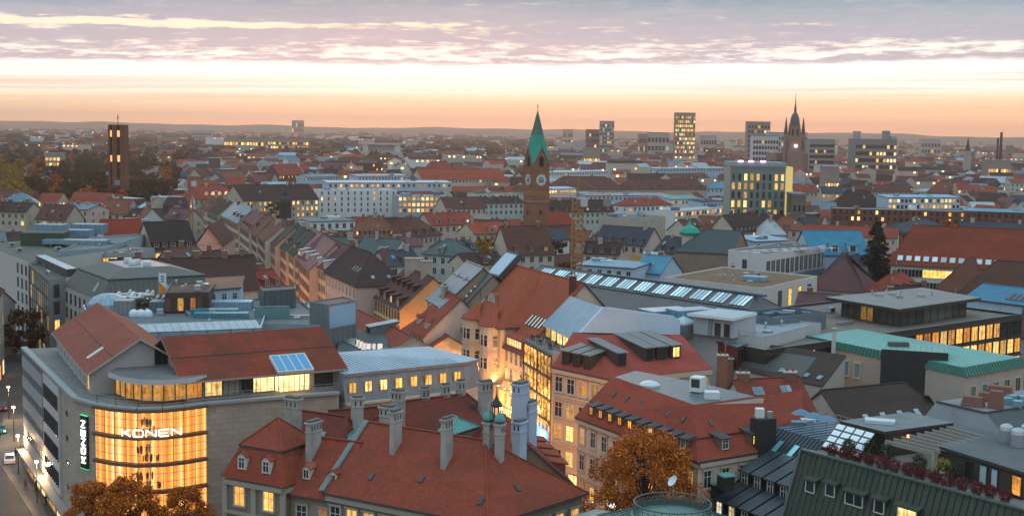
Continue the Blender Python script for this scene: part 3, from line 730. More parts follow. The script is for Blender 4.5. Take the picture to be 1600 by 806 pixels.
 cl = [plain_mat(c, .9, 'clothes') for c in ((.22, .07, .03), (.35, .12, .06), (.14, .09, .08), (.45, .22, .10), (.5, .32, .2))]
 for k in range(1, 4):
  for i in range(15):
   d = rnd.uniform(6.6, 9.6); p, o_ = bowp(d); x_ = V((-o_.y, o_.x, 0)); z = 6.25+3.5*k+rnd.choice((.1, .2, 1.15, 1.3)); h = rnd.uniform(.75, 1.15); w_ = rnd.uniform(.10, .2); b = MB()
   fr_ = [(-w_*.6, 0), (w_*.6, 0), (w_, h*.55), (w_*.75, h*.85), (.09, h), (-.09, h), (-w_*.75, h*.85), (-w_, h*.55)]
   f1 = [p+x_*u+V((0, 0, z+v)) for u, v in fr_]; f0 = [q_+o_*.03 for q_ in f1]; b.poly(f0, cl[i % 5])
   for j in range(8): b.poly([f1[j], f1[(j+1) % 8], f0[(j+1) % 8], f0[j]], cl[i % 5])
   b.build('clothes_display', root)
 # name sign lettering
 let = emit_mat((1, .96, .80), 3.0, 'sign_letters')
 GL = {'K': [((0, 0), (0, 1)), ((0, .45), (.9, 1)), ((.25, .6), (.95, 0))], 'O': [((.1, 0), (.9, 0)), ((.9, 0), (1, .2)), ((1, .2), (1, .8)), ((1, .8), (.9, 1)), ((.9, 1), (.1, 1)), ((.1, 1), (0, .8)), ((0, .8), (0, .2)), ((0, .2), (.1, 0))],
          'N': [((0, 0), (0, 1)), ((0, 1), (1, 0)), ((1, 0), (1, 1))], 'E': [((.1, 0), (1, 0)), ((.1, 1), (1, 1)), ((0, .5), (.85, .5)), ((0, .1), (0, .9)), ((0, .1), (.1, 0)), ((0, .9), (.1, 1))]}
 def letters(txt, f, w, h, gap, t, mm=let):
  b = MB(); x = 0
  for ch in txt:
   for (p, q) in GL[ch]: b.bar(f(x+p[0]*w, p[1]*h), f(x+q[0]*w, q[1]*h), t, mm)
   x += w+gap
  return b
 # horizontal sign follows the bow
 def onbow(u, v):
  pts = [p+o*.78 for p, o in zip(gl, offs)]; d = u+5.2
  for a, c in zip(pts, pts[1:]):
   Ls = (c-a).length
   if d <= Ls: p = a.lerp(c, d/Ls); return V((p.x, p.y, 16.75+v))
   d -= Ls
  return V((*pts[-1].xy, 16.75+v))
 o = letters('KONEN', onbow, 1.2, .86, .40, .12).build('sign_lettering', root)
 # upright blade sign on the pier
 p0 = V((-55.2, 168.0, 0)); o_ = outn(bow[0], bow[1]); x_ = (bow[1]-bow[0]).normalized()
 b = MB(); F = lambda x, y, z: p0+x_*x+o_*y+V((0, 0, z))
 b.hexa([F(-.85, .3, 11.3), F(.75, .3, 11.3), F(.75, .05, 11.3), F(-.85, .05, 11.3)], [F(-.85, .3, 18.3), F(.75, .3, 18.3), F(.75, .05, 18.3), F(-.85, .05, 18.3)], plain_mat((.008, .02, .012), .3, 'sign_board'))
 sg = b.build('blade_sign', root)
 g = MB()
 for z in (11.25, 18.3): g.hexa([F(-.9, .35, z), F(.8, .35, z), F(.8, .04, z), F(-.9, .04, z)], [F(-.9, .35, z+.06), F(.8, .35, z+.06), F(.8, .04, z+.06), F(-.9, .04, z+.06)], emit_mat((.08, .9, .3), .8, 'green_edge', False))
 g2 = g.build('glow_edge', root); g2.parent = sg; g2.matrix_basis = Matrix.Identity(4)
 le = letters('KONEN', lambda u, v: F(.36-v, .38, 12.1+u), .84, .80, .33, .13, emit_mat((.88, 1, .90), 3.2, 'sign_letters_white')).build('lettering', root)
 le.parent = sg; le.matrix_basis = Matrix.Identity(4)
 # left side facade: white strip with window bands, grey panels beyond, slots near the corner
 H = House(); H.root = root; A = far; B = bow[0]
 o_ = outn(A, B); x_ = (B-A).normalized(); Fs = lambda s, y, z: A+x_*s+o_*y+V((0, 0, z))
 def slabp(s0, s1, z0, z1, d, m, name, d0=.002):
  b = MB(); b.hexa([Fs(s0, d, z0), Fs(s1, d, z0), Fs(s1, d0, z0), Fs(s0, d0, z0)], [Fs(s0, d, z1), Fs(s1, d, z1), Fs(s1, d0, z1), Fs(s0, d0, z1)], m); return b.build(name, root)
 slabp(20, 33, 4.2, 19.6, .35, wall_mat((.50, .47, .44), .3), 'white_bay')
 for k in range(4):
  b = MB(); z = 5.3+3.6*k; s0, s1 = 21, 32.2
  b.poly([Fs(s0, .38, z), Fs(s1, .38, z), Fs(s1, .38, z+2.1), Fs(s0, .38, z+2.1)], GLASS)
  for i in range(8): s = s0+(s1-s0)*i/7; b.bar(Fs(s, .42, z), Fs(s, .42, z+2.1), .12, FRAME_D)
  b.build('window_band', root)
 for k in range(5):
  slabp(.5, 19.5, 4.4+3.2*k, 6.1+3.2*k, .45, plain_mat((.30, .29, .30), .6, 'cladding_panel'), 'cladding_band')
  b = MB(); z = 6.14+3.2*k; b.poly([Fs(.6, .2, z), Fs(19.4, .2, z), Fs(19.4, .2, z+1.42), Fs(.6, .2, z+1.42)], glass_mat((.05, .055, .06), .2, 'grey_glass'))
  for i in range(13): s = .6+18.8*i/12; b.bar(Fs(s, .25, z), Fs(s, .25, z+1.42), .12, FRAME_G)
  b.build('window_band', root)
 for k in range(4): slabp(36.5, 38, 6.3+3.4*k, 7.0+3.4*k, .06, GLASS, 'slot_window')
 for i in range(6):
  s0 = 2+i*6.6
  o = slabp(s0, s0+4.8, .3, 3.3, .05, lit_mat('shop', 1.3, True), 'shop_window')
 slabp(0, 43.5, 3.5, 3.8, 1.5, plain_mat((.25, .24, .23), .7, 'canopy'), 'canopy')
 # penthouse floor: glass curve, canopy slab, terrace on it
 pc = [V((-52.3, 171.6, 0)), V((-50.2, 168.9, 0)), V((-47.6, 167.3, 0)), V((-44.8, 167.3, 0)), V((-42.3, 168.9, 0)), V((-40.2, 171.3, 0))]
 b = MB()
 for a, c in zip(pc, pc[1:]): b.poly([(*a.xy, 20.55), (*c.xy, 20.55), (*c.xy, 22.75), (*a.xy, 22.75)], lit_mat('shop', .95))
 o = b.build('penthouse_window', root); b = MB()
 for a, c in zip(pc, pc[1:]):
  for t in (0, .5): p = a.lerp(c, t)+outn(a, c)*.05; b.bar((*p.xy, 20.4), (*p.xy, 22.8), .14, FRAME_D)
 f = b.build('frame', root); f.parent = o; f.matrix_basis = Matrix.Identity(4)
 b = MB(); can = [V((-53.2, 171.2, 0)), V((-50.5, 168.0, 0)), V((-47.7, 166.3, 0)), V((-44.5, 166.2, 0)), V((-41.7, 167.7, 0)), V((-39.8, 170, 0)), V((-45, 180, 0)), V((-52, 180, 0))]
 b.prism(can, 22.8, 23.5, plain_mat((.50, .49, .48), .7, 'canopy_edge'), flat_mat((.16, .15, .15), .9, 'terrace_deck'), bottom=True); b.build('canopy', root)
 # gabled penthouse
 GW = wall_mat((.40, .37, .345), .3); T = tile_mat((.34, .10, .068), .35)
 l2 = V((-.434, .90, 0)); p2 = V((.90, .434, 0)); Bq = V((-56.2, 171.5, 0)); Aq = Bq+l2*39
 ze, zr = 23.0, 27.5
 b = MB(); Cq = Bq+p2*14.2; Dq = Aq+p2*14.2; mB, mA = Bq+p2*7.1, Aq+p2*7.1
 i_ = .8
 wq = [Aq+p2*i_, Bq+p2*i_+l2*.9, Cq-p2*i_+l2*.9, Dq-p2*i_]
 b.prism(wq, 20.01, ze, GW, top=False)
 b.poly([V((*wq[1].xy, ze)), V((*wq[2].xy, ze)), V((*(mB+l2*.9).xy, zr-.35))], GW); b.poly([V((*wq[3].xy, ze)), V((*wq[0].xy, ze)), V((*mA.xy, zr-.35))], GW)
 b.build('penthouse_wall', root)
 b = MB()
 s1 = [V((*Aq.xy, ze)), V((*Bq.xy, ze)), V((*mB.xy, zr)), V((*mA.xy, zr))]; s2 = [V((*Cq.xy, ze)), V((*Dq.xy, ze)), V((*mA.xy, zr)), V((*mB.xy, zr))]
 slab(b, s1, .3, T, plain_mat((.40, .36, .33), .7, 'fascia')); slab(b, s2, .3, T, plain_mat((.40, .36, .33), .7, 'fascia'))
 pl = Plane(*s1)
 b.bar(pl.rect(0, .5)+pl.n*.02, pl.rect(1, .5)+pl.n*.02, .18, plain_mat((.16, .06, .05), .8, 'ridge_strip'), .1)
 b.build('roof', root)
 H2 = House(); H2.root = root; H2.pl = {'front': pl}
 add_skylight(root, pl, .80, .33, 1.1, 2.6, plain_mat((.6, .62, .62), .3, 'blind'), FRAME_W)
 H2.sides = {'left': (wq[0], wq[1]), 'front': (wq[1], wq[2])}
 win_row(H2, 'left', 20.5, 9, 1.3, 2.0, .1, style='mid', mf=FRAME_W)
 add_window(root, wq[1].lerp(wq[2], .74)+V((0, 0, 23.7)), outn(wq[1], wq[2]), 1.9, 2.1, GLASS, FRAME_D, 'mid', name='terrace_door')
 # terrace hedge along the left edge
 # main roof
 A2 = V((-42.6, 167.6, 0)); d = V((.86, .51, 0)); n = V((-.51, .86, 0)); B2 = A2+d*23.4
 T2 = tile_mat((.31, .062, .036), .8, .35)
 q2 = [A2+n*1.3+d*1.2, B2+n*1.3, B2+n*17.5, A2+n*17.5+d*1.2]
 b = MB(); b.prism(q2, 20.01, 23.2, wall_mat((.33, .31, .29), .35), top=False)
 for e in ((1, 2), (3, 0)):
  mm = (q2[e[0]]+q2[e[1]])/2; b.poly([V((*q2[e[0]].xy, 23.2)), V((*q2[e[1]].xy, 23.2)), V((*mm.xy, 27.3))], wall_mat((.33, .31, .29), .35))
 b.build('penthouse_wall', root)
 b = MB(); f1 = [V((*A2.xy, 22.95)), V((*B2.xy, 22.95)), V((*(B2+n*9.4).xy, 27.5)), V((*(A2+n*9.4).xy, 27.5))]; f2 = [V((*(B2+n*18.8).xy, 22.95)), V((*(A2+n*18.8).xy, 22.95)), f1[3], f1[2]]
 slab(b, f1, .3, T2, plain_mat((.33, .26, .23), .7, 'fascia_brown')); slab(b, f2, .3, T2, plain_mat((.33, .26, .23), .7, 'fascia_brown')); pm = Plane(*f1)
 b.bar(pm.rect(0, .52)+pm.n*.02, pm.rect(1, .52)+pm.n*.02, .18, plain_mat((.12, .05, .04), .8, 'ridge_strip'), .1)
 b.build('roof', root)
 H3 = House(); H3.root = root; H3.sides = {'front': (q2[0], q2[1])}
 a, c = q2[0], q2[1]; o_ = outn(a, c)
 for u, w_, mp in ((.05, 1.6, lit_mat('warm', 1.3)), (.16, 2.4, lit_mat('yellow', 1.2)), (.27, 2.6, plain_mat((.30, .25, .20), .7, 'blind_wood')), (.37, 2.2, GLASS), (.47, 2.9, lit_mat('yellow', 1.7)), (.86, 2.6, GLASS)):
  p = a.lerp(c, u); add_window(root, V((p.x, p.y, 20.55)), o_, w_, 2.1, mp, FRAME_D, 'tri')
 # projecting glazed bay under the glass roof
 b0, b1 = a.lerp(c, .545)+o_*.001, a.lerp(c, .745)+o_*.001
 b = MB(); q3 = [b0+o_*1.2, b1+o_*1.2, b1, b0]
 b.prism(q3, 20.5, 22.95, lit_mat('yellow', 2.0), top=True); bay = b.build('glazed_bay', root); b = MB()
 for t in range(7): p = q3[0].lerp(q3[1], t/6)+o_*.04; b.bar((*p.xy, 20.5), (*p.xy, 22.95), .09, FRAME_D)
 f = b.build('frame', root); f.parent = bay; f.matrix_basis = Matrix.Identity(4)
 b = MB(); gq = [pm.rect(.56, -.02), pm.rect(.78, -.02), pm.rect(.78, .36), pm.rect(.56, .36)]; nn = pm.n
 b.hexa([p+nn*.02 for p in gq], [p+nn*.5 for p in gq], FRAME_W);
 bg_ = glass_mat((.05, .22, .42), .08, 'blue_glass')
 for i in range(4):
  u0, u1 = .565+.21*i/4+.003, .565+.21*(i+1)/4-.006
  b.poly([pm.rect(u0, .0)+nn*.52, pm.rect(u1, .0)+nn*.52, pm.rect(u1, .34)+nn*.52, pm.rect(u0, .34)+nn*.52], bg_)
 b.build('roof_glazing', root)
 # slit window low on the right of the front
 sp_ = bow[6].lerp(bow[7], .52);
 add_window(root, V((*sp_.xy, 15.6)), outn(bow[6], bow[7]), 3.9, .55, lit_mat('shop', 2.0), FRAME_D, 'tri', name='slit_window')
 return root
store()
def store_annexe():
 A, B = V((-22.6, 177.3, 0)), V((-6.2, 188.6, 0)); d = (B-A).normalized(); n = V((-d.y, d.x, 0))
 root = thing('store_annexe', 'store annexe with pale ribbed metal roof and a row of eight lit attic windows', 'department store', (-14, 188, 0))
 E = B+V((2.2, 3.2, 0)); q = [A, B, E, E+n*9-d*3, A+n*13]
 w = MB(); w.prism(q, 0, 18.5, STONE2); w.build('wall', root)
 ZN = seam_mat((.26, .27, .28), .5, .3, .5); i_ = [A+n*.9+d*.1, B+n*.9-d*.4, E-d*1.2+n*.2, E+n*9-d*4, A+n*13]
 b = MB()
 for k in range(4): b.poly([V((*q[k].xy, 18.52)), V((*q[(k+1)%5].xy, 18.52)), V((*i_[(k+1)%5].xy, 22.4)), V((*i_[k].xy, 22.4))], ZN)
 b.poly([V((*q[4].xy, 18.52)), V((*q[0].xy, 18.52)), V((*i_[0].xy, 22.4)), V((*i_[4].xy, 22.4))], ZN)
 b.build('attic', root)
 PALE = seam_mat((.27, .40, .49), .5, .3, .62, .35)
 b = MB(); top = [i_[0]-n*.4, i_[1]-n*.4+d*.5, i_[2]+d*.5, i_[3], i_[4]]
 b.poly([V((*p.xy, 22.42+(.9 if k >= 3 else 0))) for k, p in enumerate(top)], PALE)
 for k in range(5):
  a, c = top[k], top[(k+1) % 5]; za, zc = 22.42+(.9 if k >= 3 else 0), 22.42+(.9 if (k+1) % 5 >= 3 else 0)
  b.poly([V((*a.xy, 22.0)), V((*c.xy, 22.0)), V((*c.xy, zc)), V((*a.xy, za))], ZN)
 u = n
 for k in range(28):
  s = k*.68; p = top[0]+d*s; e = p+n*12
  if s < (top[1]-top[0]).length: b.bar(V((*p.xy, 22.45)), V((*e.xy, 23.30)), .09, PALE, .07)
 b.build('roof', root)
 b = MB(); o = outn(A, B)
 b.hexa([V((*p.xy, 18.2)) for p in (A+o*.7, B+o*.7, B+o*.003, A+o*.003)], [V((*p.xy, 18.5)) for p in (A+o*.7, B+o*.7, B+o*.003, A+o*.003)], TRIM); b.build('cornice', root)
 kinds = ['yellow', 'yellow', 'yellow', 'warm', 'shop', 'shop', 'warm', 'yellow']
 for i in range(8):
  p = A.lerp(B, (i+.55)/8.2)+n*.32
  o2 = inst('window', win_mesh(1.05, 1.75, lit_mat(kinds[i], 1.7), plain_mat((.30, .20, .08), .5, 'brass_frame'), 'mid', .10), root, V((p.x, p.y, 19.4)), rotz(o))
  b = MB()
 for u0, w_ in ((.10, 4.4), (.40, 6.5)):
  p = A.lerp(B, u0+w_/2/(B-A).length)
  add_window(root, V((*p.xy, 14.3)), o, w_, 3.0, lit_mat('shop', 2.0), FRAME_D, 'grid', name='display_window')
 for s in (0,): pass
store_annexe()
# ================================================================== HISTORIC RED-ROOFED BLOCK (foreground)
RUF = tile_mat((.34, .074, .042), .55, .12); RUFW = wall_mat((.23, .185, .145), .5); RUFT = plain_mat((.34, .29, .23), .9, 'carved_stone')
CHW = wall_mat((.40, .37, .34), 1.0, 'chimney_render')
def red_block():
 e = V((.88, -.475, 0)); n = V((.475, .88, 0))
 # corner pavilion
 A = V((-32.6, 148.0, 0)); B = A+e*8.4
 P_ = house('corner_house', 'small corner house with red two-tier mansard and two white dormers beside the big red roof', [A, B, B+n*8.6, A+n*8.6], 16, 22.2, hip=(2.9, 2.9), rm=RUF, wm=RUFW, mans=(1.25, 19.5), oh=.7)
 for s in ('front', 'right', 'left'):
  string_course(P_, s, 15.2, RUFT, .5, .45); string_course(P_, s, 11.8, RUFT, .3, .35)
 for s, k in (('front', 2), ('left', 2), ('right', 1)):
  for z in (12.9, 8.6, 4.6): win_row(P_, s, z, k, 1.35, 2.1, .95 if s == 'front' else .8, FRAME_W and None, style='cross', surround=RUFT, split=True, kinds=('yellow', 'warm'), s=2.0)
 for u in (.0, .5, 1.0):
  p = A.lerp(B, u); b = MB(); b.box(-.35, .35, -.22, -.004, 0, 15.2, RUFT); ob = b.mesh('pilaster'); inst('pilaster', ob, P_.root, p, rotz(-n))
 pf = P_.pl['lfront']; dm = plain_mat((.62, .58, .52), .8, 'dormer_paint')
 for u in (.30, .68): add_dormer(P_.root, pf, u, .30, 1.25, 1.55, 'gable', dm, RUF, GLASS, FRAME_W, 'cross', ww=.75, wh=1.15)
 pd = P_.pl['lleft']; add_dormer(P_.root, pd, .5, .3, 1.2, 1.5, 'gable', plain_mat((.2, .07, .05), .8, 'red_cladding'), RUF)
 add_chimney(P_.root, P_.R1+V((1.2, 3.6, -1.2)), 1.9, .9, 2.6, CHW, 'vent', -.5)
 add_chimney(P_.root, (B+n*4.2+V((.8, 0, 19.8))), 2.0, .75, 2.6, CHW, 'vent', 1.07)
 # link house
 A = V((-24.6, 145.0, 0)); B = V((-20.15, 143.0, 0)); d = (B-A).normalized(); nn = V((-d.y, d.x, 0))
 K = house('link_house', 'narrow red-roofed link house with two small white dormers between corner house and big roof', [A, B+d*1.2, B+d*1.2+nn*9.5, A+nn*9.5], 15.3, 20.2, rm=RUF, wm=wall_mat((.30, .235, .18), .4), oh=.6)
 for z in (11.6, 7.2, 3): win_row(K, 'front', z, 2, 1.25, 2.1, .45, style='cross', surround=RUFT, split=True, s=1.6)
 string_course(K, 'front', 14.6, RUFT, .4, .35)
 add_dormer(K.root, K.pl['front'], .28, .28, .95, 1.25, 'gable', dm, tile_mat((.42, .13, .08)), GLASS, FRAME_W, 'mid'); add_dormer(K.root, K.pl['front'], .80, .26, .95, 1.25, 'gable', dm, RUF, GLASS, FRAME_W, 'mid')
 # green copper roof in the corner court
 G = house('court_pavilion', 'small green copper pyramid roof behind the link house', [(-20.4, 152.6), (-15.6, 150.2), (-13.6, 154.6), (-18.6, 157)], 18.6, 20.6, hip=(2.3, 2.3), rm=seam_mat(COPPER, .6, .1), wm=RUFW, oh=.2)
 # dark red house behind
 A = V((-28.5, 155.3, 0)); d = V((.88, -.475, 0)); nn = V((.475, .88, 0)); B = A+d*10.5
 K2 = house('rear_house', 'low dark red roof with small skylight behind the corner house', [A, B, B+nn*8, A+nn*8], 17, 21.3, hip=(0, 2.5), rm=tile_mat((.24, .06, .042), .7, .2), wm=RUFW)
 add_skylight(K2.root, K2.pl['front'], .55, .55, .8, 1.0); add_chimney(K2.root, K2.R2+V((1.2, .6, -.9)), 1.3, 1.3, 3.0, CHW, 'vent', .3)
 A = V((-21, 158.5, 0)); B = A+V((9.5, 4.2, 0)); nn = V((-.4, .9, 0))
 K3 = house('court_wing', 'dark red court wing with long flat slope behind the green copper pyramid', [A, B, B+nn*7, A+nn*7], 17.2, 20.6, rm=tile_mat((.22, .055, .04), .8, .2), wm=RUFW)
 add_chimney(K3.root, V((-13.4, 155.2, 20.2)), 1.5, .9, 4.4, CHW, 'vent', -.45); add_chimney(K3.root, V((-14.4, 152.6, 18.6)), 1.8, .9, 4.6, CHW, 'vent', -.45)
 # main roof
 d = V((.858, -.513, 0)); nn = V((.513, .858, 0)); A = V((-20.1, 142.7, 0)); B = V((-2.2, 132.0, 0))
 R_ = house('historic_town_house', 'large foreground house with broad red hipped roof carrying white slab chimneys', [A, B, B+nn*15.4+d*3, A+nn*15.4], 16, 22.0, hip=(0, 6.6), rm=RUF, wm=RUFW, oh=.55)
 for z in (12.0, 7.6, 3.2): win_row(R_, 'front', z, 9, 1.25, 2.3, .7, style='cross', surround=RUFT, split=True, kinds=('yellow', 'warm'), s=1.8)
 for z in (12.0, 7.6, 3.2): win_row(R_, 'right', z, 6, 1.25, 2.3, .6, style='cross', surround=RUFT, split=True)
 string_course(R_, 'front', 14.9, RUFT, .6, .4); string_course(R_, 'front', 10.9, RUFT, .3, .3)
 b = MB(); pf = R_.pl['front']; cop = seam_mat((.20, .22, .20), .6, .2)
 b.bar(pf.A+pf.n*.1, pf.D+pf.n*.1, .7, cop, .35); b.build('verge_coping', R_.root)
 fA = pf
 def slabchim(px, py, zb, ln, h, mw=CHW, w=1.0):
  p = P(px, py, zb); add_chimney(R_.root, p+nn*.75, 1.55, .58, h*.82, mw, 'vent', math.atan2(nn.y, nn.x))
 slabchim(612, 694, 21.0, 2.4, 4.2); slabchim(692, 707, 21.2, 2.4, 4.2)
 # double chimney with a small domed lantern
 for k in (-.75, .75):
  p = P(768, 709, 21.0)+d*k+nn*.4; add_chimney(R_.root, p, .8, .8, 3.2, CHW, 'vent', math.atan2(nn.y, nn.x))
  b = MB(); b.lathe(p+V((0, 0, 3.7)), [(.62, 0), (.6, .25), (.45, .6), (.2, .85), (0, .95)], seam_mat(COPPER, .6, .1), 10); b.build('copper_cap', R_.root)
 c = P(768, 709, 21.0)+nn*.9+V((0, 0, 3.6)); b = MB(); dk = plain_mat((.05, .035, .03), .7, 'lantern_metal')
 for k in range(6): a = k*PI/3; b.bar(c+V((.45*math.cos(a), .45*math.sin(a), 0)), c+V((.45*math.cos(a), .45*math.sin(a), 1.5)), .12, dk)
 b.lathe(c, [(.6, 0), (.62, .15), (.2, .15)], dk, 8); b.lathe(c+V((0, 0, 1.5)), [(.65, 0), (.6, .3), (.25, .8), (.06, 1.3), (.03, 2.2), (0, 2.25)], dk, 8); b.build('lantern', R_.root)
 BLC = wall_mat((.42, .47, .56), .25, 'painted_chimney')
 for px, py, zb, ln, h, w in ((808, 690, 20.2, 1.9, 6.6, 1.25), (822, 700, 19.2, 1.8, 5.2, 1.1), (807, 716, 20.0, 1.5, 3.9, 1.0)):
  p = P(px, py, zb); add_chimney(R_.root, p+nn*.6, w, ln, h, BLC, 'vent', math.atan2(nn.y, nn.x)-PI/2)
 for u, t in ((.52, .38), (.23, .30), (.90, .25)): add_skylight(R_.root, pf, u, t, .55, .9, GLASS, GUTTER)
 add_skylight(R_.root, R_.pl['right'], .42, .32, .55, .9, GLASS, GUTTER)
 # glass canopy and metal gutter roof at the right corner
 # rear wing
 d2 = V((.82, .58, 0)); n2 = V((-.58, .82, 0)); A = V((-13.6, 152.4, 0)); B = V((1.0, 162.8, 0))
 W_ = house('rear_wing_house', 'dark red hipped roof enclosing the court behind the big red roof', [A, B, B+n2*10.5, A+n2*10.5], 17.6, 22.4, hip=(4.2, 4.2), rm=tile_mat((.26, .058, .038), .8, .1), wm=RUFW)
 for u, h in ((.30, 2.4), (.62, 2.6), (.86, 3.0)): p = W_.R1.lerp(W_.R2, u); add_chimney(W_.root, p+V((.3, .4, -.6)), 1.1, .6, h*.7, CHW, 'vent', .6)
 add_chimney(W_.root, W_.R2+V((2.4, -1.2, -1.6)), 1.7, .9, 3.2, CHW, 'vent', .6)
 add_skylight(W_.root, W_.pl['front'], .75, .75, .6, .9, GLASS, GUTTER)
 G = house('court_roof', 'green copper court roof with pale ribs in front of the dark red rear wing', [P(664, 664, 19.2), P(700, 683, 19.2), P(748, 668, 19.2), P(712, 652, 19.2)], 19.2, 20.4, hip=(2.0, 2.0), rm=seam_mat(COPPER, .6, .1, .8), wm=RUFW, oh=.15, z0=15)
 # street wing
 A = V((7.0, 145.0, 0)); B = V((3.4, 164.0, 0)); dd = (B-A).normalized(); nn3 = V((-dd.y, dd.x, 0))
 S_ = house('street_wing_house', 'red street wing with stepped red dormers beside the lit shopping street', [A, B, B+nn3*9.5, A+nn3*9.5], 16.6, 20.8, hip=(0, 3), rm=RUF, wm=wall_mat((.26, .16, .12), .4))
 for u in (.16, .34, .52, .70): add_dormer(S_.root, S_.pl['front'], u, .12, 2.2, 1.3, 'shed', plain_mat((.20, .06, .045), .8, 'red_cladding'), RUF)
 for z in (12.5, 8.5): win_row(S_, 'front', z, 7, 1.1, 1.9, .3, style='cross', surround=RUFT)
 b = MB(); ac = V((6.8, 153, 0));
 cols = seam_mat((.30, .33, .36), .5, .3, .4)
 b.prism([ac+V((1.6*math.cos(t), 2.6*math.sin(t), 0)) for t in [i*PI/8-PI/2 for i in range(9)]], 3, 13.2, cols); b.build('round_bay', S_.root)
 H = house('gutter_roof', 'low ribbed green metal roof at the right foot of the big red roof', [(1.0, 131.5), (9.5, 140), (13, 136.5), (4.5, 128)], 14.8, 15.4, roof='mono', rm=seam_mat((.20, .27, .27), .5, .3, 1.0), wm=RUFW, oh=.1)
red_block()
# ================================================================== SHOPPING STREET, RIGHT-HAND ROW
FACP = wall_mat((.60, .44, .33), .3); FACT = plain_mat((.55, .42, .32), .9, 'pale_moulding')
def poly_house(name, label, cat, wallpoly, ze, roofs, wm, rm, z0=0, group=None, em=None):
 c = sum((V((p[0], p[1], 0)) for p in wallpoly), V((0, 0, 0)))/len(wallpoly)
 root = thing(name, label, cat, (c.x, c.y, z0), group); H = House(); H.root = root; H.pl = {}
 w = MB(); w.prism(wallpoly, z0, ze, wm, top=True); H.wall = w.build('wall', root); H.wb = None
 r = MB()
 for k, pts in roofs.items(): slab(r, pts, .28, rm, em or GUTTER); H.pl[k] = Plane(pts[0], pts[1], pts[2], pts[3] if len(pts) > 3 else pts[2])
 r.build('roof', root)
 q = [V((p[0], p[1], 0)) for p in wallpoly]; H.sides = {i: (q[i], q[(i+1) % len(q)]) for i in range(len(q))}
 FOOT.append((q, ze+5)); return H
def Zv(p, z): return V((p[0], p[1], z))
def white_corner():
 A = (9.2, 173.7); B = (22.2, 150.6); C = (36.5, 160.2); D_ = (30, 172); E = (20, 183)
 A2, B2, C2 = (13.9, 175.4), (22.5, 157.6), (38, 168.2)
 rm = tile_mat((.36, .075, .045), .35); wm = wall_mat((.68, .50, .40), .3)
 x1 = V((.49, -.87, 0)); o1 = V((-.87, -.49, 0)); o2 = V((.55, -.83, 0))
 ov = .5
 e1 = V(Zv(A, 18))+o1*ov; e2 = V(Zv(B, 18))+o1*ov*.9+o2*ov*.9; e3 = V(Zv(C, 18))+o2*ov
 H = poly_house('corner_house', 'cream corner house with long red attic roof, rows of little dormers and flat top', 'house', [A, B, C, D_, E], 18,
                   {'left': [e1, e2, Zv(B2, 23.2), Zv(A2, 23.2)], 'right': [e2, e3, Zv(C2, 23.2), Zv(B2, 23.2)]}, wm, rm)
 b = MB(); fl = [A2, B2, (32, 163), (26, 172), (17.5, 181)]
 b.prism(fl, 21.5, 23.0, wm, seam_mat((.13, .16, .18), .45, .3)); b.build('flat_roof', H.root)
 for k, (n, zs) in {0: (10, (14.6, 11.0, 7.2)), 1: (6, (14.6, 11.0, 7.2))}.items():
  for z in zs: win_row(H, k, z, n, 1.05, 1.95, .28, surround=FACT, split=True, s=1.3)
  string_course(H, k, 17.2, FACT, .7, .4); string_course(H, k, 13.5, FACT, .22, .18); string_course(H, k, 9.8, FACT, .22, .18)
  a, c = H.sides[k]
  for i in range(n//2):
   p = a.lerp(c, (i+.5)/(n//2)); add_window(H.root, V((*p.xy, .4)), outn(a, c), 2.6, 3.2, lit_mat('shop', 1.6, True), FRAME_D, 'mid', name='shop_window')
 pl = H.pl['left']; pl.rect = lambda u, t, pl=pl: pl.at(u, t)+pl.n*.08; dm = plain_mat((.16, .11, .08), .7, 'dormer_wood')
 for i in range(10): add_dormer(H.root, pl, .115+.087*i, .13, 1.15, 1.25, 'shed', dm, plain_mat((.06, .05, .05), .7, 'dormer_roof'), lit_mat('warm', 1.5) if i in (0, 1, 2, 3, 4, 6) else GLASS, FRAME_D if i < 6 else FRAME_W, 'mid')
 for i in range(6): add_skylight(H.root, pl, .17+.145*i, .66, .5, .8, GLASS, GUTTER)
 pr = H.pl['right']
 add_dormer(H.root, pr, .28, .13, 1.3, 1.35, 'shed', dm, plain_mat((.06, .05, .05), .7, 'dormer_roof'), GLASS, FRAME_W, 'cross')
 add_dormer(H.root, pr, .56, .13, 1.3, 1.35, 'shed', dm, plain_mat((.06, .05, .05), .7, 'dormer_roof'), lit_mat('yellow', 1.6), FRAME_D, 'bar')
 add_skylight(H.root, pr, .3, .62, .5, .8, GLASS, GUTTER)
 for k in ('left', 'right'):
  b = MB(); p = H.pl[k]; b.bar(p.rect(.02, .38)+p.n*.12, p.rect(.96, .38)+p.n*.12, .12, plain_mat((.12, .04, .03), .8, 'snow_guard'), .2); b.build('snow_guard', H.root)
 # rooftop plant
 p = P(1090, 612, 23.0); ac = tagm(ac_unit(p, 1.6, 1.8, 2.0), 'white cooling unit with dark square fan on the flat grey roof top', 'cooling unit')
 b = MB(); q = P(1015, 603, 23.0); b.lathe(q, [(1.4, 0), (1.4, .25), (1.1, .5), (.5, .7), (0, .75)], plain_mat((.6, .62, .62), .3, 'dome_plastic'), 12); b.build('roof_dome', H.root)
 b = MB(); q = P(1112, 622, 23.0); b.box(-.9, .9, -.7, .7, 0, .9, WHITEM, F=Matrix.Translation(q)); b.build('duct_box', H.root)
 # fascia sign on the street front
 a, c = H.sides[0]; p = a.lerp(c, .36); o = outn(a, c); b = MB(); x = (c-a).normalized()
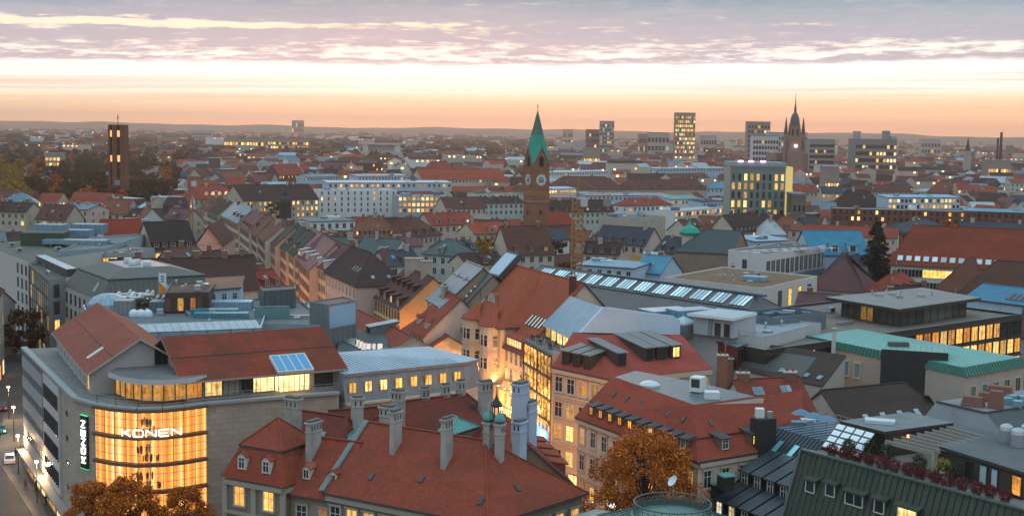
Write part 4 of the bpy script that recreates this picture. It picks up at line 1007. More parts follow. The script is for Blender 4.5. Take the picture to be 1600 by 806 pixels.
 q = [p-x*1.9+o*.25, p+x*1.9+o*.25, p+x*1.9+o*.05, p-x*1.9+o*.05]; b.hexa([V((*v.xy, 7.8)) for v in q], [V((*v.xy, 8.5)) for v in q], emit_mat((1, .93, .8), 2.6, 'lit_sign')); b.build('shop_sign', H.root)
 return H
def ac_unit(p, w, d, h, name='cooling_unit'):
 b = MB(); F = Matrix.Translation(p) @ Matrix.Rotation(-.5, 4, 'Z'); b.box(-w/2, w/2, -d/2, d/2, .15, h, WHITEM, F=F)
 dk = plain_mat((.04, .045, .05), .6, 'fan_grille'); b.poly([F @ V(v) for v in ((-w*.36, -d/2-.01, h*.35), (w*.36, -d/2-.01, h*.35), (w*.36, -d/2-.01, h*.9), (-w*.36, -d/2-.01, h*.9))], dk)
 for x in (-w*.4, w*.4): b.box(x-.06, x+.06, -d*.4, d*.4, 0, .15, STEEL, F=F)
 return b.build(name, None, p)
white_corner()
A = V((26.5, 166.5, 0));
H = house('town_house', 'red-roofed house with paired roof windows and brick chimneys right of the cream corner house', Q((1172, 650), (1272, 643), 19.2, 8.5), 19.2, 23.0, rm=tile_mat((.30, .07, .045), .5), wm=wall_mat((.55, .42, .33), .35))
for u in (.25, .33, .66, .74): add_skylight(H.root, H.pl['front'], u, .66, .75, 1.3)
add_chimney(H.root, H.R1+V((1.5, .6, -.5)), 1.6, .8, 1.3); add_chimney(H.root, H.R2+V((-1.5, -.8, -.8)), 1.6, 1.0, 1.4)
def hip_corner():
 A = (6.7, 200.2); B = (15.4, 190.6); C = (31, 200.6); D_ = (27, 212); E = (14, 211)
 ap = (13.2, 202.0); rr = (27.5, 209.5); up2 = (10.0, 209)
 rm = tile_mat((.42, .085, .06), .25); wm = wall_mat((.62, .45, .33), .3)
 o1 = V((-.74, -.67, 0)); o2 = V((.54, -.84, 0))
 e0 = V(Zv(A, 20))+o1*.5; e1 = V(Zv(B, 20))+o1*.3+V((-.1, -.5, 0)); e2 = V(Zv(C, 20))+o2*.5
 H = poly_house('corner_house', 'cream corner house with bright red hipped roof and dark box dormers above the lit street', 'house', [A, B, C, D_, E], 20,
                   {'left': [e0, e1, Zv(ap, 24.7), Zv(up2, 24.0)], 'right': [e1, e2, Zv(rr, 23.8), Zv(ap, 24.7)], 'back': [Zv((27, 213), 21), Zv((13, 213), 21), Zv(up2, 24.0), Zv(rr, 23.8)]}, wm, rm)
 for k, n in ((0, 5), (1, 8)):
  string_course(H, k, 19.1, FACT, .8, .5); string_course(H, k, 15.6, FACT, .3, .35); string_course(H, k, 8.0, FACT, .3, .3)
  for z, lt in ((16.3, .75), (12.4, .15), (9.0, .6), (5.0, .35)): win_row(H, k, z, n, 1.5 if k == 0 else 1.25, 2.2, lt, surround=FACT if z > 12 else None, split=True, kinds=('yellow', 'warm'), s=1.5)
  win_row(H, k, .4, 4, 2.2, 3.4, 1.0, kinds=('shop',), s=2.0, mp=lit_mat('shop', 1.8, True), name='shop_window', mf=FRAME_D, style='mid')
 dm = plain_mat((.075, .05, .038), .7, 'dark_dormer'); mr = seam_mat((.20, .19, .19), .6, .2)
 pl = H.pl['left']
 for u in (.17, .35, .53): add_dormer(H.root, pl, u, .10, 1.5, 2.2, 'shed', dm, mr, GLASS, FRAME_D, 'mid')
 pr = H.pl['right']; add_dormer(H.root, pr, .20, .28, 1.7, 2.0, 'shed', dm, mr, GLASS, FRAME_D, 'mid')
 for u, mp in ((.50, GLASS), (.63, GLASS), (.77, lit_mat('yellow', 1.9))): add_dormer(H.root, pr, u, .34, 1.9, 2.0, 'shed', dm, mr, mp, FRAME_D, 'mid')
hip_corner()
def glass_house():
 A = V((2.5, 229.6, 0)); B = V((6.9, 214.3, 0)); d = (B-A).normalized(); n = V((.96, .27, 0))
 root = thing('glass_fronted_house', 'narrow glowing glass-fronted house with roof terrace, blue metal roof and blank white side', 'building', (10, 222, 0))
 dark = plain_mat((.055, .045, .04), .6, 'dark_frame'); conc = wall_mat((.33, .31, .29), .3)
 w = MB(); w.prism([A, B, B+n*4, A+n*4], 0, 19.6, conc, flat_mat((.25, .24, .23), .9, 'terrace_deck')); w.build('wall', root)
 o = outn(A, B)
 m, nt, bs = newmat('glass_front_glow'); wp = worldpos(nt)
 n1 = noise(nt, wp, .9, 5, .7); n2 = noise(nt, wp, .28, 2, .5)
 col = ramp(nt, n1, [(.3, (.9, .22, .03)), (.5, (1, .45, .09)), (.65, (1, .66, .22)), (.72, (.35, .6, .3)), (.78, (1, .7, .3))])
 st = M_(nt, 'MULTIPLY', ramp(nt, n1, [(.36, (.05, .05, .05)), (.62, (1, 1, 1))]), M_(nt, 'ADD', .7, M_(nt, 'MULTIPLY', ramp(nt, n2, [(.4, (0, 0, 0)), (.6, (1, 1, 1))]), 1.6)))
 L(nt, col, bs.inputs['Emission Color']); L(nt, st, bs.inputs['Emission Strength']); bs.inputs['Base Color'].default_value = (.03, .02, .02, 1); bs.inputs['Roughness'].default_value = .1
 for k in range(5):
  z0, z1 = .5+3.75*k, 3.9+3.75*k
  b = MB(); b.poly([(*(A+o*.05).xy, z0), (*(B+o*.05).xy, z0), (*(B+o*.05).xy, z1), (*(A+o*.05).xy, z1)], m); g = b.build('glass_front', root)
  b = MB()
  for i in range(9): p = A.lerp(B, i/8)+o*.12; b.bar((*p.xy, z0), (*p.xy, z1), .10 if i not in (0, 4, 8) else .28, dark)
  for f in (0, .5, 1): z = z0+(z1-z0)*f; b.bar((*(A+o*.12).xy, z), (*(B+o*.12).xy, z), .07, dark)
  f = b.build('frame', root); f.parent = g; f.matrix_basis = Matrix.Identity(4)
  b = MB(); q = [A+o*.5, B+o*.5, B+o*.004, A+o*.004]; b.hexa([V((*p.xy, z1+.03)) for p in q], [V((*p.xy, z1+.33)) for p in q], dark); b.build('floor_band', root)
 b = MB()
 for z in (20.0, 20.35, 20.7): b.bar((*A.xy, z), (*B.xy, z), .04, BLACKM)
 for i in range(12): p = A.lerp(B, i/11); b.bar((*p.xy, 19.6), (*p.xy, 20.7), .05, BLACKM)
 b.build('railing', root)
 # upper storey behind the terrace
 C, E = A+n*4.0+d*-.5, B+n*4.0; w = MB(); C2, E2 = C+n*5, E+n*5; dp = 15
 WH = wall_mat((.54, .65, .74), .22, 'white_render')
 far1, far2 = E+n*18, C+n*18
 w.prism([C, E, far1, far2], 0, 22.0, WH, top=False)
 ridge = 26.7
 w.poly([V((*C.xy, 22)), V((*(C+n*4.6).xy, ridge)), V((*(C+n*9).xy, 22))], WH); w.build('upper_wall', root)
 b = MB(); g0 = E-d*.4; pr = [(0, 22.2), (4.7, ridge+.4), (6, ridge+.3), (17.5, 25.3), (18.6, 24.6), (18.6, 18), (0, 18)]
 fr_ = [V((*(g0+d*.7+n*u).xy, z)) for u, z in pr]; bk = [p-d*.7 for p in fr_]
 b.poly(fr_, WH); b.poly(bk[::-1], WH)
 for i in range(len(pr)): j = (i+1) % len(pr); b.poly([fr_[i], fr_[j], bk[j], bk[i]], WH)
 b.build('fire_wall', root)
 BR = seam_mat((.22, .34, .42), .4, .4, .5); r = MB()
 slab(r, [V((*(C-n*.5-d*.3).xy, 21.9)), V((*(E-n*.5-d*.42).xy, 21.9)), V((*(E+n*4.6-d*.42).xy, ridge+.2)), V((*(C+n*4.6-d*.3).xy, ridge+.2))], .25, BR, WHITEM)
 slab(r, [V((*(far1-d*.45).xy, 22.3)), V((*far2.xy, 22.3)), V((*(C+n*4.6).xy, ridge+.19)), V((*(E+n*4.6-d*.45).xy, ridge+.19))], .25, seam_mat((.20, .30, .36), .5, .3), WHITEM)
 r.build('roof', root)
 H = House(); H.root = root; H.sides = {'f': (C, E)}
 win_row(H, 'f', 19.75, 5, 2.7, 1.95, 1.0, kinds=('yellow',), s=1.9, mf=FRAME_G, style='mid')
 b = MB(); q = [A+d*2+o*.9, B+o*.9, B+o*.55, A+d*2+o*.55]; b.hexa([V((*p.xy, 3.6)) for p in q], [V((*p.xy, 6.4)) for p in q], emit_mat((.04, .42, .95), 1.8, 'blue_sign_glow')); b.build('blue_shop_sign', root)
 tb = None
 for i, (u, t) in enumerate(((.12, 1.2), (.30, 2.6), (.42, 1.1), (.58, 2.4), (.72, 1.2), (.88, 2.5))):
  p = A.lerp(B, u)+n*t; b = MB(); b.tube((p.x, p.y, 19.62), (p.x, p.y, 20.3), .05, .05, BLACKM, 6); b.tube((p.x, p.y, 20.3), (p.x, p.y, 20.36), .45, .45, BLACKM, 10); b.tube((p.x, p.y, 19.61), (p.x, p.y, 19.65), .28, .28, BLACKM, 8)
  tagm(b.build('terrace_table', None, V((p.x, p.y, 19.61))), 'small dark round table on the roof terrace above the glowing glass front', 'table', 'terrace tables')
  for a in (0.6, 2.4, 4.2):
   c = p+V((math.cos(a+i)*.85, math.sin(a+i)*.85, 19.61)); F = Matrix.Translation(c) @ Matrix.Rotation(a+i+PI/2, 4, 'Z'); b = MB()
   b.box(-.22, .22, -.22, .22, .42, .47, BLACKM, F=F); b.box(-.22, .22, .18, .23, .47, .9, BLACKM, F=F)
   for sx in (-.19, .19):
    for sy in (-.19, .19): b.box(sx-.02, sx+.02, sy-.02, sy+.02, 0, .42, BLACKM, F=F)
   tagm(b.build('terrace_chair', None, c), 'dark chair around the round tables on the roof terrace above the glass front', 'chair', 'terrace chairs')
glass_house()
def big_red():
 A = V((-12.5, 266, 0)); B = V((2.4, 229.9, 0)); d = (B-A).normalized(); n = V((-d.y, d.x, 0))
 rm = tile_mat((.42, .10, .055), .3); wm = wall_mat((.62, .47, .34), .3)
 H = house('department_house', 'big house with wide orange-red roofs, round bays and a facade lit warm from below', [A, B, B+n*23, A+n*23], 17.0, 28.8, rm=rm, wm=wm, oh=.6)
 o = -n
 # cross wing with hipped front over two round bays
 cA, cB = A+d*12+o*.9, A+d*30+o*.9
 zc = 20.2; b = MB(); b.prism([cA, cB, cB+n*1.2, cA+n*1.2], 0, zc, wm); b.build('centre_bay', H.root)
 r = MB(); m_ = (cA+cB)/2; rg0 = V((*(m_+n*7).xy, 28.0)); rg1 = V((*(m_+n*12.4).xy, 28.9))
 L0, R0 = V((*(cA+o*.6-d*.5).xy, zc-.1)), V((*(cB+o*.6+d*.5).xy, zc-.1)); L1, R1 = V((*(cA+n*12-d*.5).xy, zc+.2)), V((*(cB+n*12+d*.5).xy, zc+.2))
 slab(r, [L0, R0, rg0], .25, rm, GUTTER); slab(r, [R0, R1, rg1, rg0], .25, rm, GUTTER); slab(r, [L1, L0, rg0, rg1], .25, rm, GUTTER); r.build('cross_roof', H.root)
 b = MB(); b.prism([cA+n*1.2, cB+n*1.2, cB+n*9, cA+n*9], 17.2, zc, wm, top=False); b.build('centre_attic', H.root)
 for t in (.25, .76):
  c = cA.lerp(cB, t); ring = [c+d*math.cos(PI+PI*i/8)*2.9+o*math.sin(PI*i/8)*2.2 for i in range(9)]
  b = MB(); b.prism(ring, 9.6, 19.7, wm); b.prism([c+(p-c)*1.06+o*.004 for p in ring], 19.72, 20.15, FACT); b.prism([c+(p-c)*1.05+o*.004 for p in ring], 15.2, 15.5, FACT); b.build('round_bay', H.root)
  r = MB(); top = V((*(c+n*1.2).xy, 23.5))
  for i in range(8): slab(r, [V((*(c+(ring[i]-c)*1.15).xy, 20.2)), V((*(c+(ring[i+1]-c)*1.15).xy, 20.2)), top], .15, rm, GUTTER)
  r.bar(top, top+V((0, 0, 2.2)), .12, BLACKM); r.build('bay_roof', H.root)
  for i in (1, 2.5, 3.5, 4.5, 5.5, 7):
   k = int(i); p = ring[k].lerp(ring[k+1], .5) if i != k else ring[k].lerp(ring[k+1], .5)
   oo = outn(ring[k], ring[k+1])
   for z, lt in ((16.4, .15), (12.2, .1)): add_window(H.root, V((*p.xy, z)), oo, .85, 2.0, pane(lt), FRAME_W, 'bar')
 # front slope skylight rows, eyebrow, shed dormer strips
 pf = H.pl['front']; LS = plain_mat((.75, .72, .66), .3, 'pale_glazing')
 for i in range(4): add_skylight(H.root, pf, .085+i*.033, .40, .75, 2.4, LS, FRAME_D)
 for i in range(5): add_skylight(H.root, pf, .80+i*.036, .40, .75, 2.4, LS, FRAME_D)
 dm = plain_mat((.35, .10, .065), .8, 'red_cladding')
 for u, k in ((.13, 0), (.88, 1)): add_dormer(H.root, pf, u, .045, 7.2, 1.7, 'shed', dm, rm, lit_mat('yellow', 1.5), FRAME_W, 'bar', ww=.95, wh=1.15, nwin=6)
 pc = Plane(L0, R0, rg0, rg0)
 b = MB(); e = pc.rect(.38, .42); R3 = rotz(pc.out); M = Matrix.Translation(e) @ R3.to_4x4()
 k = [V((1.9*math.cos(PI*i/8), -.02, 1.7*math.sin(PI*i/8))) for i in range(9)]
 b.poly([M @ p for p in k], plain_mat((.6, .58, .54), .4, 'lattice_glass'))
 for i in range(8): q = [M @ k[i], M @ k[i+1], M @ (k[i+1]+V((0, 2.6, 0))), M @ (k[i]+V((0, 2.6, 0)))]; b.poly(q, rm)
 for x in (-.9, 0, .9): b.bar(M @ V((x, -.06, 0)), M @ V((x, -.06, 1.6 if x == 0 else 1.4)), .09, FRAME_D)
 b.build('eyebrow_dormer', H.root)
 add_chimney(H.root, H.R2+n*-1.5-d*2+V((0, 0, -1.5)), 1.3, 1.0, 2.6, wall_mat((.12, .06, .05), .5, 'dark_brick'))
 # glass box on the upper slope at the far end
 b = MB(); qg = [pf.rect(.03, .74), pf.rect(.20, .74), pf.rect(.20, 1.12), pf.rect(.03, 1.12)]; b.hexa([p+pf.n*.1 for p in qg], [p+pf.n*1.3 for p in qg], plain_mat((.06, .055, .055), .6, 'box_frame'))
 qi = [pf.rect(.042, .77), pf.rect(.188, .77), pf.rect(.188, 1.09), pf.rect(.042, 1.09)]; b.poly([p+pf.n*1.31 for p in qi], glass_mat((.30, .42, .50), .08, 'sky_glass')); b.build('glass_roof_box', H.root)
 # facade
 sides = ((A, A+d*12), (A+d*30, B))
 for a, c in sides:
  for z, lt in ((14.2, .15), (10.9, .5)): win_row(H, (a, c), z, 5 if (c-a).length > 10 else 4, 1.05, 2.0, lt, style='cross', kinds=('warm', 'shop'), s=1.5)
 win_row(H, (cA, cB), 10.6, 9, 1.0, 2.0, .6, kinds=('shop',), s=1.4)
 for z in (6.2,): win_row(H, 'front', z, 17, 1.3, 2.2, .85, kinds=('shop', 'warm'), s=1.5)
 for z in (2.8,): win_row(H, 'front', z, 17, 1.3, 2.2, .75, kinds=('shop', 'warm'), s=1.5)
 string_course(H, (A+o*.9, B+o*.9), 9.0, FACT, .5, .5, 'ledge'); string_course(H, (A+o*.0, B), 5.3, FACT, .3, .5)
 # row of small uplights standing on the ledge
 lm = emit_mat((1, .50, .12), 30, 'uplight_glow')
 N_ = 13
 for i in range(N_):
  p = A.lerp(B, (i+.5)/N_)+o*1.75; b = MB(); b.box(-.22, .22, -.12, .12, 0, .22, BLACKM); b.poly([(-.2, -.1, .225), (.2, -.1, .225), (.2, .1, .225), (-.2, .1, .225)], lm)
  if i == 0: me = b.mesh('uplight')
  inst('uplight', me, H.root, V((p.x, p.y, 9.52)), rotz(o))
  sp_ = bpy.data.lights.new('uplight_beam', 'SPOT'); s_ = bpy.data.objects.new('uplight_beam', sp_); COL.objects.link(s_); s_.parent = H.root
  s_.location = V((p.x, p.y, 9.85))-ORG[H.root.name]; s_.rotation_euler = (V((0, 0, 1))*1-o*.22).to_track_quat('-Z', 'Y').to_euler()
  sp_.energy = 800; sp_.color = (1, .50, .16); sp_.spot_size = 1.9; sp_.spot_blend = .9; sp_.shadow_soft_size = .15
big_red()
# narrow houses further along the row
g_row = 'row of houses along the shopping street'
FR_ROW = plain_mat((.20, .15, .12), .7, 'brown_window_paint')
def rowhouse(far, near, ze, zr, depth, label, rm, wm, dn=2, dl=.2, lit=.2, wz=None, dkind='shed', name='town_house', roof='gable', nwin=None, hip=(0, 0), rf=.5, wst='cross', chim=1, sky=0, dm=None, dt=.25, mans=None, dw=1.4, dh=1.4, kinds=('warm', 'yellow'), wn=(1.05, 1.9), gnd=True, oh=.4, dmr=None):
 H = house(name, label, Q(far, near, ze, depth), ze, zr, roof=roof, hip=hip, rm=rm, wm=wm, rf=rf, mans=mans, oh=oh)
 zz = ze-2.9; k = 0
 while zz > 3.4 and k < 5:
  win_row(H, 'front', zz, nwin, *wn, lit, sp=2.3, style=wst, kinds=kinds, s=1.4, mf=FR_ROW); zz -= 3.5; k += 1
 if gnd: win_row(H, 'front', .5, None, 2.2, 2.7, .9, sp=3.4, style='mid', kinds=('shop',), s=1.6, mf=FRAME_D, name='shop_window')
 for s in ('left', 'right'):
  a, b = H.sides[s]
 string_course(H, 'front', ze-.55, None, .5, .3)
 pl = H.pl.get('lfront') or H.pl['front']
 for i in range(dn): add_dormer(H.root, pl, (i+.5)/dn, dt, dw, dh, dkind, dm or plain_mat((.16, .10, .08), .8, 'brown_cladding'), dmr or rm, pane(dl), FRAME_W, 'mid')
 for i in range(sky): add_skylight(H.root, H.pl['front'], (i+.6)/(sky+.2), .68, .8, 1.2)
 for i in range(chim):
  u = rnd.uniform(.1, .9); p = H.R1.lerp(H.R2, u) if hasattr(H, 'R1') else H.pl['front'].rect(u, .9)
  add_chimney(H.root, p+V((rnd.uniform(-.6, .6), rnd.uniform(-.6, .6), -.5)), rnd.choice((.9, 1.4, 2.0)), .7, rnd.uniform(1.3, 2.0), rnd.choice((None, wall_mat((.40, .34, .30), .5, 'chimney_render'))), ang=rnd.choice((0, .4, 1.2)))
 return H
ZN = seam_mat((.20, .235, .265), .45, .35, .6)
H = rowhouse((668, 467), (691, 480), 20.3, 28, 17, 'narrow modern house with lit windows and long blue-grey metal roof', ZN, wall_mat((.30, .26, .21), .3), 0, lit=.75, nwin=2, wn=(1.7, 2.3), name='metal_roofed_house', chim=0, sky=2)
b = MB(); pf = H.pl['front']
for i in range(3): b.bar(pf.rect(0, .33*i+.34)+pf.n*.05, pf.rect(1, .33*i+.34)+pf.n*.05, .25, plain_mat((.10, .11, .12), .6, 'roof_step'), .1)
b.build('roof_step', H.root)
H = rowhouse((691, 493), (704, 503), 17.8, 27.0, 17, 'narrow grey-roofed house with one lit dormer between metal roof and orange-red roofs', seam_mat((.13, .14, .15), .5, .3), wall_mat((.33, .28, .22), .3), 1, dl=1, lit=.6, nwin=2, chim=0, dw=3.6, dh=2.2, dt=.06, dm=plain_mat((.10, .085, .07), .7, 'dark_dormer'))
for i in range(3): add_skylight(H.root, H.pl['front'], .5, .50+.1*i, 3.2, .6, lit_mat('yellow', 1.0), FRAME_D)
H = rowhouse((640, 512), (662, 527), 15.2, 22.5, 15, 'small red-roofed house with white dormers left of the narrow metal-roofed house', tile_mat((.36, .08, .05), .3), wall_mat((.56, .48, .42), .3), 2, lit=.1, dm=plain_mat((.55, .50, .46), .8, 'dormer_paint'), dt=.18, dkind='gable', sky=1)
H = rowhouse((586, 464), (625, 484), 16.8, 23.5, 15, 'ochre house with arched top windows and brown roof carrying two rows of dark dormers', tile_mat((.15, .075, .058), .4), wall_mat((.62, .37, .16), .25), 4, lit=.0, dm=plain_mat((.07, .045, .04), .8, 'dark_dormer'), dt=.08, dw=1.7, dh=1.7, wn=(.95, 2.4), nwin=9, sky=2)
for i in range(5): add_dormer(H.root, H.pl['front'], (i+.6)/5.2, .52, 1.3, 1.3, 'shed', plain_mat((.07, .045, .04), .8, 'dark_dormer'), tile_mat((.15, .075, .058), .4), GLASS, FRAME_D)
p = H.R1.lerp(H.R2, .3); add_chimney(H.root, p, 4.0, 2.2, 2.6, wall_mat((.42, .33, .27), .5, 'chimney_render')); add_chimney(H.root, H.R1.lerp(H.R2, .75), 2.4, 1.6, 3.0, wall_mat((.42, .33, .27), .5, 'chimney_render'))
string_course(H, 'front', 13.2, plain_mat((.70, .45, .2), .8, 'ochre_moulding'), .5, .35)
# big dark hipped roof with pink flank
def pink_block():
 A = P(508, 425, 19.5); B = P(556, 446, 19.5); C = P(634, 443, 19.5)
 d = (B-A).normalized(); e = (C-B).normalized()
 H = house('pink_corner_house', 'pink corner house with big dark brown hipped roof and blank pink end wall', [A.xy, B.xy, C.xy, (A+C-B).xy], 19.5, 26.0, hip=(3, 9), rm=tile_mat((.085, .052, .046), .35), wm=wall_mat((.55, .39, .34), .25))
 for z in (16.3, 12.6, 9): win_row(H, 'front', z, 9, 1.1, 2.0, .05)
 pl = H.pl['front']
 for u in (.62, .7, .78): add_skylight(H.root, pl, u, .45, .8, 1.3, GLASS, FRAME_G)
 add_skylight(H.root, H.pl['right'], .4, .25, .8, 1.0); add_skylight(H.root, H.pl['right'], .7, .25, .8, 1.0)
 add_chimney(H.root, H.R2+V((3, 2, -1.0)), 1.2, .8, 2.0); add_chimney(H.root, H.R1, 1.2, .8, 1.6)
pink_block()
CRM = wall_mat((.58, .45, .34), .35); PNK = wall_mat((.56, .38, .32), .35); PCH = wall_mat((.60, .42, .32), .3); GRN = wall_mat((.46, .46, .38), .35)
rows = [ # far px, near px, ze, zr, depth, label, roof, wall, dormers
 ((508-42, 398+2), (512, 424), 18.5, 24.5, 14, 'cream house with a row of five pale ribbed dormers under a purple-brown roof', tile_mat((.16, .075, .075), .3), CRM, 5, dict(dm=plain_mat((.5, .48, .46), .7, 'pale_dormer'), dmr=seam_mat(METAL), dt=.05, dw=1.3, dh=2.0)),
 ((452, 391), (484, 422), 17.5, 24.5, 14, 'rose house with rose-tinted roof and wide wooden dormer', tile_mat((.33, .16, .15), .2), PNK, 1, dict(dw=4.5, dh=2.2, dt=.08, dm=plain_mat((.45, .20, .16), .8, 'rose_cladding'))),
 ((441, 383), (459, 400), 17.5, 24.0, 13, 'slim cream house with mossy dark green roof beside the rose house', tile_mat((.07, .085, .07), .3), CRM, 2, {}),
 ((428, 375), (447, 393), 17.5, 24.0, 13, 'slim peach house with dark green slate roof and pale gable edge', tile_mat((.065, .08, .072), .3), PCH, 2, {}),
 ((412, 369), (430, 385), 17.5, 23.5, 13, 'pale house with grey-brown steep roof and stepped gable', tile_mat((.12, .09, .075), .3), PNK, 1, {}),
 ((400, 362), (414, 377), 18, 23, 12, 'narrow house with greenish curved gable and brown roof', tile_mat((.20, .09, .065), .3), GRN, 0, {}),
 ((388, 356), (401, 368), 17.5, 23.5, 12, 'cream house with orange-brown roof and tall dark chimney', tile_mat((.22, .095, .06), .3), CRM, 1, {}),
 ((372, 349), (389, 361), 17.5, 23.5, 12, 'cream house with line of small dormers under a dull rose roof', tile_mat((.24, .11, .095), .3), CRM, 4, dict(dw=1.1, dh=1.3, dt=.1)),
 ((357, 341), (372, 349), 18, 24, 13, 'white-gabled house with grey metal roof and wooden attic', seam_mat(METALD), PCH, 3, dict(dw=2.2)),
 ((340, 334), (357, 341), 17.5, 23, 12, 'house with pale grey sheet roof and blue balcony strip', seam_mat((.3, .3, .3), .5, .2), GRN, 0, {}),
 ((326, 330), (341, 336), 17.5, 23, 12, 'narrow house with dark brown roof and pale green gable', tile_mat((.10, .06, .05), .3), GRN, 0, {}),
 ((310, 326), (327, 330), 17.5, 22.5, 12, 'small house with salmon dormer wall and brown roof', tile_mat((.17, .08, .06), .3), PCH, 1, dict(dw=3.5, dh=2.0, dm=plain_mat((.5, .26, .18), .8, 'salmon_wall'))),
]
for f, nr, ze, zr, dp, lab, rm, wm, dn, kw in rows:
 rowhouse(f, nr, ze, zr, dp, lab, rm, wm, dn, lit=.08, chim=2, gnd=False, **kw)
# street lamps and glowing shop fronts of the shopping street
for i, (x, y) in enumerate(((4, 160), (19.5, 141.5), (29.5, 148), (9.0, 180), (6.5, 204), (3.0, 216), (-1.5, 232), (-6.5, 247), (-12, 262), (-19, 280), (-26, 298), (-45, 316), (-58, 338), (-69, 364), (-82, 400), (-95, 434), (-108, 470))):
 r = thing('street_lamp', 'warm street lamp hung over the lit shopping street', 'street lamp', (x, y, .06), 'lamps of the shopping street'); b = MB(); b.tube((x, y, .06), (x, y, 6.2), .08, .06, BLACKM, 6); b.build('pole', r)
 b = MB(); b.lathe((x, y, 6.2), [(.1, 0), (.3, .1), (.28, .4), (0, .5)], emit_mat((1, .62, .26), 12, 'warm_lamp_glow', False), 8); b.build('lamp_head', r)
 l = bpy.data.lights.new('lamp_light', 'POINT'); o = bpy.data.objects.new('lamp_light', l); COL.objects.link(o); o.parent = r; o.location = (0, 0, 5.9); l.energy = 7500 if y < 300 else 4200; l.color = (1, .42, .12); l.shadow_soft_size = .35
# ================================================================== RIGHT FOREGROUND
def seam_ribs(b, pl, m, pitch=.6, w=.09, h=.10):
 n = int(pl.len/pitch)
 for i in range(n+1): b.bar(pl.at(i/n, 0)+pl.n*.03, pl.at(i/n, 1)+pl.n*.03, w, m, h)
def dark_seam_house():
 d = V((.52, -.85, 0)); o = V((-.85, -.52, 0)); n = -o; T0 = V((32.9, 159.8, 0))
 A = T0+d*1.0+o*13.3; B = A+d*15; SM = seam_mat((.040, .052, .062), .42, .35, .6)
 H = house('metal_roofed_house', 'house with dark standing-seam roof and two rows of long sloping dormers', [A, B, B+n*34, A+n*34], 10, 20, rm=SM, wm=wall_mat((.35, .27, .22), .4), plat=8.4, oh=.3)
 pf = H.pl['front']; b = MB(); seam_ribs(b, pf, SM); b.build('roof_ribs', H.root)
 b = MB(); pt = H.pl['top']; seam_ribs(b, Plane(pt.A, pt.B, pt.C, pt.D), seam_mat(METALD), 1.0); b.build('platform_ribs', H.root)
 dk = plain_mat((.018, .016, .016), .7, 'black_cladding'); drm = seam_mat((.055, .07, .08), .42, .35, .42)
 for i in range(4): add_dormer(H.root, pf, (3.0+i*2.15)/15, .42, 1.45, 2.0, 'shed', dk, drm, GLASS, FRAME_W, 'cross', tr=.36, ww=.85, wh=1.5)
 for i in range(6): add_dormer(H.root, pf, (3.0+i*2.15)/15, .13, 1.45, 2.0, 'shed', dk, drm, lit_mat('pale', .9) if i < 2 else GLASS, FRAME_W, 'cross', tr=.36, ww=.85, wh=1.5)
 for i in range(3): add_skylight(H.root, pf, (2.6+i*2.6)/15, .84, .95, 1.9, glass_mat((.12, .32, .36), .06, 'teal_glass'), FRAME_D)
 c = P(1190, 697, 18.5); add_chimney(H.root, c+V((.2, .5, 0)), 1.8, 2.6, 3.4, plain_mat((.03, .025, .024), .8, 'dark_shaft'), 'none', math.atan2(d.y, d.x))
 b = MB(); b.box(-.5, .5, -.5, .5, 0, 1.1, WHITEM, F=Matrix.Translation(c+V((-.2, .9, 3.4)))); b.tube(c+V((1.0, .6, 3.4)), c+V((1.0, .6, 4.2)), .35, .35, STEEL, 8); b.build('flue_cowl', H.root)
 # red verge strip on the left
 b = MB(); rv = tile_mat((.27, .07, .05), .4);
 for k in (0,): b.hexa([pf.A+o*.0-d*1.5-V((0, 0, .9)), pf.A-V((0, 0, .5)), pf.D-V((0, 0, .5)), pf.D-d*1.5-V((0, 0, .9))], [pf.A-d*1.5-V((0, 0, .5)), pf.A-V((0, 0, .1)), pf.D-V((0, 0, .1)), pf.D-d*1.5-V((0, 0, .5))], rv)
 b.build('verge_roof', H.root)
 # roof terrace railing
 b = MB(); R0, R1 = pt.D, pt.A+(pt.B-pt.A)*.02
 q = [pt.A+V((0, 0, 0)), pt.D, pt.D.lerp(pt.C, .6), pt.A.lerp(pt.B, .6)]
 for a, c in ((pt.A.lerp(pt.D, .55), pt.D), (pt.D, pt.C.lerp(pt.D, .2))):
  for z in (.55, 1.05): b.bar(a+V((0, 0, z)), c+V((0, 0, z)), .05, STEEL)
  k = max(2, int((c-a).length/1.2))
  for i in range(k+1): p = a.lerp(c, i/k); b.bar(p, p+V((0, 0, 1.05)), .05, STEEL)
 b.build('railing', H.root)
 for i, (px, py) in enumerate(((1252, 641), (1272, 646), (1292, 651))):      # blue parasols standing on the roof
  p = P(px, py, 22.4); r = thing('parasol', 'blue-grey parasol open on the roof terrace of the dark standing-seam house', 'parasol', (p.x, p.y, 20.1), 'roof terrace parasols')
  b = MB(); b.tube((p.x, p.y, 20.1), (p.x, p.y, 22.5), .05, .04, STEEL, 6); b.build('pole', r)
  b = MB(); b.lathe((p.x, p.y, 22.0), [(1.25, 0), (1.2, .05), (.6, .4), (0, .62)], plain_mat((.14, .22, .32), .8, 'parasol_cloth'), 8); b.build('canopy', r)
  b = MB(); b.lathe((p.x, p.y, 20.1), [(.4, 0), (.4, .08), (.05, .14), (.05, .2)], BLACKM, 8); b.build('base', r)
 for i, (px, py) in enumerate(((1262, 660), (1248, 664))):
  p = P(px, py, 20.1); b = MB(); b.box(-.9, .9, -.6, .6, 0, .5, WHITEM if i == 0 else plain_mat((.2, .3, .36), .5, 'hatch_metal'), F=Matrix.Translation(p)); b.build('roof_hatch', H.root)
dark_seam_house()
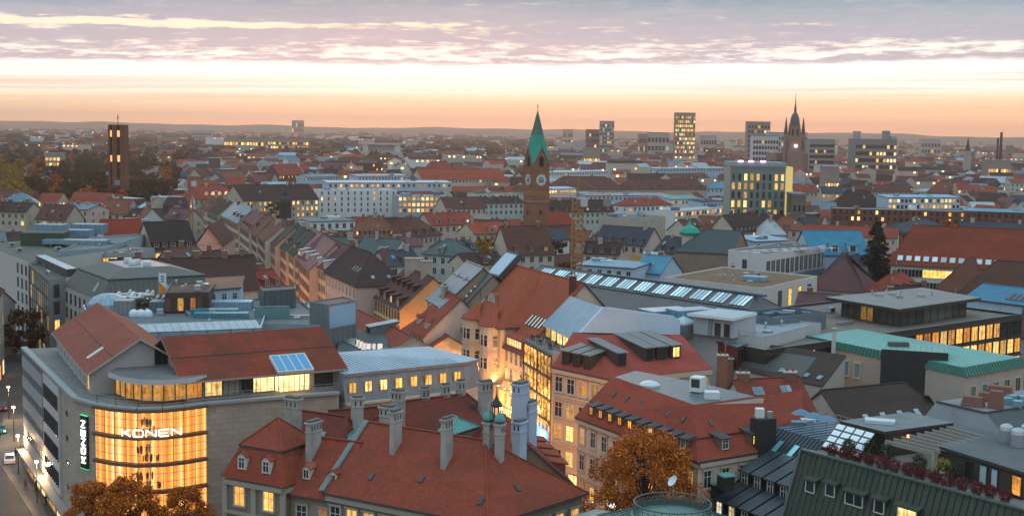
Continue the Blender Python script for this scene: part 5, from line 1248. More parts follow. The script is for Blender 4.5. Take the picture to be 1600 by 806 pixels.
def green_mansard():
 d = V((.58, -.81, 0)); o = V((-.81, -.58, 0)); n = -o; T1 = V((31.9, 140.4, 0)); L_ = 36
 root = thing('green_roofed_house', 'foreground house with steep mossy green ribbed roof under a planted roof terrace', 'house', (45, 130, 0))
 GM = seam_mat((.052, .066, .044), .65, .1, .75, .8); A0, B0 = T1+o*3.6, T1+o*3.6+d*L_; A1, B1 = T1, T1+d*L_
 zt, zb = 22.0, 12.0
 w = MB(); w.prism([A0+n*.4, B0+n*.4, B0+n*26, A0+n*26], 0, zb, wall_mat((.40, .33, .27), .4))
 w.prism([A1+n*.35+d*.3, B1+n*.35, B1+n*22, A1+n*22+d*.3], zb, zt-.35, wall_mat((.20, .19, .18), .4), flat_mat((.20, .18, .16), .9, 'terrace_deck')); w.build('wall', root)
 r = MB(); slab(r, [V((*A0.xy, zb)), V((*B0.xy, zb)), V((*B1.xy, zt)), V((*A1.xy, zt))], .3, GM); pf = Plane(V((*A0.xy, zb)), V((*B0.xy, zb)), V((*B1.xy, zt)), V((*A1.xy, zt)))
 seam_ribs(r, pf, GM, .75, .10, .14); r.build('roof', root)
 b = MB(); b.bar(V((*A1.xy, zt+.05)), V((*B1.xy, zt+.05)), .5, seam_mat((.11, .14, .12), .6, .2), .2); b.build('parapet_coping', root)
 b = MB(); b.bar(V((*A0.xy, zb))+pf.n*.1, V((*A1.xy, zt))+pf.n*.1, .3, seam_mat((.11, .14, .12), .6, .2), .25); b.build('verge', root)
 dk = plain_mat((.035, .05, .04), .7, 'dark_green_cladding')
 H = House(); H.root = root
 def dorm(px, py, w_, h_, mp=GLASS, nw=1):
  # find the roof point under this pixel
  best = min(((pf.rect(u/200, t/100), u/200, t/100) for u in range(200) for t in range(0, 100, 2)), key=lambda k: (lambda q: (q[0]-px)**2+(q[1]-py)**2)(project(k[0])))
  add_dormer(root, pf, best[1], best[2], w_, h_, 'shed', dk, GM, mp, FRAME_W, 'none' if nw == 1 else 'mid', ww=(w_-.35)/1, wh=h_*.78, tr=.25)
 dorm(1266, 771, 1.45, 1.45); dorm(1297, 777, 1.45, 1.45); dorm(1334, 790, 2.5, 1.45, GLASS, 2); dorm(1374, 803, 1.45, 1.55); dorm(1417, 815, 2.5, 1.5, lit_mat('yellow', 1.4), 2)
 for u in (.2, .45, .7): pass
 return root
def project(p):
 v = p-V((0, 0, HCAM)); f = v.dot(fwd)
 return (CX+v.dot(ix)/f*FPX, CY-v.dot(iy)/f*FPX)
GREEN_ROOT = green_mansard()
def leaf_ball(b, c, r, n, m, sz=.14, flat=1.0, rr=rnd):
 for _ in range(n):
  v = V((rr.gauss(0, 1), rr.gauss(0, 1), rr.gauss(0, 1))); v.normalize(); rad = r*rr.uniform(.55, 1.05)
  p = c+V((v.x*rad, v.y*rad, v.z*rad*flat)); a = V((rr.uniform(-1, 1), rr.uniform(-1, 1), rr.uniform(-1, 1))).normalized(); t = a.cross(V((rr.uniform(-1, 1), rr.uniform(-1, 1), rr.uniform(-1, 1)))).normalized(); s = sz*rr.uniform(.6, 1.4)
  b.poly([p-a*s, p+t*s*.7, p+a*s, p-t*s*.7], m)
def leaf_mat(name, stops, rough=.7):
 key = ('leaf', name)
 if key in MATS: return MATS[key]
 m, nt, b = newmat(name)
 wp = worldpos(nt); wn = N(nt, 'TexWhiteNoise', noise_dimensions='3D'); g = N(nt, 'NewGeometry')
 n1 = noise(nt, wp, .45, 3, .6)
 f = M_(nt, 'ADD', M_(nt, 'MULTIPLY', g.outputs['Random Per Island'], .55), M_(nt, 'MULTIPLY', n1, .5))
 L(nt, ramp(nt, f, stops), b.inputs['Base Color']); b.inputs['Roughness'].default_value = rough; b.inputs['Specular IOR Level'].default_value = .2
 MATS[key] = m; return m
REDBUSH = leaf_mat('red_leaves', [(.2, (.06, .008, .01)), (.5, (.13, .018, .02)), (.8, (.22, .05, .04))])
DKBUSH = leaf_mat('dark_leaves', [(.2, (.012, .018, .01)), (.5, (.03, .042, .02)), (.8, (.07, .085, .035))])
YELBUSH = leaf_mat('yellow_leaves', [(.2, (.10, .10, .02)), (.5, (.2, .17, .03)), (.8, (.35, .27, .06))])
def roof_garden():
 d = V((.58, -.81, 0)); n = V((.81, .58, 0)); T1 = V((31.9, 140.4, 0)); zt = 21.7
 pot_m = plain_mat((.16, .13, .11), .8, 'planter')
 for i in range(14):
  p = T1+d*(3.6+i*1.62+rnd.uniform(-.15, .15))+n*.85
  r = thing('potted_shrub', 'dark red clipped shrub in a planter along the edge of the green roof terrace', 'potted plant', (p.x, p.y, zt), 'red shrubs along the terrace edge')
  b = MB(); b.tube((p.x, p.y, zt), (p.x, p.y, zt+.5), .34, .42, pot_m, 10); b.build('pot', r)
  b = MB(); leaf_ball(b, V((p.x, p.y, zt+1.0)), rnd.uniform(.62, .78), 1000, REDBUSH, .06); b.build('foliage', r)
 for i, (u, v, s, h) in enumerate(((4.6, 2.2, .7, 1.8), (9.4, 2.6, .9, 2.2), (13.6, 2.4, .8, 1.9), (17.5, 2.6, .75, 1.7), (6.8, 3.0, .8, 2.0))):
  p = T1+d*u+n*v
  r = thing('potted_shrub', 'dark green bushy plant standing behind the red shrubs on the roof terrace', 'potted plant', (p.x, p.y, zt), 'green plants behind the red shrubs')
  b = MB(); b.tube((p.x, p.y, zt), (p.x, p.y, zt+.5), .3, .4, pot_m, 10); b.build('pot', r)
  b = MB(); leaf_ball(b, V((p.x, p.y, zt+.5+h*.45)), s, 900, DKBUSH, .08, h*.5/s); b.build('foliage', r)
 p = T1+d*15.8+n*3.4; r = thing('potted_palm', 'yellow-green spiky plant in a white pot on the roof terrace', 'potted plant', (p.x, p.y, zt))
 b = MB(); b.tube((p.x, p.y, zt), (p.x, p.y, zt+1.0), .35, .45, WHITEM, 10); b.build('pot', r)
 b = MB(); leaf_ball(b, V((p.x, p.y, zt+1.6)), .7, 420, YELBUSH, .12); b.build('foliage', r)
 # slanted glass roof, flat-roofed penthouse, pergola, second penthouse
 Xd = V((.60, -.80, 0)); Xn = V((.80, .60, 0))
 dkw = plain_mat((.045, .04, .036), .7, 'dark_boarding')
 rt = thing('roof_pavilion', 'flat-roofed dark pavilion with bright slanted glass panels on the roof terrace', 'pavilion', (44, 146, zt))
 c = [P(1312, 657, 24.6), P(1382, 674, 24.6), P(1490, 660, 24.6), P(1420, 643, 24.6)]
 b = MB(); b.hexa([p-V((0, 0, .35)) for p in c], c, plain_mat((.04, .035, .032), .7, 'roof_edge'), flat_mat((.20, .21, .21), .85, 'felt_roof')); b.build('roof', rt)
 m_ = sum(c, V((0, 0, 0)))/4; b = MB(); wq = [p.lerp(m_, .09) for p in c]; b.prism([p.xy for p in wq], zt, 24.24, dkw, top=False); b.build('wall', rt)
 b = MB(); q = P(1375, 660, 24.62); b.box(-1.6, 1.6, -.8, .8, 0, .35, plain_mat((.55, .60, .64), .4, 'dome_plastic'), F=Matrix.Translation(q) @ Matrix.Rotation(-.3, 4, 'Z')); b.build('rooflight', rt)
 b = MB(); g0, g1 = P(1309, 662, 24.3), P(1368, 678, 24.3); oo = outn(g0, g1); g2, g3 = g1+oo*2.4-V((0, 0, 2.4)), g0+oo*2.4-V((0, 0, 2.4)); ov = V((0, 0, .12))
 b.hexa([g3, g2, g1, g0], [p+ov for p in (g3, g2, g1, g0)], FRAME_D)
 gm = glass_mat((.45, .50, .55), .05, 'glass_panel')
 for i in range(4):
  for j in range(4):
   u0, u1, v0, v1 = i/4+.02, (i+1)/4-.02, j/4+.03, (j+1)/4-.03
   f = lambda u, v: g3.lerp(g2, u).lerp(g0.lerp(g1, u), v)+ov*1.1
   b.poly([f(u0, v0), f(u1, v0), f(u1, v1), f(u0, v1)], gm)
 b.build('glass_roof', rt)
 b = MB(); b.poly([g3, g2, V((g2.x, g2.y, zt)), V((g3.x, g3.y, zt))], GLASS); b.build('glass_wall', rt)
 pg = thing('pergola', 'weathered timber pergola with parallel grey beams between the terrace pavilions', 'pergola', (50, 140, zt))
 q0, q1, q2, q3 = P(1384, 690, 24.3), P(1458, 708, 24.3), P(1540, 685, 24.3), P(1480, 668, 24.3)
 wd = plain_mat((.30, .26, .22), .85, 'weathered_timber')
 for i in range(9): t = i/8; b = MB(); b.bar(q0.lerp(q3, t), q1.lerp(q2, t), .14, wd, .45); b.build('beam', pg)
 for a in (q0, q1, q2, q3): b = MB(); b.bar((a.x, a.y, zt), (a.x, a.y, 24.3), .2, plain_mat((.45, .36, .18), .8, 'post_timber')); b.build('post', pg)
 ln = P(1419, 681, 24.0); t_ = thing('lantern', 'small glowing red lantern hanging under the timber pergola', 'lantern', (ln.x, ln.y, ln.z-.3))
 b = MB(); b.tube(ln-V((0, 0, .3)), ln+V((0, 0, .15)), .16, .13, emit_mat((1, .2, .05), 5, 'red_lantern_glow'), 8); b.build('glow', t_); b = MB(); b.bar(ln+V((0, 0, .15)), ln+V((0, 0, .3)), .05, BLACKM); b.build('hook', t_)
 ph = thing('roof_penthouse', 'long dark boarded penthouse with grey flat roof, lit orange window and steel ventilation cowls', 'penthouse', (52, 130, zt))
 c = [P(1460, 694, 24.5), P(1602, 738, 24.5), P(1680, 712, 24.5), P(1560, 676, 24.5)]
 b = MB(); b.hexa([p-V((0, 0, .3)) for p in c], c, plain_mat((.05, .045, .04), .7, 'roof_edge'), flat_mat((.13, .14, .14), .9, 'dark_felt')); b.build('roof', ph)
 m_ = sum(c, V((0, 0, 0)))/4; wq = [p.lerp(m_, .06) for p in c]; b = MB(); b.prism([p.xy for p in wq], zt, 24.19, plain_mat((.05, .038, .03), .8, 'brown_boarding'), top=False); b.build('wall', ph)
 a_, b_ = wq[0], wq[1]; oo = outn(a_, b_)
 for u, mp, w_ in ((.55, plain_mat((.45, .52, .56), .4, 'pale_panel'), .9), (.68, plain_mat((.45, .55, .6), .4, 'pale_panel2'), .8), (.93, lit_mat('warm', 1.6), 1.1), (.38, GLASS, .9)):
  p = a_.lerp(b_, u); add_window(ph, V((p.x, p.y, zt+.3)), oo, w_, 1.8, mp, FRAME_D, 'none', name='door' if u < .9 else 'window')
 for px, py in ((1572, 690), (1590, 697), (1605, 690)):
  p = P(px, py, 24.52); b = MB(); b.tube(p, p+V((0, 0, 1.3)), .75, .75, STEEL, 10); b.lathe(p+V((0, 0, 1.3)), [(.75, 0), (.65, .35), (.35, .6), (0, .7)], STEEL, 10); b.build('ventilation_cowl', ph)
 # terrace furniture
 for i, (u, v) in enumerate(((11.5, 3.2), (12.6, 4.0), (14.2, 3.6))):
  p = T1+d*u+n*v; b = MB(); F = Matrix.Translation((p.x, p.y, zt)) @ Matrix.Rotation(.6*i, 4, 'Z'); cm = plain_mat((.22, .19, .16), .7, 'rattan')
  b.box(-.35, .35, -.35, .35, .1, .45, cm, F=F); b.box(-.35, .35, .25, .38, .45, .95, cm, F=F); b.box(-.42, -.35, -.35, .38, .1, .65, cm, F=F); b.box(.35, .42, -.35, .38, .1, .65, cm, F=F)
  tagm(b.build('armchair', None, V((p.x, p.y, zt+.1))), 'brown rattan armchair on the roof terrace under the pergola', 'armchair', 'terrace armchairs')
roof_garden()
# grey attic with sloping ends behind the pergola
def attic():
 A, B = P(1445, 650, 22.5), P(1568, 680, 22.5); d = (B-A).normalized(); n = V((-d.y, d.x, 0)); top = 24.6
 root = thing('attic_house', 'grey attic storey with sloping ends and cluttered flat roof behind the pergola', 'building', ((A+B)/2).xy.to_3d())
 b = MB(); g = wall_mat((.36, .38, .40), .3); L_ = (B-A).length
 lo = [A, B, B+n*17, A+n*17]; up = [A+d*1.6+n*.1, B-d*2.6+n*.1, B-d*2.6+n*17, A+d*1.6+n*17]
 b.prism([p.xy for p in lo], 0, 22.5, g, top=False); lo = [V((*p.xy, 22.51)) for p in lo]; up = [V((*p.xy, top)) for p in up]
 b.poly([lo[0], lo[1], up[1], up[0]], g); b.poly([lo[2], lo[3], up[3], up[2]], g); b.build('wall', root)
 r = MB(); sm = seam_mat((.07, .09, .085), .5, .3); r.poly([lo[1], lo[2], up[2], up[1]], sm); r.poly([lo[3], lo[0], up[0], up[3]], sm); r.poly([up[0]-n*.2, up[1]-n*.2, up[2], up[3]], flat_mat((.24, .25, .25), .9, 'felt_roof')); r.bar(up[0], up[1], .25, GUTTER); r.bar(up[1], up[2], .25, GUTTER); r.build('roof', root)
 cov = plain_mat((.22, .10, .075), .9, 'brown_cover')
 for i, (px, py, w, dd, h) in enumerate(((1520, 634, 2.6, 1.4, 1.1), (1556, 637, 1.7, 1.5, 2.0), (1562, 622, 3.2, 1.6, 1.5), (1540, 626, 1.8, 1.4, 1.0))):
  p = P(px, py, top); b = MB(); F = Matrix.Translation(p+V((0, 0, .05))) @ Matrix.Rotation(-.5, 4, 'Z')
  bq = [F @ V(v) for v in ((-w/2, -dd/2, 0), (w/2, -dd/2, 0), (w/2, dd/2, 0), (-w/2, dd/2, 0))]; tq = [F @ V((x*.8, y*.75, h)) for x, y in ((-w/2, -dd/2), (w/2, -dd/2), (w/2, dd/2), (-w/2, dd/2))]
  b.hexa(bq, tq, cov); tagm(b.build('covered_furniture', None, p+V((0, 0, .05))), 'brown tarpaulin cover over terrace furniture on the cluttered attic roof', 'cover', 'covered terrace furniture')
 for i in range(5):
  p = P(1572+i*9, 632+rnd.uniform(-6, 4), top); b = MB(); b.box(-.6, .6, -.5, .5, .0, .8, plain_mat((.20, .34, .38), .5, 'teal_box'), F=Matrix.Translation(p) @ Matrix.Rotation(.5*i, 4, 'Z')); b.build('roof_box', root)
attic()
# round green copper roof with railing and satellite dish (bottom edge of the picture)
def round_roof():
 c = P(1050, 812, 17); c = V((c.x, c.y, 0)); root = thing('round_roofed_house', 'round shallow green copper roof with railed ring at the bottom of the picture', 'building', c)
 CM = seam_mat((.10, .19, .165), .55, .2, 1.4, .5)
 b = MB(); b.prism([(c.x+13*math.cos(i*PI/16), c.y+13*math.sin(i*PI/16)) for i in range(32)], 0, 13.6, wall_mat(BEIGE), top=True); b.build('wall', root)
 b = MB()
 for i in range(32):
  a0, a1 = i*PI/16, (i+1)*PI/16; f = lambda r, z, a: V((c.x+r*math.cos(a), c.y+r*math.sin(a), z))
  b.poly([f(13.6, 13.9, a0), f(13.6, 13.9, a1), f(4.2, 17.5, a1), f(4.2, 17.5, a0)], CM); b.poly([f(4.2, 17.5, a0), f(4.2, 17.5, a1), f(0, 17.9, 0)], CM); b.poly([f(13.6, 13.6, a0), f(13.6, 13.6, a1), f(13.6, 13.9, a1), f(13.6, 13.9, a0)], CM)
  b.bar(f(13.5, 13.97, a0), f(4.2, 17.57, a0), .09, CM, .1)
 b.build('roof', root)
 b = MB(); g = plain_mat((.10, .15, .13), .6, 'green_railing', .3)
 for i in range(33):
  a = i*PI/16; p = V((c.x+3.9*math.cos(a), c.y+3.9*math.sin(a), 17.5)); b.bar(p, p+V((0, 0, 1.3)), .06, g)
  if i < 32:
   a1 = a+PI/16; q = V((c.x+3.9*math.cos(a1), c.y+3.9*math.sin(a1), 17.5))
   for z in (.45, .9, 1.3): b.bar(p+V((0, 0, z)), q+V((0, 0, z)), .05 if z < 1 else .12, g)
 b.build('railing', root)
 b = MB()
 for i in range(16):
  a0, a1 = PI*(i/16), PI*((i+1)/16); f = lambda r, z, a: V((c.x+r*math.cos(a), c.y+r*math.sin(a), z)); b.poly([f(3.95, 17.52, a0), f(3.95, 17.52, a1), f(3.95, 18.2, a1), f(3.95, 18.2, a0)], plain_mat((.10, .13, .11), .7, 'ring_panel'))
 b.build('ring_wall', root)
 p = P(1051, 776, 17.8); t = thing('satellite_dish', 'tilted white satellite dish on a pole above the round green copper roof', 'satellite dish', p)
 b = MB(); b.tube(p, p+V((0, 0, 1.5)), .06, .05, STEEL, 6); b.build('mast', t)
 b = MB(); ax = V((-.75, -.35, .62)).normalized(); xx = ax.cross(V((0, 0, 1))).normalized(); yy = ax.cross(xx); c0 = p+V((0, 0, 1.7))
 wm = plain_mat((.72, .74, .76), .5, 'dish_paint')
 for i in range(16):
  a0, a1 = i*PI/8, (i+1)*PI/8
  ring = lambda r, h, a: c0+ax*h+(xx*math.cos(a)+yy*math.sin(a))*r
  for (r0, h0), (r1, h1) in (((0, 0), (.35, .04)), ((.35, .04), (.62, .13))):
   q = [ring(r0, h0, a0), ring(r1, h1, a0), ring(r1, h1, a1), ring(r0, h0, a1)]
   b.poly(q if r0 > 0 else [q[0], q[1], q[2]], wm)
   b.poly([v-ax*.02 for v in (q if r0 > 0 else [q[0], q[1], q[2]])][::-1], wm)
 b.build('dish', t); b = MB(); b.bar(c0-yy*.5, c0+ax*.6, .03, STEEL); b.box(-.06, .06, -.06, .06, -.06, .06, WHITEM, F=Matrix.Translation(c0+ax*.6)); b.build('receiver', t)
round_roof()
# small green dormer boxes stepping up the gable edge between cream corner house and dark roof
def stepped():
 root = thing('stepped_gable_house', 'low house end with stepped green copper box dormers beside the cream corner house', 'house', (24.5, 148, 0))
 A = P(1112, 775, 11.5); B = P(1170, 712, 16.5)
 w = MB(); d = V((.85, .52, 0)); q = [V((23.2, 146.4, 0)), V((25.2, 143.3, 0)), V((33, 148), ).to_3d() if False else V((33, 148, 0)), V((31, 151.2, 0))]
 w.prism([p.xy for p in q], 0, 11, wall_mat((.30, .17, .13), .4)); w.build('wall', root)
 for i, (px, py) in enumerate(((1104, 787), (1110, 768), (1120, 756), (1136, 744))):
  z = 12.0+1.5*i; p = P(px, py, z); b = MB(); F = Matrix.Translation(p) @ Matrix.Rotation(.4, 4, 'Z')
  b.box(-.6, .8, -.4, 1.2, -1.6, 0, plain_mat((.03, .028, .026), .7, 'dark_cladding'), F=F); b.box(-.75, .95, -.55, 1.3, 0, .14, seam_mat(COPPER, .6, .1), F=F); b.build('box_dormer', root)
stepped()
# ================================================================== RIGHT MIDDLE
def dark_office():
 A = P(1196, 546, 21); B = P(1597, 490, 21); d = (B-A).normalized(); n = V((-d.y, d.x, 0))
 H = house('office_building', 'dark bronze glass office with lit orange rooms and a wide flat-roofed penthouse', [A, B, B+n*34, A+n*34], 21, 21, 'flat', rm=flat_mat((.20, .165, .14), .9, 'gravel_roof'), wm=plain_mat((.035, .028, .025), .6, 'bronze_cladding'), par=.5, em=plain_mat((.40, .38, .36), .6, 'pale_coping'))
 Ln = (B-A).length; o = outn(A, B); nb = 30
 fr = plain_mat((.05, .036, .028), .5, 'bronze_frame')
 for k, z in enumerate((17.0, 13.4, 9.8)):
  for i in range(nb):
   p = A.lerp(B, (i+.5)/nb); u = i/nb; lt = (.52 < u < .87 and k == 0) or (k == 1 and u > .70) or (i in (3, 4) and k < 2) or (k == 2 and rnd.random() < .6)
   add_window(H.root, V((p.x, p.y, z)), o, Ln/nb-.55, 2.75, lit_mat('shop' if rnd.random() < .6 else 'warm', rnd.choice((.8, 1.2, 1.7))) if lt else GLASS, fr, 'mid')
 for z in (19.85, 16.3, 12.7): string_course(H, 'front', z, fr, .35, .3, 'floor_band')
 c = [P(1290, 464, 24.3), P(1405, 483, 24.3), P(1533, 465, 24.3), P(1442, 449, 24.3)]
 b = MB(); b.hexa([p-V((0, 0, .6)) for p in c], c, plain_mat((.035, .028, .025), .6, 'bronze_cladding'), flat_mat((.27, .25, .235), .9, 'pale_gravel')); b.build('penthouse_roof', H.root)
 m_ = sum(c, V((0, 0, 0)))/4; wq = [p.lerp(m_, .2) for p in c]; b = MB(); b.prism([p.xy for p in wq], 20.52, 23.69, plain_mat((.03, .026, .024), .5, 'dark_panel'), top=False); b.build('penthouse_wall', H.root)
 for (a, e, k) in ((wq[0], wq[1], 9), (wq[1], wq[2], 9)):
  for i in range(k):
   p = a.lerp(e, (i+.5)/k); L2 = (e-a).length/k
   add_window(H.root, V((p.x, p.y, 20.6)), outn(a, e), L2-.2, 2.9, lit_mat('yellow', .35) if (e is wq[1] and i in (3, 4)) else glass_mat((.05, .055, .045), .08, 'penthouse_glass'), fr, 'none')
 # corrugated plant screen
 q = [P(1205, 522, 20.6), P(1290, 512, 20.6)]; dd = (q[1]-q[0]).normalized(); nn = V((-dd.y, dd.x, 0)); q = [q[0], q[1], q[1]+nn*9, q[0]+nn*9-dd*1]
 b = MB(); sc = seam_mat((.17, .215, .25), .5, .3, .35)
 for i in range(4):
  a, e = q[i], q[(i+1) % 4]; b.hexa([V((*v.xy, 20.55)) for v in (a, e, e+(e-a).normalized()*0-outn(a, e)*.15, a-outn(a, e)*.15)], [V((*v.xy, 23.6)) for v in (a, e, e-outn(a, e)*.15, a-outn(a, e)*.15)], sc)
 b.build('plant_screen', H.root)
 for i in range(12):
  u, v = rnd.uniform(.06, .9), rnd.uniform(.12, .88); p = q[0].lerp(q[1], u)+nn*9*v; b = MB(); hh = rnd.uniform(1.6, 2.9)
  b.box(-rnd.uniform(.6, 1.6), rnd.uniform(.6, 1.6), -.7, .7, 0, hh, rnd.choice((seam_mat((.12, .2, .24), .5, .3), STEEL, plain_mat((.10, .16, .18), .6, 'duct_paint'))), F=Matrix.Translation(V((p.x, p.y, 20.55))) @ Matrix.Rotation(rnd.uniform(-.4, .9), 4, 'Z')); b.build('roof_plant', H.root)
 for i in range(8):
  p = m_+V((rnd.uniform(-7, 7), rnd.uniform(-4, 4), .02)); b = MB()
  if i % 2: b.box(-.7, .7, -.5, .5, 0, .5, STEEL, F=Matrix.Translation(p))
  else: b.tube(p, p+V((0, 0, .9)), .18, .18, STEEL, 6)
  b.build('roof_vent', H.root)
dark_office()
# red slatted pavilion with pale blue roof
H = house('roof_pavilion', 'red boarded pavilion with pale blue metal roof and slatted windows glowing red', [P(1112, 531, 21).xy, P(1152, 542, 21).xy, P(1199, 533, 21).xy, P(1160, 523, 21).xy][:4], 20.8, 21.4, 'mono', rm=seam_mat((.30, .38, .44), .45, .3, .6), wm=plain_mat((.20, .03, .025), .7, 'red_boarding'), z0=0, oh=.2)
a, e = H.sides['right']
for i in range(9):
 p = a.lerp(e, (i+.5)/9); add_window(H.root, V((p.x, p.y, 17.9)), outn(a, e), .75, 2.6, lit_mat('shop', 1.5) if i in (2, 3, 4, 5) else GLASS, plain_mat((.09, .05, .04), .6, 'brown_slat'), 'none')
def copper_flat():
 A = P(1256, 535, 19.6); K = P(1508, 588, 19.6); C = P(1605, 570, 19.6); dl = (K-A).normalized(); dr = (C-K).normalized(); C = K+dr*17
 back = A+dr*15
 wm = wall_mat((.47, .37, .30), .25); CM = seam_mat((.13, .36, .31), .5, .15, .85, .35); CE = seam_mat((.05, .17, .12), .55, .15, .5)
 w = [A, K, C, back]
 root = thing('copper_roofed_building', 'pale building with bright green copper flat roof, folded green edge and dark stair tower', 'building', ((K+back)/2).xy.to_3d())
 b = MB(); b.prism([p.xy for p in w], 0, 19.6, wm, top=True); b.build('wall', root)
 ctr = (A+K+C+back)/4; i1 = [p.lerp(ctr, .035) for p in w]; ov = [p+(p-ctr).normalized()*.5 for p in w]; r = MB()
 lo = [V((*p.xy, 19.62)) for p in ov]; up = [V((*p.xy, 20.9)) for p in i1]
 for i in range(4): j = (i+1) % 4; r.poly([lo[i], lo[j], up[j], up[i]], CE)
 for i in range(2):
  pl = Plane(lo[i], lo[i+1], up[i+1], up[i]); seam_ribs(r, pl, CE, .8, .10, .14)
 r.build('roof_edge', root)
 r = MB(); t = V((*ctr.xy, 21.3))
 for i in range(4):
  j = (i+1) % 4; r.poly([up[i], up[j], t], CM, (up[j]-up[i]))
 r.build('roof', root)
 H = House(); H.root = root; H.sides = {'l': (A, K), 'r': (K, C)}
 for i in range(3): p = A.lerp(K, .22+.075*i); add_window(root, V((p.x, p.y, 15.6)), outn(A, K), 1.25, 2.3, plain_mat((.16, .30, .36), .2, 'blue_blind'), FRAME_W, 'none', surround=wall_mat((.6, .5, .42), .2))
 for i in range(5): p = K.lerp(C, .14+.19*i); add_window(root, V((p.x, p.y, 15.2)), outn(K, C), 1.4, 2.6, plain_mat((.14, .16, .11), .6, 'closed_shutter') if i < 2 else glass_mat((.06, .035, .025), .2, 'brown_glass'), FRAME_W, 'none' if i < 2 else 'mid')
 a, e = D(1377, 545, 208), D(1482, 551, 205); dd = (e-a).normalized(); nn = V((-dd.y, dd.x, 0))
 b = MB(); b.prism([v.xy for v in (a, e, e+nn*7, a+nn*7)], 13, a.z, plain_mat((.028, .026, .024), .7, 'dark_panel'), seam_mat((.17, .36, .31), .5, .15, .9)); b.build('stair_tower', root)
 b = MB(); b.box(-1.6, 1.6, -.6, .6, 0, .7, plain_mat((.10, .10, .09), .7, 'hatch'), F=Matrix.Translation(V((*(a.lerp(e, .25)+nn*4).xy, a.z)))); b.build('roof_hatch', root)
copper_flat()
t = P(1300, 603, 14.5); r = thing('flue_pipe', 'tall slim pale flue pipe rising in front of the green copper roof', 'flue', (t.x, t.y, 12))
b = MB(); top = D(1301, 516, t.y); b.tube((t.x, t.y, 12), (t.x, t.y, top.z), .35, .33, plain_mat((.50, .52, .50), .5, 'flue_paint'), 10); b.build('pipe', r); b = MB(); b.tube((t.x, t.y, top.z), (t.x, t.y, top.z+.35), .5, .5, STEEL, 10); b.build('cap', r)
def ridgeq(r1, r2, zr, half, back=None):
 R1, R2 = P(*r1, zr), P(*r2, zr); d = (R2-R1); d.z = 0; d.normalize(); n = V((-d.y, d.x, 0)); back = back or half
 return [R1-n*half, R2-n*half, R2+n*back, R1+n*back]
DBT = tile_mat((.085, .058, .048), .35)
A, B = P(1127, 573, 17.2), P(1284, 604, 17.2)
H = house('dark_roofed_house', 'long dark brown lean-to roof above a tall blank beige party wall', [A, B, B+V((5.5, 7.8, 0)), A+V((1.5, 7, 0))], 17.2, 20.6, 'mono', rm=DBT, wm=wall_mat((.46, .40, .35), .3), oh=.15)
for i in range(4): add_skylight(H.root, H.pl['front'], .55+.12*i, .22, .8, 1.0)
add_chimney(H.root, P(1135, 592, 15.5), 2.0, 1.2, 3.4)
H = house('dark_roofed_house', 'dark brown hipped roof with row of four roof windows below the stair tower', ridgeq((1284, 612), (1452, 596), 19, 7.5), 13.2, 19, hip=(0, 5), rm=DBT, wm=wall_mat((.46, .38, .32), .3))
for i in range(4): add_skylight(H.root, H.pl['front'], .22+.15*i, .40, .8, 1.6, SKYG, FRAME_W)
for i in range(2): add_skylight(H.root, H.pl['right'], .3, .3+.35*i, 1.0, 1.6, plain_mat((.5, .42, .2), .5, 'yellow_blind'), FRAME_D)
# brown roofs between (court behind cream corner house)
H = house('court_house', 'low brown roof in the court beside the cooling unit', Q((1100, 640), (1160, 655), 15, 14), 15, 18.5, rm=tile_mat((.14, .06, .05), .4), wm=wall_mat(BEIGE))
add_chimney(H.root, P(1128, 590, 18.5), 1.5, 1.2, 3.5)
H = house('gabled_house', 'small house with dark moss roof and steep gable beside the big white blank wall', Q((1040, 535), (1108, 548), 18.5, 12), 18.5, 23.5, rm=tile_mat((.09, .055, .045), .4, .2), wm=wall_mat(BEIGE), hip=(2, 0))
add_skylight(H.root, H.pl['front'], .9, .6, 1.1, 1.8, SKYG, FRAME_W)
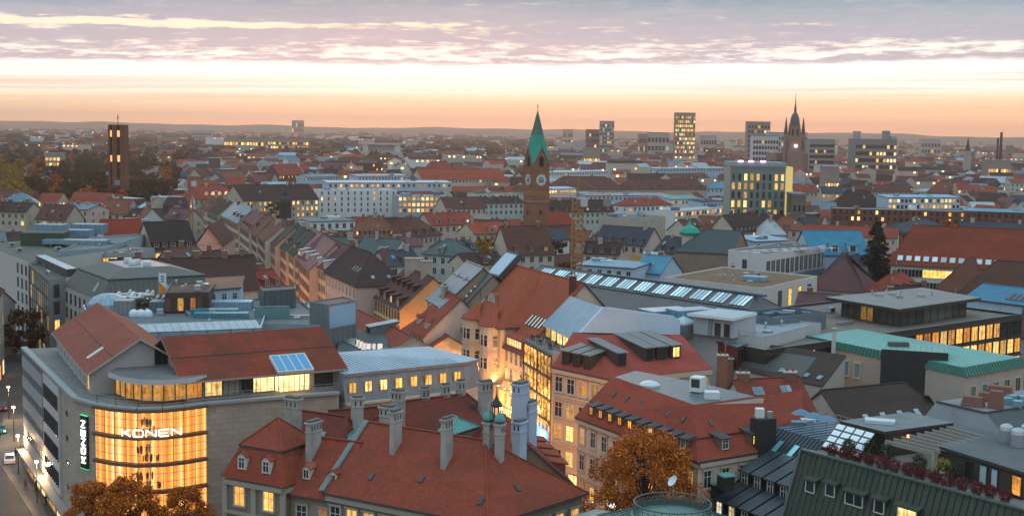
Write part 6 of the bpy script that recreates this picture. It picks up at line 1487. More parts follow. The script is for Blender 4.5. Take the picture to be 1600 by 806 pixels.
# pale flat terrace block with blue plant boxes
def terrace_block():
 A, B = P(1062, 513, 22.5), P(1190, 528, 22.5); d = (B-A).normalized(); n = V((-d.y, d.x, 0))
 H = house('terrace_building', 'pale flat-roofed block with roof room, ladder and blue plant boxes', [A, B, B+n*24, A+n*24], 22.5, 22.5, 'flat', rm=flat_mat((.30, .33, .35), .7, 'pale_membrane'), wm=wall_mat((.48, .46, .44), .3), par=.3)
 c = [P(1084, 490, 25.6), P(1146, 497, 25.6)]; dd = (c[1]-c[0]).normalized(); nn = V((-dd.y, dd.x, 0)); b = MB()
 b.prism([v.xy for v in (c[0], c[1], c[1]+nn*8, c[0]+nn*8)], 22.2, 25.3, wall_mat((.42, .42, .44), .3), top=False); b.build('roof_room', H.root)
 b = MB(); q = [c[0]-nn*1.2-dd*.6, c[1]-nn*1.2+dd*.6, c[1]+nn*8.4, c[0]+nn*8.4]; b.hexa([V((*v.xy, 25.3)) for v in q], [V((*v.xy, 25.75)) for v in q], WHITEM, flat_mat((.42, .47, .5), .6, 'pale_membrane2')); b.build('roof_room_roof', H.root)
 for u, w_ in ((.62, .9), (.85, .9)): p = c[0].lerp(c[1], u); add_window(H.root, V((p.x, p.y, 22.4)), outn(c[0], c[1]), w_, 2.0, GLASS, FRAME_D, 'none', name='door')
 b = MB(); p = c[0].lerp(c[1], .45)-nn*.5
 for s in (-.3, .3): b.bar(V((*(p+dd*s).xy, 22.2)), V((*(p+dd*s+nn*.45).xy, 25.3)), .07, BLACKM)
 for i in range(8): z = 22.5+i*.35; b.bar(V((*(p-dd*.3+nn*.05*i).xy, z)), V((*(p+dd*.3+nn*.05*i).xy, z)), .05, BLACKM)
 b.build('ladder', H.root)
 for i, (px, py, w_, dp_, h_) in enumerate(((1010, 483, 8, 5, 1.2), (1040, 479, 9, 5, 1.8), (1078, 482, 8, 4, 2.2), (1035, 490, 12, 3, .8))):
  p = P(px, py, 24.5); b = MB(); b.box(-w_/2, w_/2, -dp_/2, dp_/2, 0, h_, seam_mat((.18, .36, .46), .4, .3, 1.2), seam_mat((.34, .44, .50), .4, .3, 1.0), F=Matrix.Translation(V((p.x, p.y, 22.3))) @ Matrix.Rotation(.5, 4, 'Z')); b.build('plant_box', H.root)
 p = P(1067, 525, 21.5); b = MB(); b.tube(p, p+V((0, 0, 2.2)), 1.7, 2.3, STEEL, 4); b.lathe(p+V((0, 0, 2.2)), [(2.4, 0), (2.2, .3), (0, 1.3)], plain_mat((.45, .52, .58), .4, 'cowl_paint'), 4); b.build('cooling_cowl', H.root)
 b = MB()
 for z in (22.9, 23.3): b.bar(V((*A.xy, z)), V((*B.xy, z)), .05, STEEL)
 for i in range(12): p = A.lerp(B, i/11); b.bar(V((*p.xy, 22.5)), V((*p.xy, 23.4)), .05, STEEL)
 b.build('railing', H.root)
terrace_block()
# long market hall with a glass ridge strip
def hall():
 R1, R2 = P(846, 416, 24.0), P(1192, 463, 24.0); d = (R2-R1).normalized(); n = V((-d.y, d.x, 0))
 H = house('market_hall', 'long grey hall roof with a strip of pale blue glass panels below the ridge', [R1-n*12, R2+d*4-n*12, R2+d*4+n*12, R1+n*12], 17.5, 24, hip=(0, 6), rm=seam_mat((.125, .115, .11), .6, .2, 1.2), wm=wall_mat((.40, .38, .36), .3), oh=.5)
 pf = H.pl['front']; g = glass_mat((.34, .46, .52), .07, 'hall_glass'); Ln = pf.len
 for i in range(12):
  for j in range(4):
   u = .035+.9*(i+.13+.185*j)/12; add_skylight(H.root, pf, u, .80, .9*Ln/12*.17, 3.6, g, FRAME_D)
 b = MB(); b.bar(pf.rect(0, .62)+pf.n*.05, pf.rect(.97, .62)+pf.n*.05, .4, plain_mat((.05, .06, .07), .6, 'dark_rail'), .25); b.build('glazing_rail', H.root)
 b = MB(); b.bar(pf.rect(.3, .98)+pf.n*.1, pf.rect(.95, .98)+pf.n*.1, 1.0, plain_mat((.06, .10, .15), .6, 'ridge_duct'), .4); b.build('ridge_duct', H.root)
hall()
def cream_block():
 K = P(1192, 450, 19.5); L_ = P(1038, 433, 19.5); R_ = P(1277, 431, 19.5); BK = L_+R_-K
 H = house('flat_roofed_block', 'pale flat-roofed block with brown gravel roof and two tall lit windows', [L_, K, R_, BK], 19.5, 19.5, 'flat', rm=flat_mat((.19, .12, .075), .9, 'brown_gravel'), wm=wall_mat((.60, .52, .46), .2), par=.4, em=plain_mat((.60, .54, .5), .7, 'coping'))
 a, e = H.sides['right']
 for i, u in enumerate((.30, .48, .66, .84)): p = a.lerp(e, u); add_window(H.root, V((p.x, p.y, 13.6)), outn(a, e), 2.1, 4.2, lit_mat('yellow', 1.7) if i in (1, 2) else glass_mat((.05, .04, .035), .2, 'bronze_glass'), FRAME_D, 'cross')
 b = MB(); p = P(1180, 438, 19.2); b.box(-3, 3, -2, 2, 0, 1.1, seam_mat((.26, .36, .42), .5, .2), F=Matrix.Translation(p) @ Matrix.Rotation(-.4, 4, 'Z')); b.build('roof_box', H.root)
cream_block()
def white_office():
 K = P(1197, 397, 21); L_ = P(1138, 390, 21); R_ = P(1290, 383, 21); BK = L_+R_-K
 H = house('white_office', 'white block with a row of tall dark windows and two strips of rooflights', [L_, K, R_, BK], 21, 21, 'flat', rm=flat_mat((.11, .115, .12), .8, 'grey_roof'), wm=wall_mat((.62, .55, .54), .2), par=.3, em=plain_mat((.6, .56, .55), .7, 'coping'))
 win_row(H, 'right', 14.2, 13, 2.6, 4.6, 0, mp=glass_mat((.05, .05, .055), .2, 'office_glass'), style='mid', mf=FRAME_W)
 p = H.q[0].lerp(H.q[1], .45); add_window(H.root, V((p.x, p.y, 15)), outn(H.q[0], H.q[1]), 1.8, 3.6, GLASS, FRAME_G, 'mid')
 pl = H.pl['top']
 for j in range(2):
  for i in range(9): add_skylight(H.root, pl, .25+.28*j, .08+.1*i, 2.2, 3.2, glass_mat((.40, .46, .5), .1, 'pale_rooflight'), FRAME_G)
 string_course(H, 'right', 12.2, seam_mat((.15, .24, .28), .5, .3), 1.6, .6, 'blue_band')
white_office()
H = house('green_roofed_hall', 'big hall with plain dark green-grey low roof beside the white block', Q((1054, 393), (1142, 397), 17, 34), 17, 23, rm=flat_mat((.035, .058, .058), .6, 'green_sheet'), wm=wall_mat((.28, .20, .15), .4), hip=(7, 0), rf=.6)
H = house('pyramid_roofed_house', 'house with purple-brown hipped roof and pale right slope in front of the conifer', Q((1262, 450), (1352, 456), 13, 19), 13, 22.5, rm=tile_mat((.155, .075, .075), .2), wm=wall_mat(CREAM), hip=(9, 9))
H = house('teal_roofed_house', 'house with bright blue sheet roof and two dormers left of the conifer', Q((1268, 398), (1358, 398), 18, 16), 18, 25, rm=flat_mat((.045, .21, .31), .5, 'blue_sheet', .2), wm=wall_mat(BLUEW))
for u in (.42, .72): add_dormer(H.root, H.pl['front'], u, .12, 2.6, 2.2, 'shed', wall_mat(WHITE), flat_mat((.045, .21, .31), .5, 'blue_sheet', .2), GLASS)
H = house('school_building', 'long red-roofed building with row of roof windows and orange lit rooms, right of the conifer', Q((1392, 411), (1640, 424), 17.5, 24), 17.5, 28.5, rm=tile_mat((.27, .06, .036), .5), wm=wall_mat((.55, .53, .45), .3), hip=(5, 0), oh=.7)
for i in range(17): add_skylight(H.root, H.pl['front'], .07+.055*i, .17, 1.6, 2.0, glass_mat((.3, .36, .4), .08, 'roof_window'), FRAME_W)
for z, k in ((13.6, 0), (9.8, 1)):
 a, e = H.sides['front']
 for i in range(20): p = a.lerp(e, (i+.9)/21); add_window(H.root, V((p.x, p.y, z)), outn(a, e), 2.1, 2.3, lit_mat('warm', 2.0) if (k == 0 and 4 <= i <= 7) else GLASS, FRAME_W, 'mid')
BRT = tile_mat((.14, .062, .045), .6, .2)
H = house('brown_roofed_house', 'large brown mossy roof in front of the red-roofed building', Q((1492, 462), (1640, 474), 15, 18), 15, 24, rm=BRT, wm=wall_mat(BEIGE), hip=(8, 0))
H = house('brown_roofed_house', 'brown hipped roof ending left in a sharp hip near the conifer', Q((1462, 452), (1530, 456), 14, 16), 14, 22.5, rm=tile_mat((.20, .075, .05), .5, .1), wm=wall_mat(BEIGE), hip=(8, 2))
H = house('blue_roofed_house', 'house with low bright blue metal roof behind the dark office penthouse', Q((1508, 466), (1620, 480), 16.5, 16), 16.5, 19.5, rm=flat_mat((.05, .19, .29), .5, 'blue_sheet2', .2), wm=wall_mat(BLUEW))
for i in range(6): add_skylight(H.root, H.pl['front'], .55+.07*i, .4, 1.0, 3.4, GLASS, FRAME_D)
# ================================================================== LEFT MIDDLE
FR = lambda c: flat_mat(c, .75, 'flat_roof')
H = house('flat_roofed_shop', 'wide flat-roofed block with pale blue metal upper walls and rooflights behind the red store roof', [P(150, 522, 21).xy, P(408, 512, 21).xy, (P(408, 512, 21)+V((-6, 42, 0))).xy, (P(150, 522, 21)+V((-14, 36, 0))).xy], 21, 21, 'flat', rm=FR((.13, .155, .165)), wm=seam_mat((.22, .36, .44), .5, .25, 4.0), par=.5, em=seam_mat((.36, .44, .48), .5, .2))
rt = H.root
a, e = H.sides['front']
b = MB(); o = outn(a, e); q = [V((*a.xy, 21.0)), V((*e.xy, 21.0)), V((*(e-o*5).xy, 21.7)), V((*(a-o*5).xy, 21.7))]; slab(b, q, .2, seam_mat((.34, .42, .46), .5, .2, 1.4)); b.build('eaves_roof', rt)
for u, w_ in ((.42, 6.0), (.60, 6.0), (.8, 2), (.93, 2)): p = a.lerp(e, u); add_window(rt, V((p.x, p.y, 18.6)), o, w_, 1.7, plain_mat((.20, .24, .26), .5, 'louvre_panel') if w_ > 3 else GLASS, FRAME_G, 'none')
for i, (px, py, w_, dp_, h_, m) in enumerate(((350, 480, 11, 4, 1.5, METAL), (335, 488, 9, 3.2, .9, (.08, .26, .32)), (346, 494, 10, 2.6, .9, (.08, .26, .32)), (265, 484, 7, 4, 2.0, METALD), (195, 488, 3.5, 3.5, 2.6, (.24, .26, .27)), (300, 478, 10, 3, .6, METAL))):
 p = P(px, py, 20.7); b = MB(); b.box(-w_/2, w_/2, -dp_/2, dp_/2, 0, h_, seam_mat(m, .5, .3, .8), F=Matrix.Translation(V((p.x, p.y, 20.52))) @ Matrix.Rotation(.12, 4, 'Z')); b.build('roof_box', rt)
for px in (209, 220, 231):
 p = P(px, 493, 20.6); b = MB(); b.lathe(V((p.x, p.y, 20.52)), [(.9, 0), (.9, .5), (.75, .9), (.4, 1.2), (0, 1.3)], plain_mat((.68, .72, .73), .4, 'white_dome'), 12); b.build('white_cowl', rt)
b = MB(); p = P(170, 480, 20.6); b.lathe(V((p.x, p.y, 20.5)), [(4.2, 0), (4.0, 1.0), (3.0, 2.1), (1.6, 2.7), (0, 2.9)], seam_mat((.26, .36, .43), .4, .3, 1), 14); b.build('roof_dome', rt)
# roof restaurant behind: brown glazed pavilion, hedge, parasols
H = house('roof_restaurant', 'dark brown glazed roof restaurant with warm windows and white loungers in front', [P(258, 482, 21.5).xy, P(326, 480, 21.5).xy, (P(326, 480, 21.5)+V((-2, 16, 0))).xy, (P(258, 482, 21.5)+V((-3, 16, 0))).xy], 24.5, 24.5, 'flat', rm=FR((.10, .06, .05)), wm=plain_mat((.07, .035, .025), .6, 'brown_boarding'), par=.2, z0=20)
for i in range(7):
 a, e = H.sides['front']; p = a.lerp(e, (i+.5)/7); add_window(H.root, V((p.x, p.y, 21.0)), outn(a, e), 1.2, 2.4, lit_mat('warm', .7) if i in (2, 4) else glass_mat((.06, .035, .025), .2, 'brown_glass'), FRAME_D, 'none')
hb = MB(); q0, q1 = P(192, 478, 21.3), P(268, 472, 21.3)
for i in range(26): p = q0.lerp(q1, i/25); leaf_ball(hb, p+V((0, 0, .4)), .9, 60, leaf_mat('olive_leaves', [(.2, (.03, .03, .012)), (.5, (.07, .06, .02)), (.8, (.14, .11, .04))]), .16)
hd = thing('roof_hedge', 'long clipped hedge on the roof terrace of the pale blue block', 'hedge', (q0+q1)/2-V((0, 0, .8))); hb.build('foliage', hd); b = MB(); b.bar(q0-V((0, 0, .5)), q1-V((0, 0, .5)), .9, plain_mat((.14, .11, .08), .8, 'planter'), .7); b.build('planter', hd)
for i in range(9):
 p = P(176+i*9+rnd.uniform(-2, 2), 452+rnd.uniform(-3, 9), 22.2); b = MB(); F = Matrix.Translation(p-V((0, 0, 1.5))) @ Matrix.Rotation(rnd.uniform(0, 2), 4, 'Z')
 b.box(-1.3, 1.3, -.5, .5, .2, .45, WHITEM, F=F); b.hexa([F @ V(v) for v in ((.5, -.5, .45), (1.3, -.5, .45), (1.3, .5, .45), (.5, .5, .45))], [F @ V(v) for v in ((.9, -.5, 1.1), (1.3, -.5, 1.2), (1.3, .5, 1.2), (.9, .5, 1.1))], WHITEM)
 for x in (-1.1, 1.1): b.box(x-.05, x+.05, -.45, .45, 0, .2, STEEL, F=F)
 tagm(b.build('lounger', None, p-V((0, 0, 1.5))), 'white lounge seat on the roof terrace with the clipped hedge', 'lounger', 'white terrace loungers')
# orange and white banner on the roof
p = P(248, 462, 22.5); t = thing('banner_flag', 'upright white and orange banner flag on a pole on the roof terrace', 'banner', (p.x, p.y, 20.5))
b = MB(); b.tube((p.x, p.y, 20.5), (p.x, p.y, 27.2), .06, .05, STEEL, 6); b.build('pole', t)
b = MB(); b.box(.02, 1.5, -.03, .03, 22.8, 27, plain_mat((.7, .72, .75), .7, 'banner_cloth'), F=Matrix.Translation((p.x, p.y, 0))); b.poly([(p.x+.02, p.y-.036, 22.8), (p.x+1.5, p.y-.036, 22.8), (p.x+1.5, p.y-.036, 24.0), (p.x+.02, p.y-.036, 25.4)], plain_mat((.8, .25, .02), .7, 'orange_cloth'))
for k in range(3): b.box(.45, 1.1, -.045, -.037, 25.2+.5*k, 25.5+.5*k, plain_mat((.05, .15, .35), .7, 'banner_print'), F=Matrix.Translation((p.x, p.y, 0)))
b.build('cloth', t)
H = house('rooftop_hut', 'small pale blue hut with pink lean-to roof on the flat roofs left of the street', [P(325, 474, 21).xy, P(375, 470, 21).xy, (P(375, 470, 21)+V((-1, 8, 0))).xy, (P(325, 474, 21)+V((-2, 8, 0))).xy], 23.6, 24.8, 'mono', rm=tile_mat((.33, .17, .12), .2), wm=wall_mat(BLUEW, .2), z0=20)
win_row(H, 'front', 21.5, 3, .9, 1.2, 0)
# glass stair house and blue screen box right of the red store roof
H = house('glass_roof_house', 'teal glass roof house with flat dark lid beside the blue screen box', [P(412, 478, 21).xy, P(462, 474, 21).xy, (P(462, 474, 21)+V((-1, 6, 0))).xy, (P(412, 478, 21)+V((-2, 6, 0))).xy], 24, 24, 'flat', rm=FR((.14, .13, .13)), wm=seam_mat((.10, .14, .15), .4, .3, 1.2), par=.2, z0=18)
H = house('roof_screen_house', 'box-shaped roof house with a big pale blue end panel and dark flat lid', [P(513, 505, 21).xy, P(557, 497, 21).xy, (P(557, 497, 21)+V((-3, 5, 0))).xy, (P(513, 505, 21)+V((-4, 4, 0))).xy], 24.4, 24.4, 'flat', rm=FR((.15, .13, .12)), wm=seam_mat((.17, .20, .21), .5, .3, 1.5), par=.2, z0=16, em=GUTTER)
a, e = H.sides['front']; o = outn(a, e); b = MB(); x = (e-a).normalized(); q = [a+x*.3+o*.05, e-x*.3+o*.05, e-x*.3+o*.003, a+x*.3+o*.003]; b.hexa([V((*v.xy, 20)) for v in q], [V((*v.xy, 24.0)) for v in q], plain_mat((.20, .40, .58), .3, 'blue_panel')); b.build('end_panel', H.root)
H = house('roof_terrace_block', 'flat grey roof deck with teal screen wall left of the blue screen box', [P(398, 505, 20.5).xy, P(513, 507, 20.5).xy, (P(513, 507, 20.5)+V((-10, 32, 0))).xy, (P(398, 505, 20.5)+V((-14, 34, 0))).xy], 20.5, 20.5, 'flat', rm=FR((.17, .18, .18)), wm=wall_mat((.25, .32, .35), .3), par=.4)
b = MB(); a, e = P(398, 492, 21), P(452, 491, 21); b.hexa([V((*v.xy, 20.1)) for v in (a, e, e+V((0, .3, 0)), a+V((0, .3, 0)))], [V((*v.xy, 22.6)) for v in (a, e, e+V((0, .3, 0)), a+V((0, .3, 0)))], plain_mat((.12, .24, .25), .5, 'teal_screen')); b.build('screen_wall', H.root)
# red roofs with glass strips between store and street
H = house('red_roofed_house', 'long red roof with blue boarded gable end behind the store annexe', ridgeq((560, 486), (644, 527), 18.5, 7.5), 14.2, 18.5, rm=tile_mat((.33, .085, .06), .3), wm=seam_mat((.10, .20, .26), .5, .2, .6), oh=.3)
add_dormer(H.root, H.pl['front'], .62, .45, 2.6, 2.4, 'shed', seam_mat((.16, .22, .26), .5, .3), seam_mat((.25, .30, .34), .5, .3), GLASS, FRAME_D)
H = house('glasshouse_roof', 'low grey roof with slanting rows of pale glass panels beside the red store roof', Q((528, 560), (602, 560), 16.8, 26), 16.2, 17.4, 'mono', rm=FR((.09, .10, .10)), wm=wall_mat(CONC))
for i in range(7): add_skylight(H.root, H.pl['front'], .10+.07*i, .72-.05*i, 1.0, 6.0, glass_mat((.16, .18, .16), .25, 'pale_panel_glass'), FRAME_D)
for i in range(3): add_skylight(H.root, H.pl['front'], .62+.1*i, .42, 1.4, 5.0, glass_mat((.18, .22, .24), .25, 'pale_panel_glass2'), FRAME_D)
H = house('red_roofed_house', 'red lean-to roof with white dormers squeezed in front of the ochre house', ridgeq((652, 500), (700, 526), 15.5, 5), 12.5, 15.5, rm=tile_mat((.38, .09, .065), .3), wm=wall_mat(CREAM))
H = house('dark_roofed_house', 'dark low roof left of the ochre house beyond the blue screen box', Q((560, 520), (600, 512), 14, 20), 14, 17.5, rm=tile_mat((.18, .06, .05), .4), wm=wall_mat(BEIGE))
# corner block with chamfered dark mossy roof, left
def left_corner():
 H = house('chamfered_house', 'grey house with dark mossy chamfered attic and blue roof windows at the left corner', Q((101, 446), (158, 470), 19.0, 26), 19, 24.5, rm=seam_mat((.085, .085, .075), .6, .15, 1.2), wm=wall_mat((.36, .36, .36), .3), hip=(3, 7), mans=(2.4, 23), oh=.3, plat=10)
 for z in (15.5, 12, 8.4): win_row(H, 'front', z, 8, 1.1, 2.2, .05, mf=FRAME_D); win_row(H, 'right', z, 5, 1.3, 2, .05)
 pl = H.pl['lright']
 for i in range(3): add_skylight(H.root, pl, .55+.1*i, .5, 1.3, 1.6, glass_mat((.10, .30, .42), .06, 'blue_glass2'), FRAME_D)
 add_skylight(H.root, H.pl['lfront'], .75, .5, 1.6, 2.2)
 for i in range(5): p = H.pl['top'].at(.2+.14*i, rnd.uniform(.3, .7)); b = MB(); b.box(-.8, .8, -.6, .6, 0, rnd.uniform(.4, 1.1), WHITEM, F=Matrix.Translation(p)); b.build('roof_box', H.root)
left_corner()
def left_office():
 pts = [P(-20, 385, 20), P(20, 399, 20), P(47, 414, 20)]
 A, B = P(47, 414, 20.5), P(76, 438, 20.5); C = P(103, 434, 20.5)
 H = house('office_building', 'office with brown glass curtain wall, grey end wall and green flat roof at left', [A.xy, B.xy, C.xy, (A+C-B+V((-20, 60, 0))).xy], 20.5, 20.5, 'flat', rm=FR((.10, .105, .085)), wm=plain_mat((.10, .08, .06), .4, 'brown_glazing'), par=.4)
 a, e = H.sides['front'];
 for k in range(5):
  for i in range(9): p = a.lerp(e, (i+.5)/9); add_window(H.root, V((p.x, p.y, 1.2+3.8*k)), outn(a, e), (e-a).length/9-.25, 3.3, glass_mat((.10, .075, .04), .12, 'brown_curtain_glass') if rnd.random() > .2 else lit_mat('yellow', .3), FRAME_D, 'bar')
 a, e = H.sides['right']; b = MB(); o = outn(a, e); q = [a+o*.08, e+o*.08, e+o*.004, a+o*.004]; b.hexa([V((*v.xy, 0)) for v in q], [V((*v.xy, 20.4)) for v in q], wall_mat((.24, .28, .30), .3)); b.build('end_wall', H.root)
 for k, z in enumerate((16.5, 12.6, 8.4)): p = a.lerp(e, .42); add_window(H.root, V((p.x, p.y, z)), o+V((0, 0, 0)), 1.7, 2.7, lit_mat('yellow', 2.4) if k == 2 else GLASS, FRAME_D, 'none').location += o*.085
 b = MB(); s0, s1 = P(56, 402, 21.5), P(104, 424, 21.5); nn = V((.5, .86, 0)); b.hexa([V((*v.xy, 20.1)) for v in (s0, s1, s1+nn*3, s0+nn*3)], [V((*v.xy, 22)) for v in (s0, s1, s1+nn*3, s0+nn*3)], plain_mat((.05, .045, .04), .6, 'dark_upstand'), seam_mat((.36, .46, .52), .4, .3)); b.build('rooflight_strip', H.root)
 A2 = P(-22, 378, 21)
 K = house('stone_office', 'white curved stone office front with columns of narrow windows at the left edge', [P(-30, 382, 21).xy, P(44, 409, 21).xy, (P(44, 409, 21)+V((14, 46, 0))).xy, (P(-30, 382, 21)+V((18, 40, 0))).xy], 21, 21, 'flat', rm=FR((.12, .12, .10)), wm=wall_mat((.50, .46, .42), .2), par=.4)
 a, e = K.sides['front']
 for k in range(5):
  for u in (.80, .88, .96): p = a.lerp(e, u); add_window(K.root, V((p.x, p.y, 2.5+3.7*k)), outn(a, e), 1.3, 2.4, GLASS, FRAME_D, 'none')
 b = MB(); c0 = P(32, 374, 22.5); b.prism([(c0.x+x, c0.y+y) for x, y in ((0, 0), (12, 1.5), (11, 10), (-1, 8))], 20.6, 24.4, glass_mat((.018, .03, .022), .12, 'green_glass', .2), FR((.1, .11, .1))); b.build('glass_penthouse', K.root)
 H = house('grey_block', 'grey flat block with pale blue roof edges behind the curved office', [P(92, 398, 21).xy, P(168, 392, 21).xy, (P(168, 392, 21)+V((-3, 50, 0))).xy, (P(92, 398, 21)+V((-6, 46, 0))).xy], 22, 22, 'flat', rm=FR((.14, .16, .165)), wm=wall_mat((.26, .33, .37), .3), par=.5, em=plain_mat((.40, .50, .55), .6, 'blue_coping'))
 for px, py, w_, h_ in ((80, 368, 9, 4), (108, 366, 14, 2), (140, 362, 10, 3), (120, 378, 18, 1.2)): p = P(px, py, 22); b = MB(); b.box(-w_/2, w_/2, -3, 3, 0, h_, seam_mat((.18, .30, .37), .5, .2, 1.5), F=Matrix.Translation(V((p.x, p.y, 21.51)))); b.build('roof_box', H.root)
left_office()
H = house('glass_balcony_house', 'flat-roofed grey house with lit top-floor windows in front of the red roof', [P(163, 393, 21).xy, P(217, 392, 21).xy, (P(217, 392, 21)+V((0, 16, 0))).xy, (P(163, 393, 21)+V((-2, 16, 0))).xy], 20.5, 20.5, 'flat', rm=FR((.2, .21, .21)), wm=wall_mat((.34, .34, .33), .3), par=.3)
for i in range(5): a, e = H.sides['front']; p = a.lerp(e, (i+.5)/5); add_window(H.root, V((p.x, p.y, 16.6)), outn(a, e), 2.4, 2.6, lit_mat('yellow', 1.5) if i in (0, 1, 3) else GLASS, FRAME_D, 'mid')
win_row(H, 'front', 12.5, 5, 1.2, 2.2, 0)
# big white gable beside it
H = house('blank_gable_house', 'house with dark roof, tall white side wall and pink front left of the street', Q((240, 391), (308, 388), 17.5, 15), 17.5, 25.5, rm=tile_mat((.055, .045, .04), .3), wm=wall_mat((.55, .43, .38), .3))
for z, lt in ((14.2, .4), (10.4, .0)): win_row(H, 'front', z, 5, 1.5, 2.2, lt)
for i in range(5): add_dormer(H.root, H.pl['front'], .1+.18*i, .12, 2.0, 1.4, 'shed', plain_mat((.10, .07, .06), .8, 'dark_dormer2'), tile_mat((.055, .045, .04), .3), GLASS, FRAME_W)
H = house('red_gabled_house', 'house with plain red roof and white party wall above the lit flat-roofed house', Q((168, 383), (230, 381), 17.5, 15), 17.5, 25, rm=tile_mat((.33, .06, .035), .3), wm=wall_mat((.6, .55, .5), .3))
H = house('pink_gabled_house', 'brown-roofed house showing a pink triangular gable toward us', [P(307, 381, 19).xy, P(346, 379, 19).xy, (P(346, 379, 19)+V((-2, 30, 0))).xy, (P(307, 381, 19)+V((-4, 30, 0))).xy], 18.5, 18.6, 'flat', rm=BRT, wm=wall_mat((.55, .36, .30), .3))
A, B, C, D_ = H.q
for w_ in [0]:
 r = MB(); mF, mB = (A+B)/2, (C+D_)/2; slab(r, [V((*(A-V((1, 1, 0))).xy, 18.2)), V((*(mF-V((0, 1, 0))).xy, 24.6)), V((*mB.xy, 24.6)), V((*D_.xy, 18.2))], .3, tile_mat((.13, .06, .05), .4)); slab(r, [V((*(mF-V((0, 1, 0))).xy, 24.6)), V((*(B+V((1, -1, 0))).xy, 18.2)), V((*C.xy, 18.2)), V((*mB.xy, 24.6))], .3, tile_mat((.13, .06, .05), .4)); r.build('gable_roof', H.root)
 g = MB(); g.poly([V((*A.xy, 18.61)), V((*B.xy, 18.61)), V((*mF.xy, 24.3))], wall_mat((.55, .36, .30), .3)); g.build('gable_wall', H.root)
H = house('long_brown_house', 'very long plain dark brown roof across the middle left behind the roof terrace', Q((176, 458), (402, 452), 16, 18), 16, 23, rm=tile_mat((.095, .05, .043), .3), wm=wall_mat(BEIGE))
for i in range(4): add_chimney(H.root, H.R1.lerp(H.R2, .2+.2*i), 1.4, .8, 1.6)
g_court = 'brown roofs in the court left of the street'
for i, (e1, e2, ze, zr, dp, rm, lab) in enumerate((((283, 418), (330, 412), 15, 20, 11, (.17, .085, .075), 'rosy brown court roof with roof window below the pink gable'), ((330, 425), (372, 419), 15, 20, 11, (.10, .06, .05), 'dark brown court roof with plank walkway left of the street'), ((372, 432), (410, 430), 15.5, 20.5, 12, (.09, .055, .045), 'dark court roof with pale gable edge nearest the street row'), ((300, 436), (352, 432), 14.5, 19, 10, (.14, .08, .07), 'brown court roof with blue awning strip'), ((408, 452), (446, 447), 14.5, 18.5, 10, (.30, .06, .045), 'small red gabled roof at the foot of the street row'))):
 H = house('court_house', lab, Q(e1, e2, ze, dp), ze, zr, rm=tile_mat(rm, .4), wm=wall_mat((.50, .40, .33), .3), group=g_court)
 for k in range(2): add_dormer(H.root, H.pl['front'], .3+.4*k, .15, 1.8, 1.5, 'shed', plain_mat((.12, .08, .07), .8, 'brown_dormer'), tile_mat(rm, .4), pane(.1))
 add_chimney(H.root, H.R1.lerp(H.R2, .5), 1.2, .8, 1.6)
 add_skylight(H.root, H.pl['front'], .5, .6, 1.0, 1.4)
# ================================================================== TREES
def tree_meshes(h, cr_w, cr_h, ncl, nlf, lm, sz, seed, bark=(.06, .045, .035), gap=.0):
 rr = random.Random(seed); t = MB(); bm_ = plain_mat(bark, .9, 'bark'); c = MB()
 z0 = h-cr_h; r0 = .022*h
 t.tube((0, 0, -.1), (0, 0, z0), r0, r0*.7, bm_, 7, False); t.tube((0, 0, z0), (rr.uniform(-.4, .4), rr.uniform(-.4, .4), h*.86), r0*.7, r0*.15, bm_, 6, False)
 for i in range(ncl):
  a = rr.uniform(0, 2*PI); f = rr.random(); k = rr.uniform(.25, 1)**.6; zz = z0+cr_h*f
  prof = math.sin(PI*min(1, max(0, .12+.80*f)))**.7
  p = V((cr_w*.5*prof*k*math.cos(a), cr_w*.5*prof*k*math.sin(a), zz+rr.uniform(-.5, .5)))
  if i % max(1, ncl//22) == 0: t.tube((0, 0, max(z0*.9, zz-cr_h*.3)), p, r0*.28, r0*.06, bm_, 5, False)
  leaf_ball(c, p, cr_w*rr.uniform(.06, .125), nlf, lm, sz, .8, rr)
 return t.mesh('trunk'), c.mesh('crown')
GOLD = leaf_mat('autumn_leaves', [(.15, (.20, .05, .008)), (.45, (.46, .115, .016)), (.7, (.64, .195, .03)), (.95, (.72, .31, .06))])
RUST = leaf_mat('rust_leaves', [(.15, (.15, .04, .008)), (.45, (.38, .095, .014)), (.7, (.56, .17, .025)), (.95, (.66, .27, .05))])
OLIVE = leaf_mat('olive_brown_leaves', [(.15, (.022, .02, .01)), (.5, (.06, .045, .018)), (.85, (.12, .085, .03))])
AMBER = leaf_mat('amber_leaves', [(.15, (.14, .06, .008)), (.5, (.34, .17, .02)), (.85, (.5, .28, .05))])
BROWNL = leaf_mat('brown_leaves', [(.15, (.035, .02, .012)), (.5, (.09, .045, .024)), (.85, (.15, .08, .04))])
CONI = leaf_mat('fir_needles', [(.15, (.008, .013, .010)), (.5, (.02, .032, .022)), (.85, (.045, .06, .04))])
def tree(pos, ms, label, group=None, s=1.0, rz=0.0, cat='tree'):
 r = thing('tree', label, cat, pos, group); r.rotation_euler = (0, 0, rz); r.scale = (s, s, s)
 for n_, m_ in (('trunk', ms[0]), ('crown', ms[1])):
  o = bpy.data.objects.new(n_, m_); COL.objects.link(o); o.parent = r
 return r
big = tree_meshes(21.5, 14.5, 15.5, 210, 200, GOLD, .135, 3)
tree((16.0, 150.5, 0), big, 'large golden-brown autumn tree in front of the cream corner house', s=.96)
low = tree_meshes(16.0, 9.5, 10.5, 150, 170, RUST, .135, 5); low2 = tree_meshes(15.5, 9.0, 11, 150, 170, GOLD, .135, 6)
tree((-50.0, 153.5, 0), low, 'rust-brown autumn tree left under the upright sign of the glowing store', rz=.3, s=.81)
tree((-44.6, 151.5, 0), low2, 'tallest golden autumn tree in front of the glowing bowed store windows', rz=1.3, s=.90)
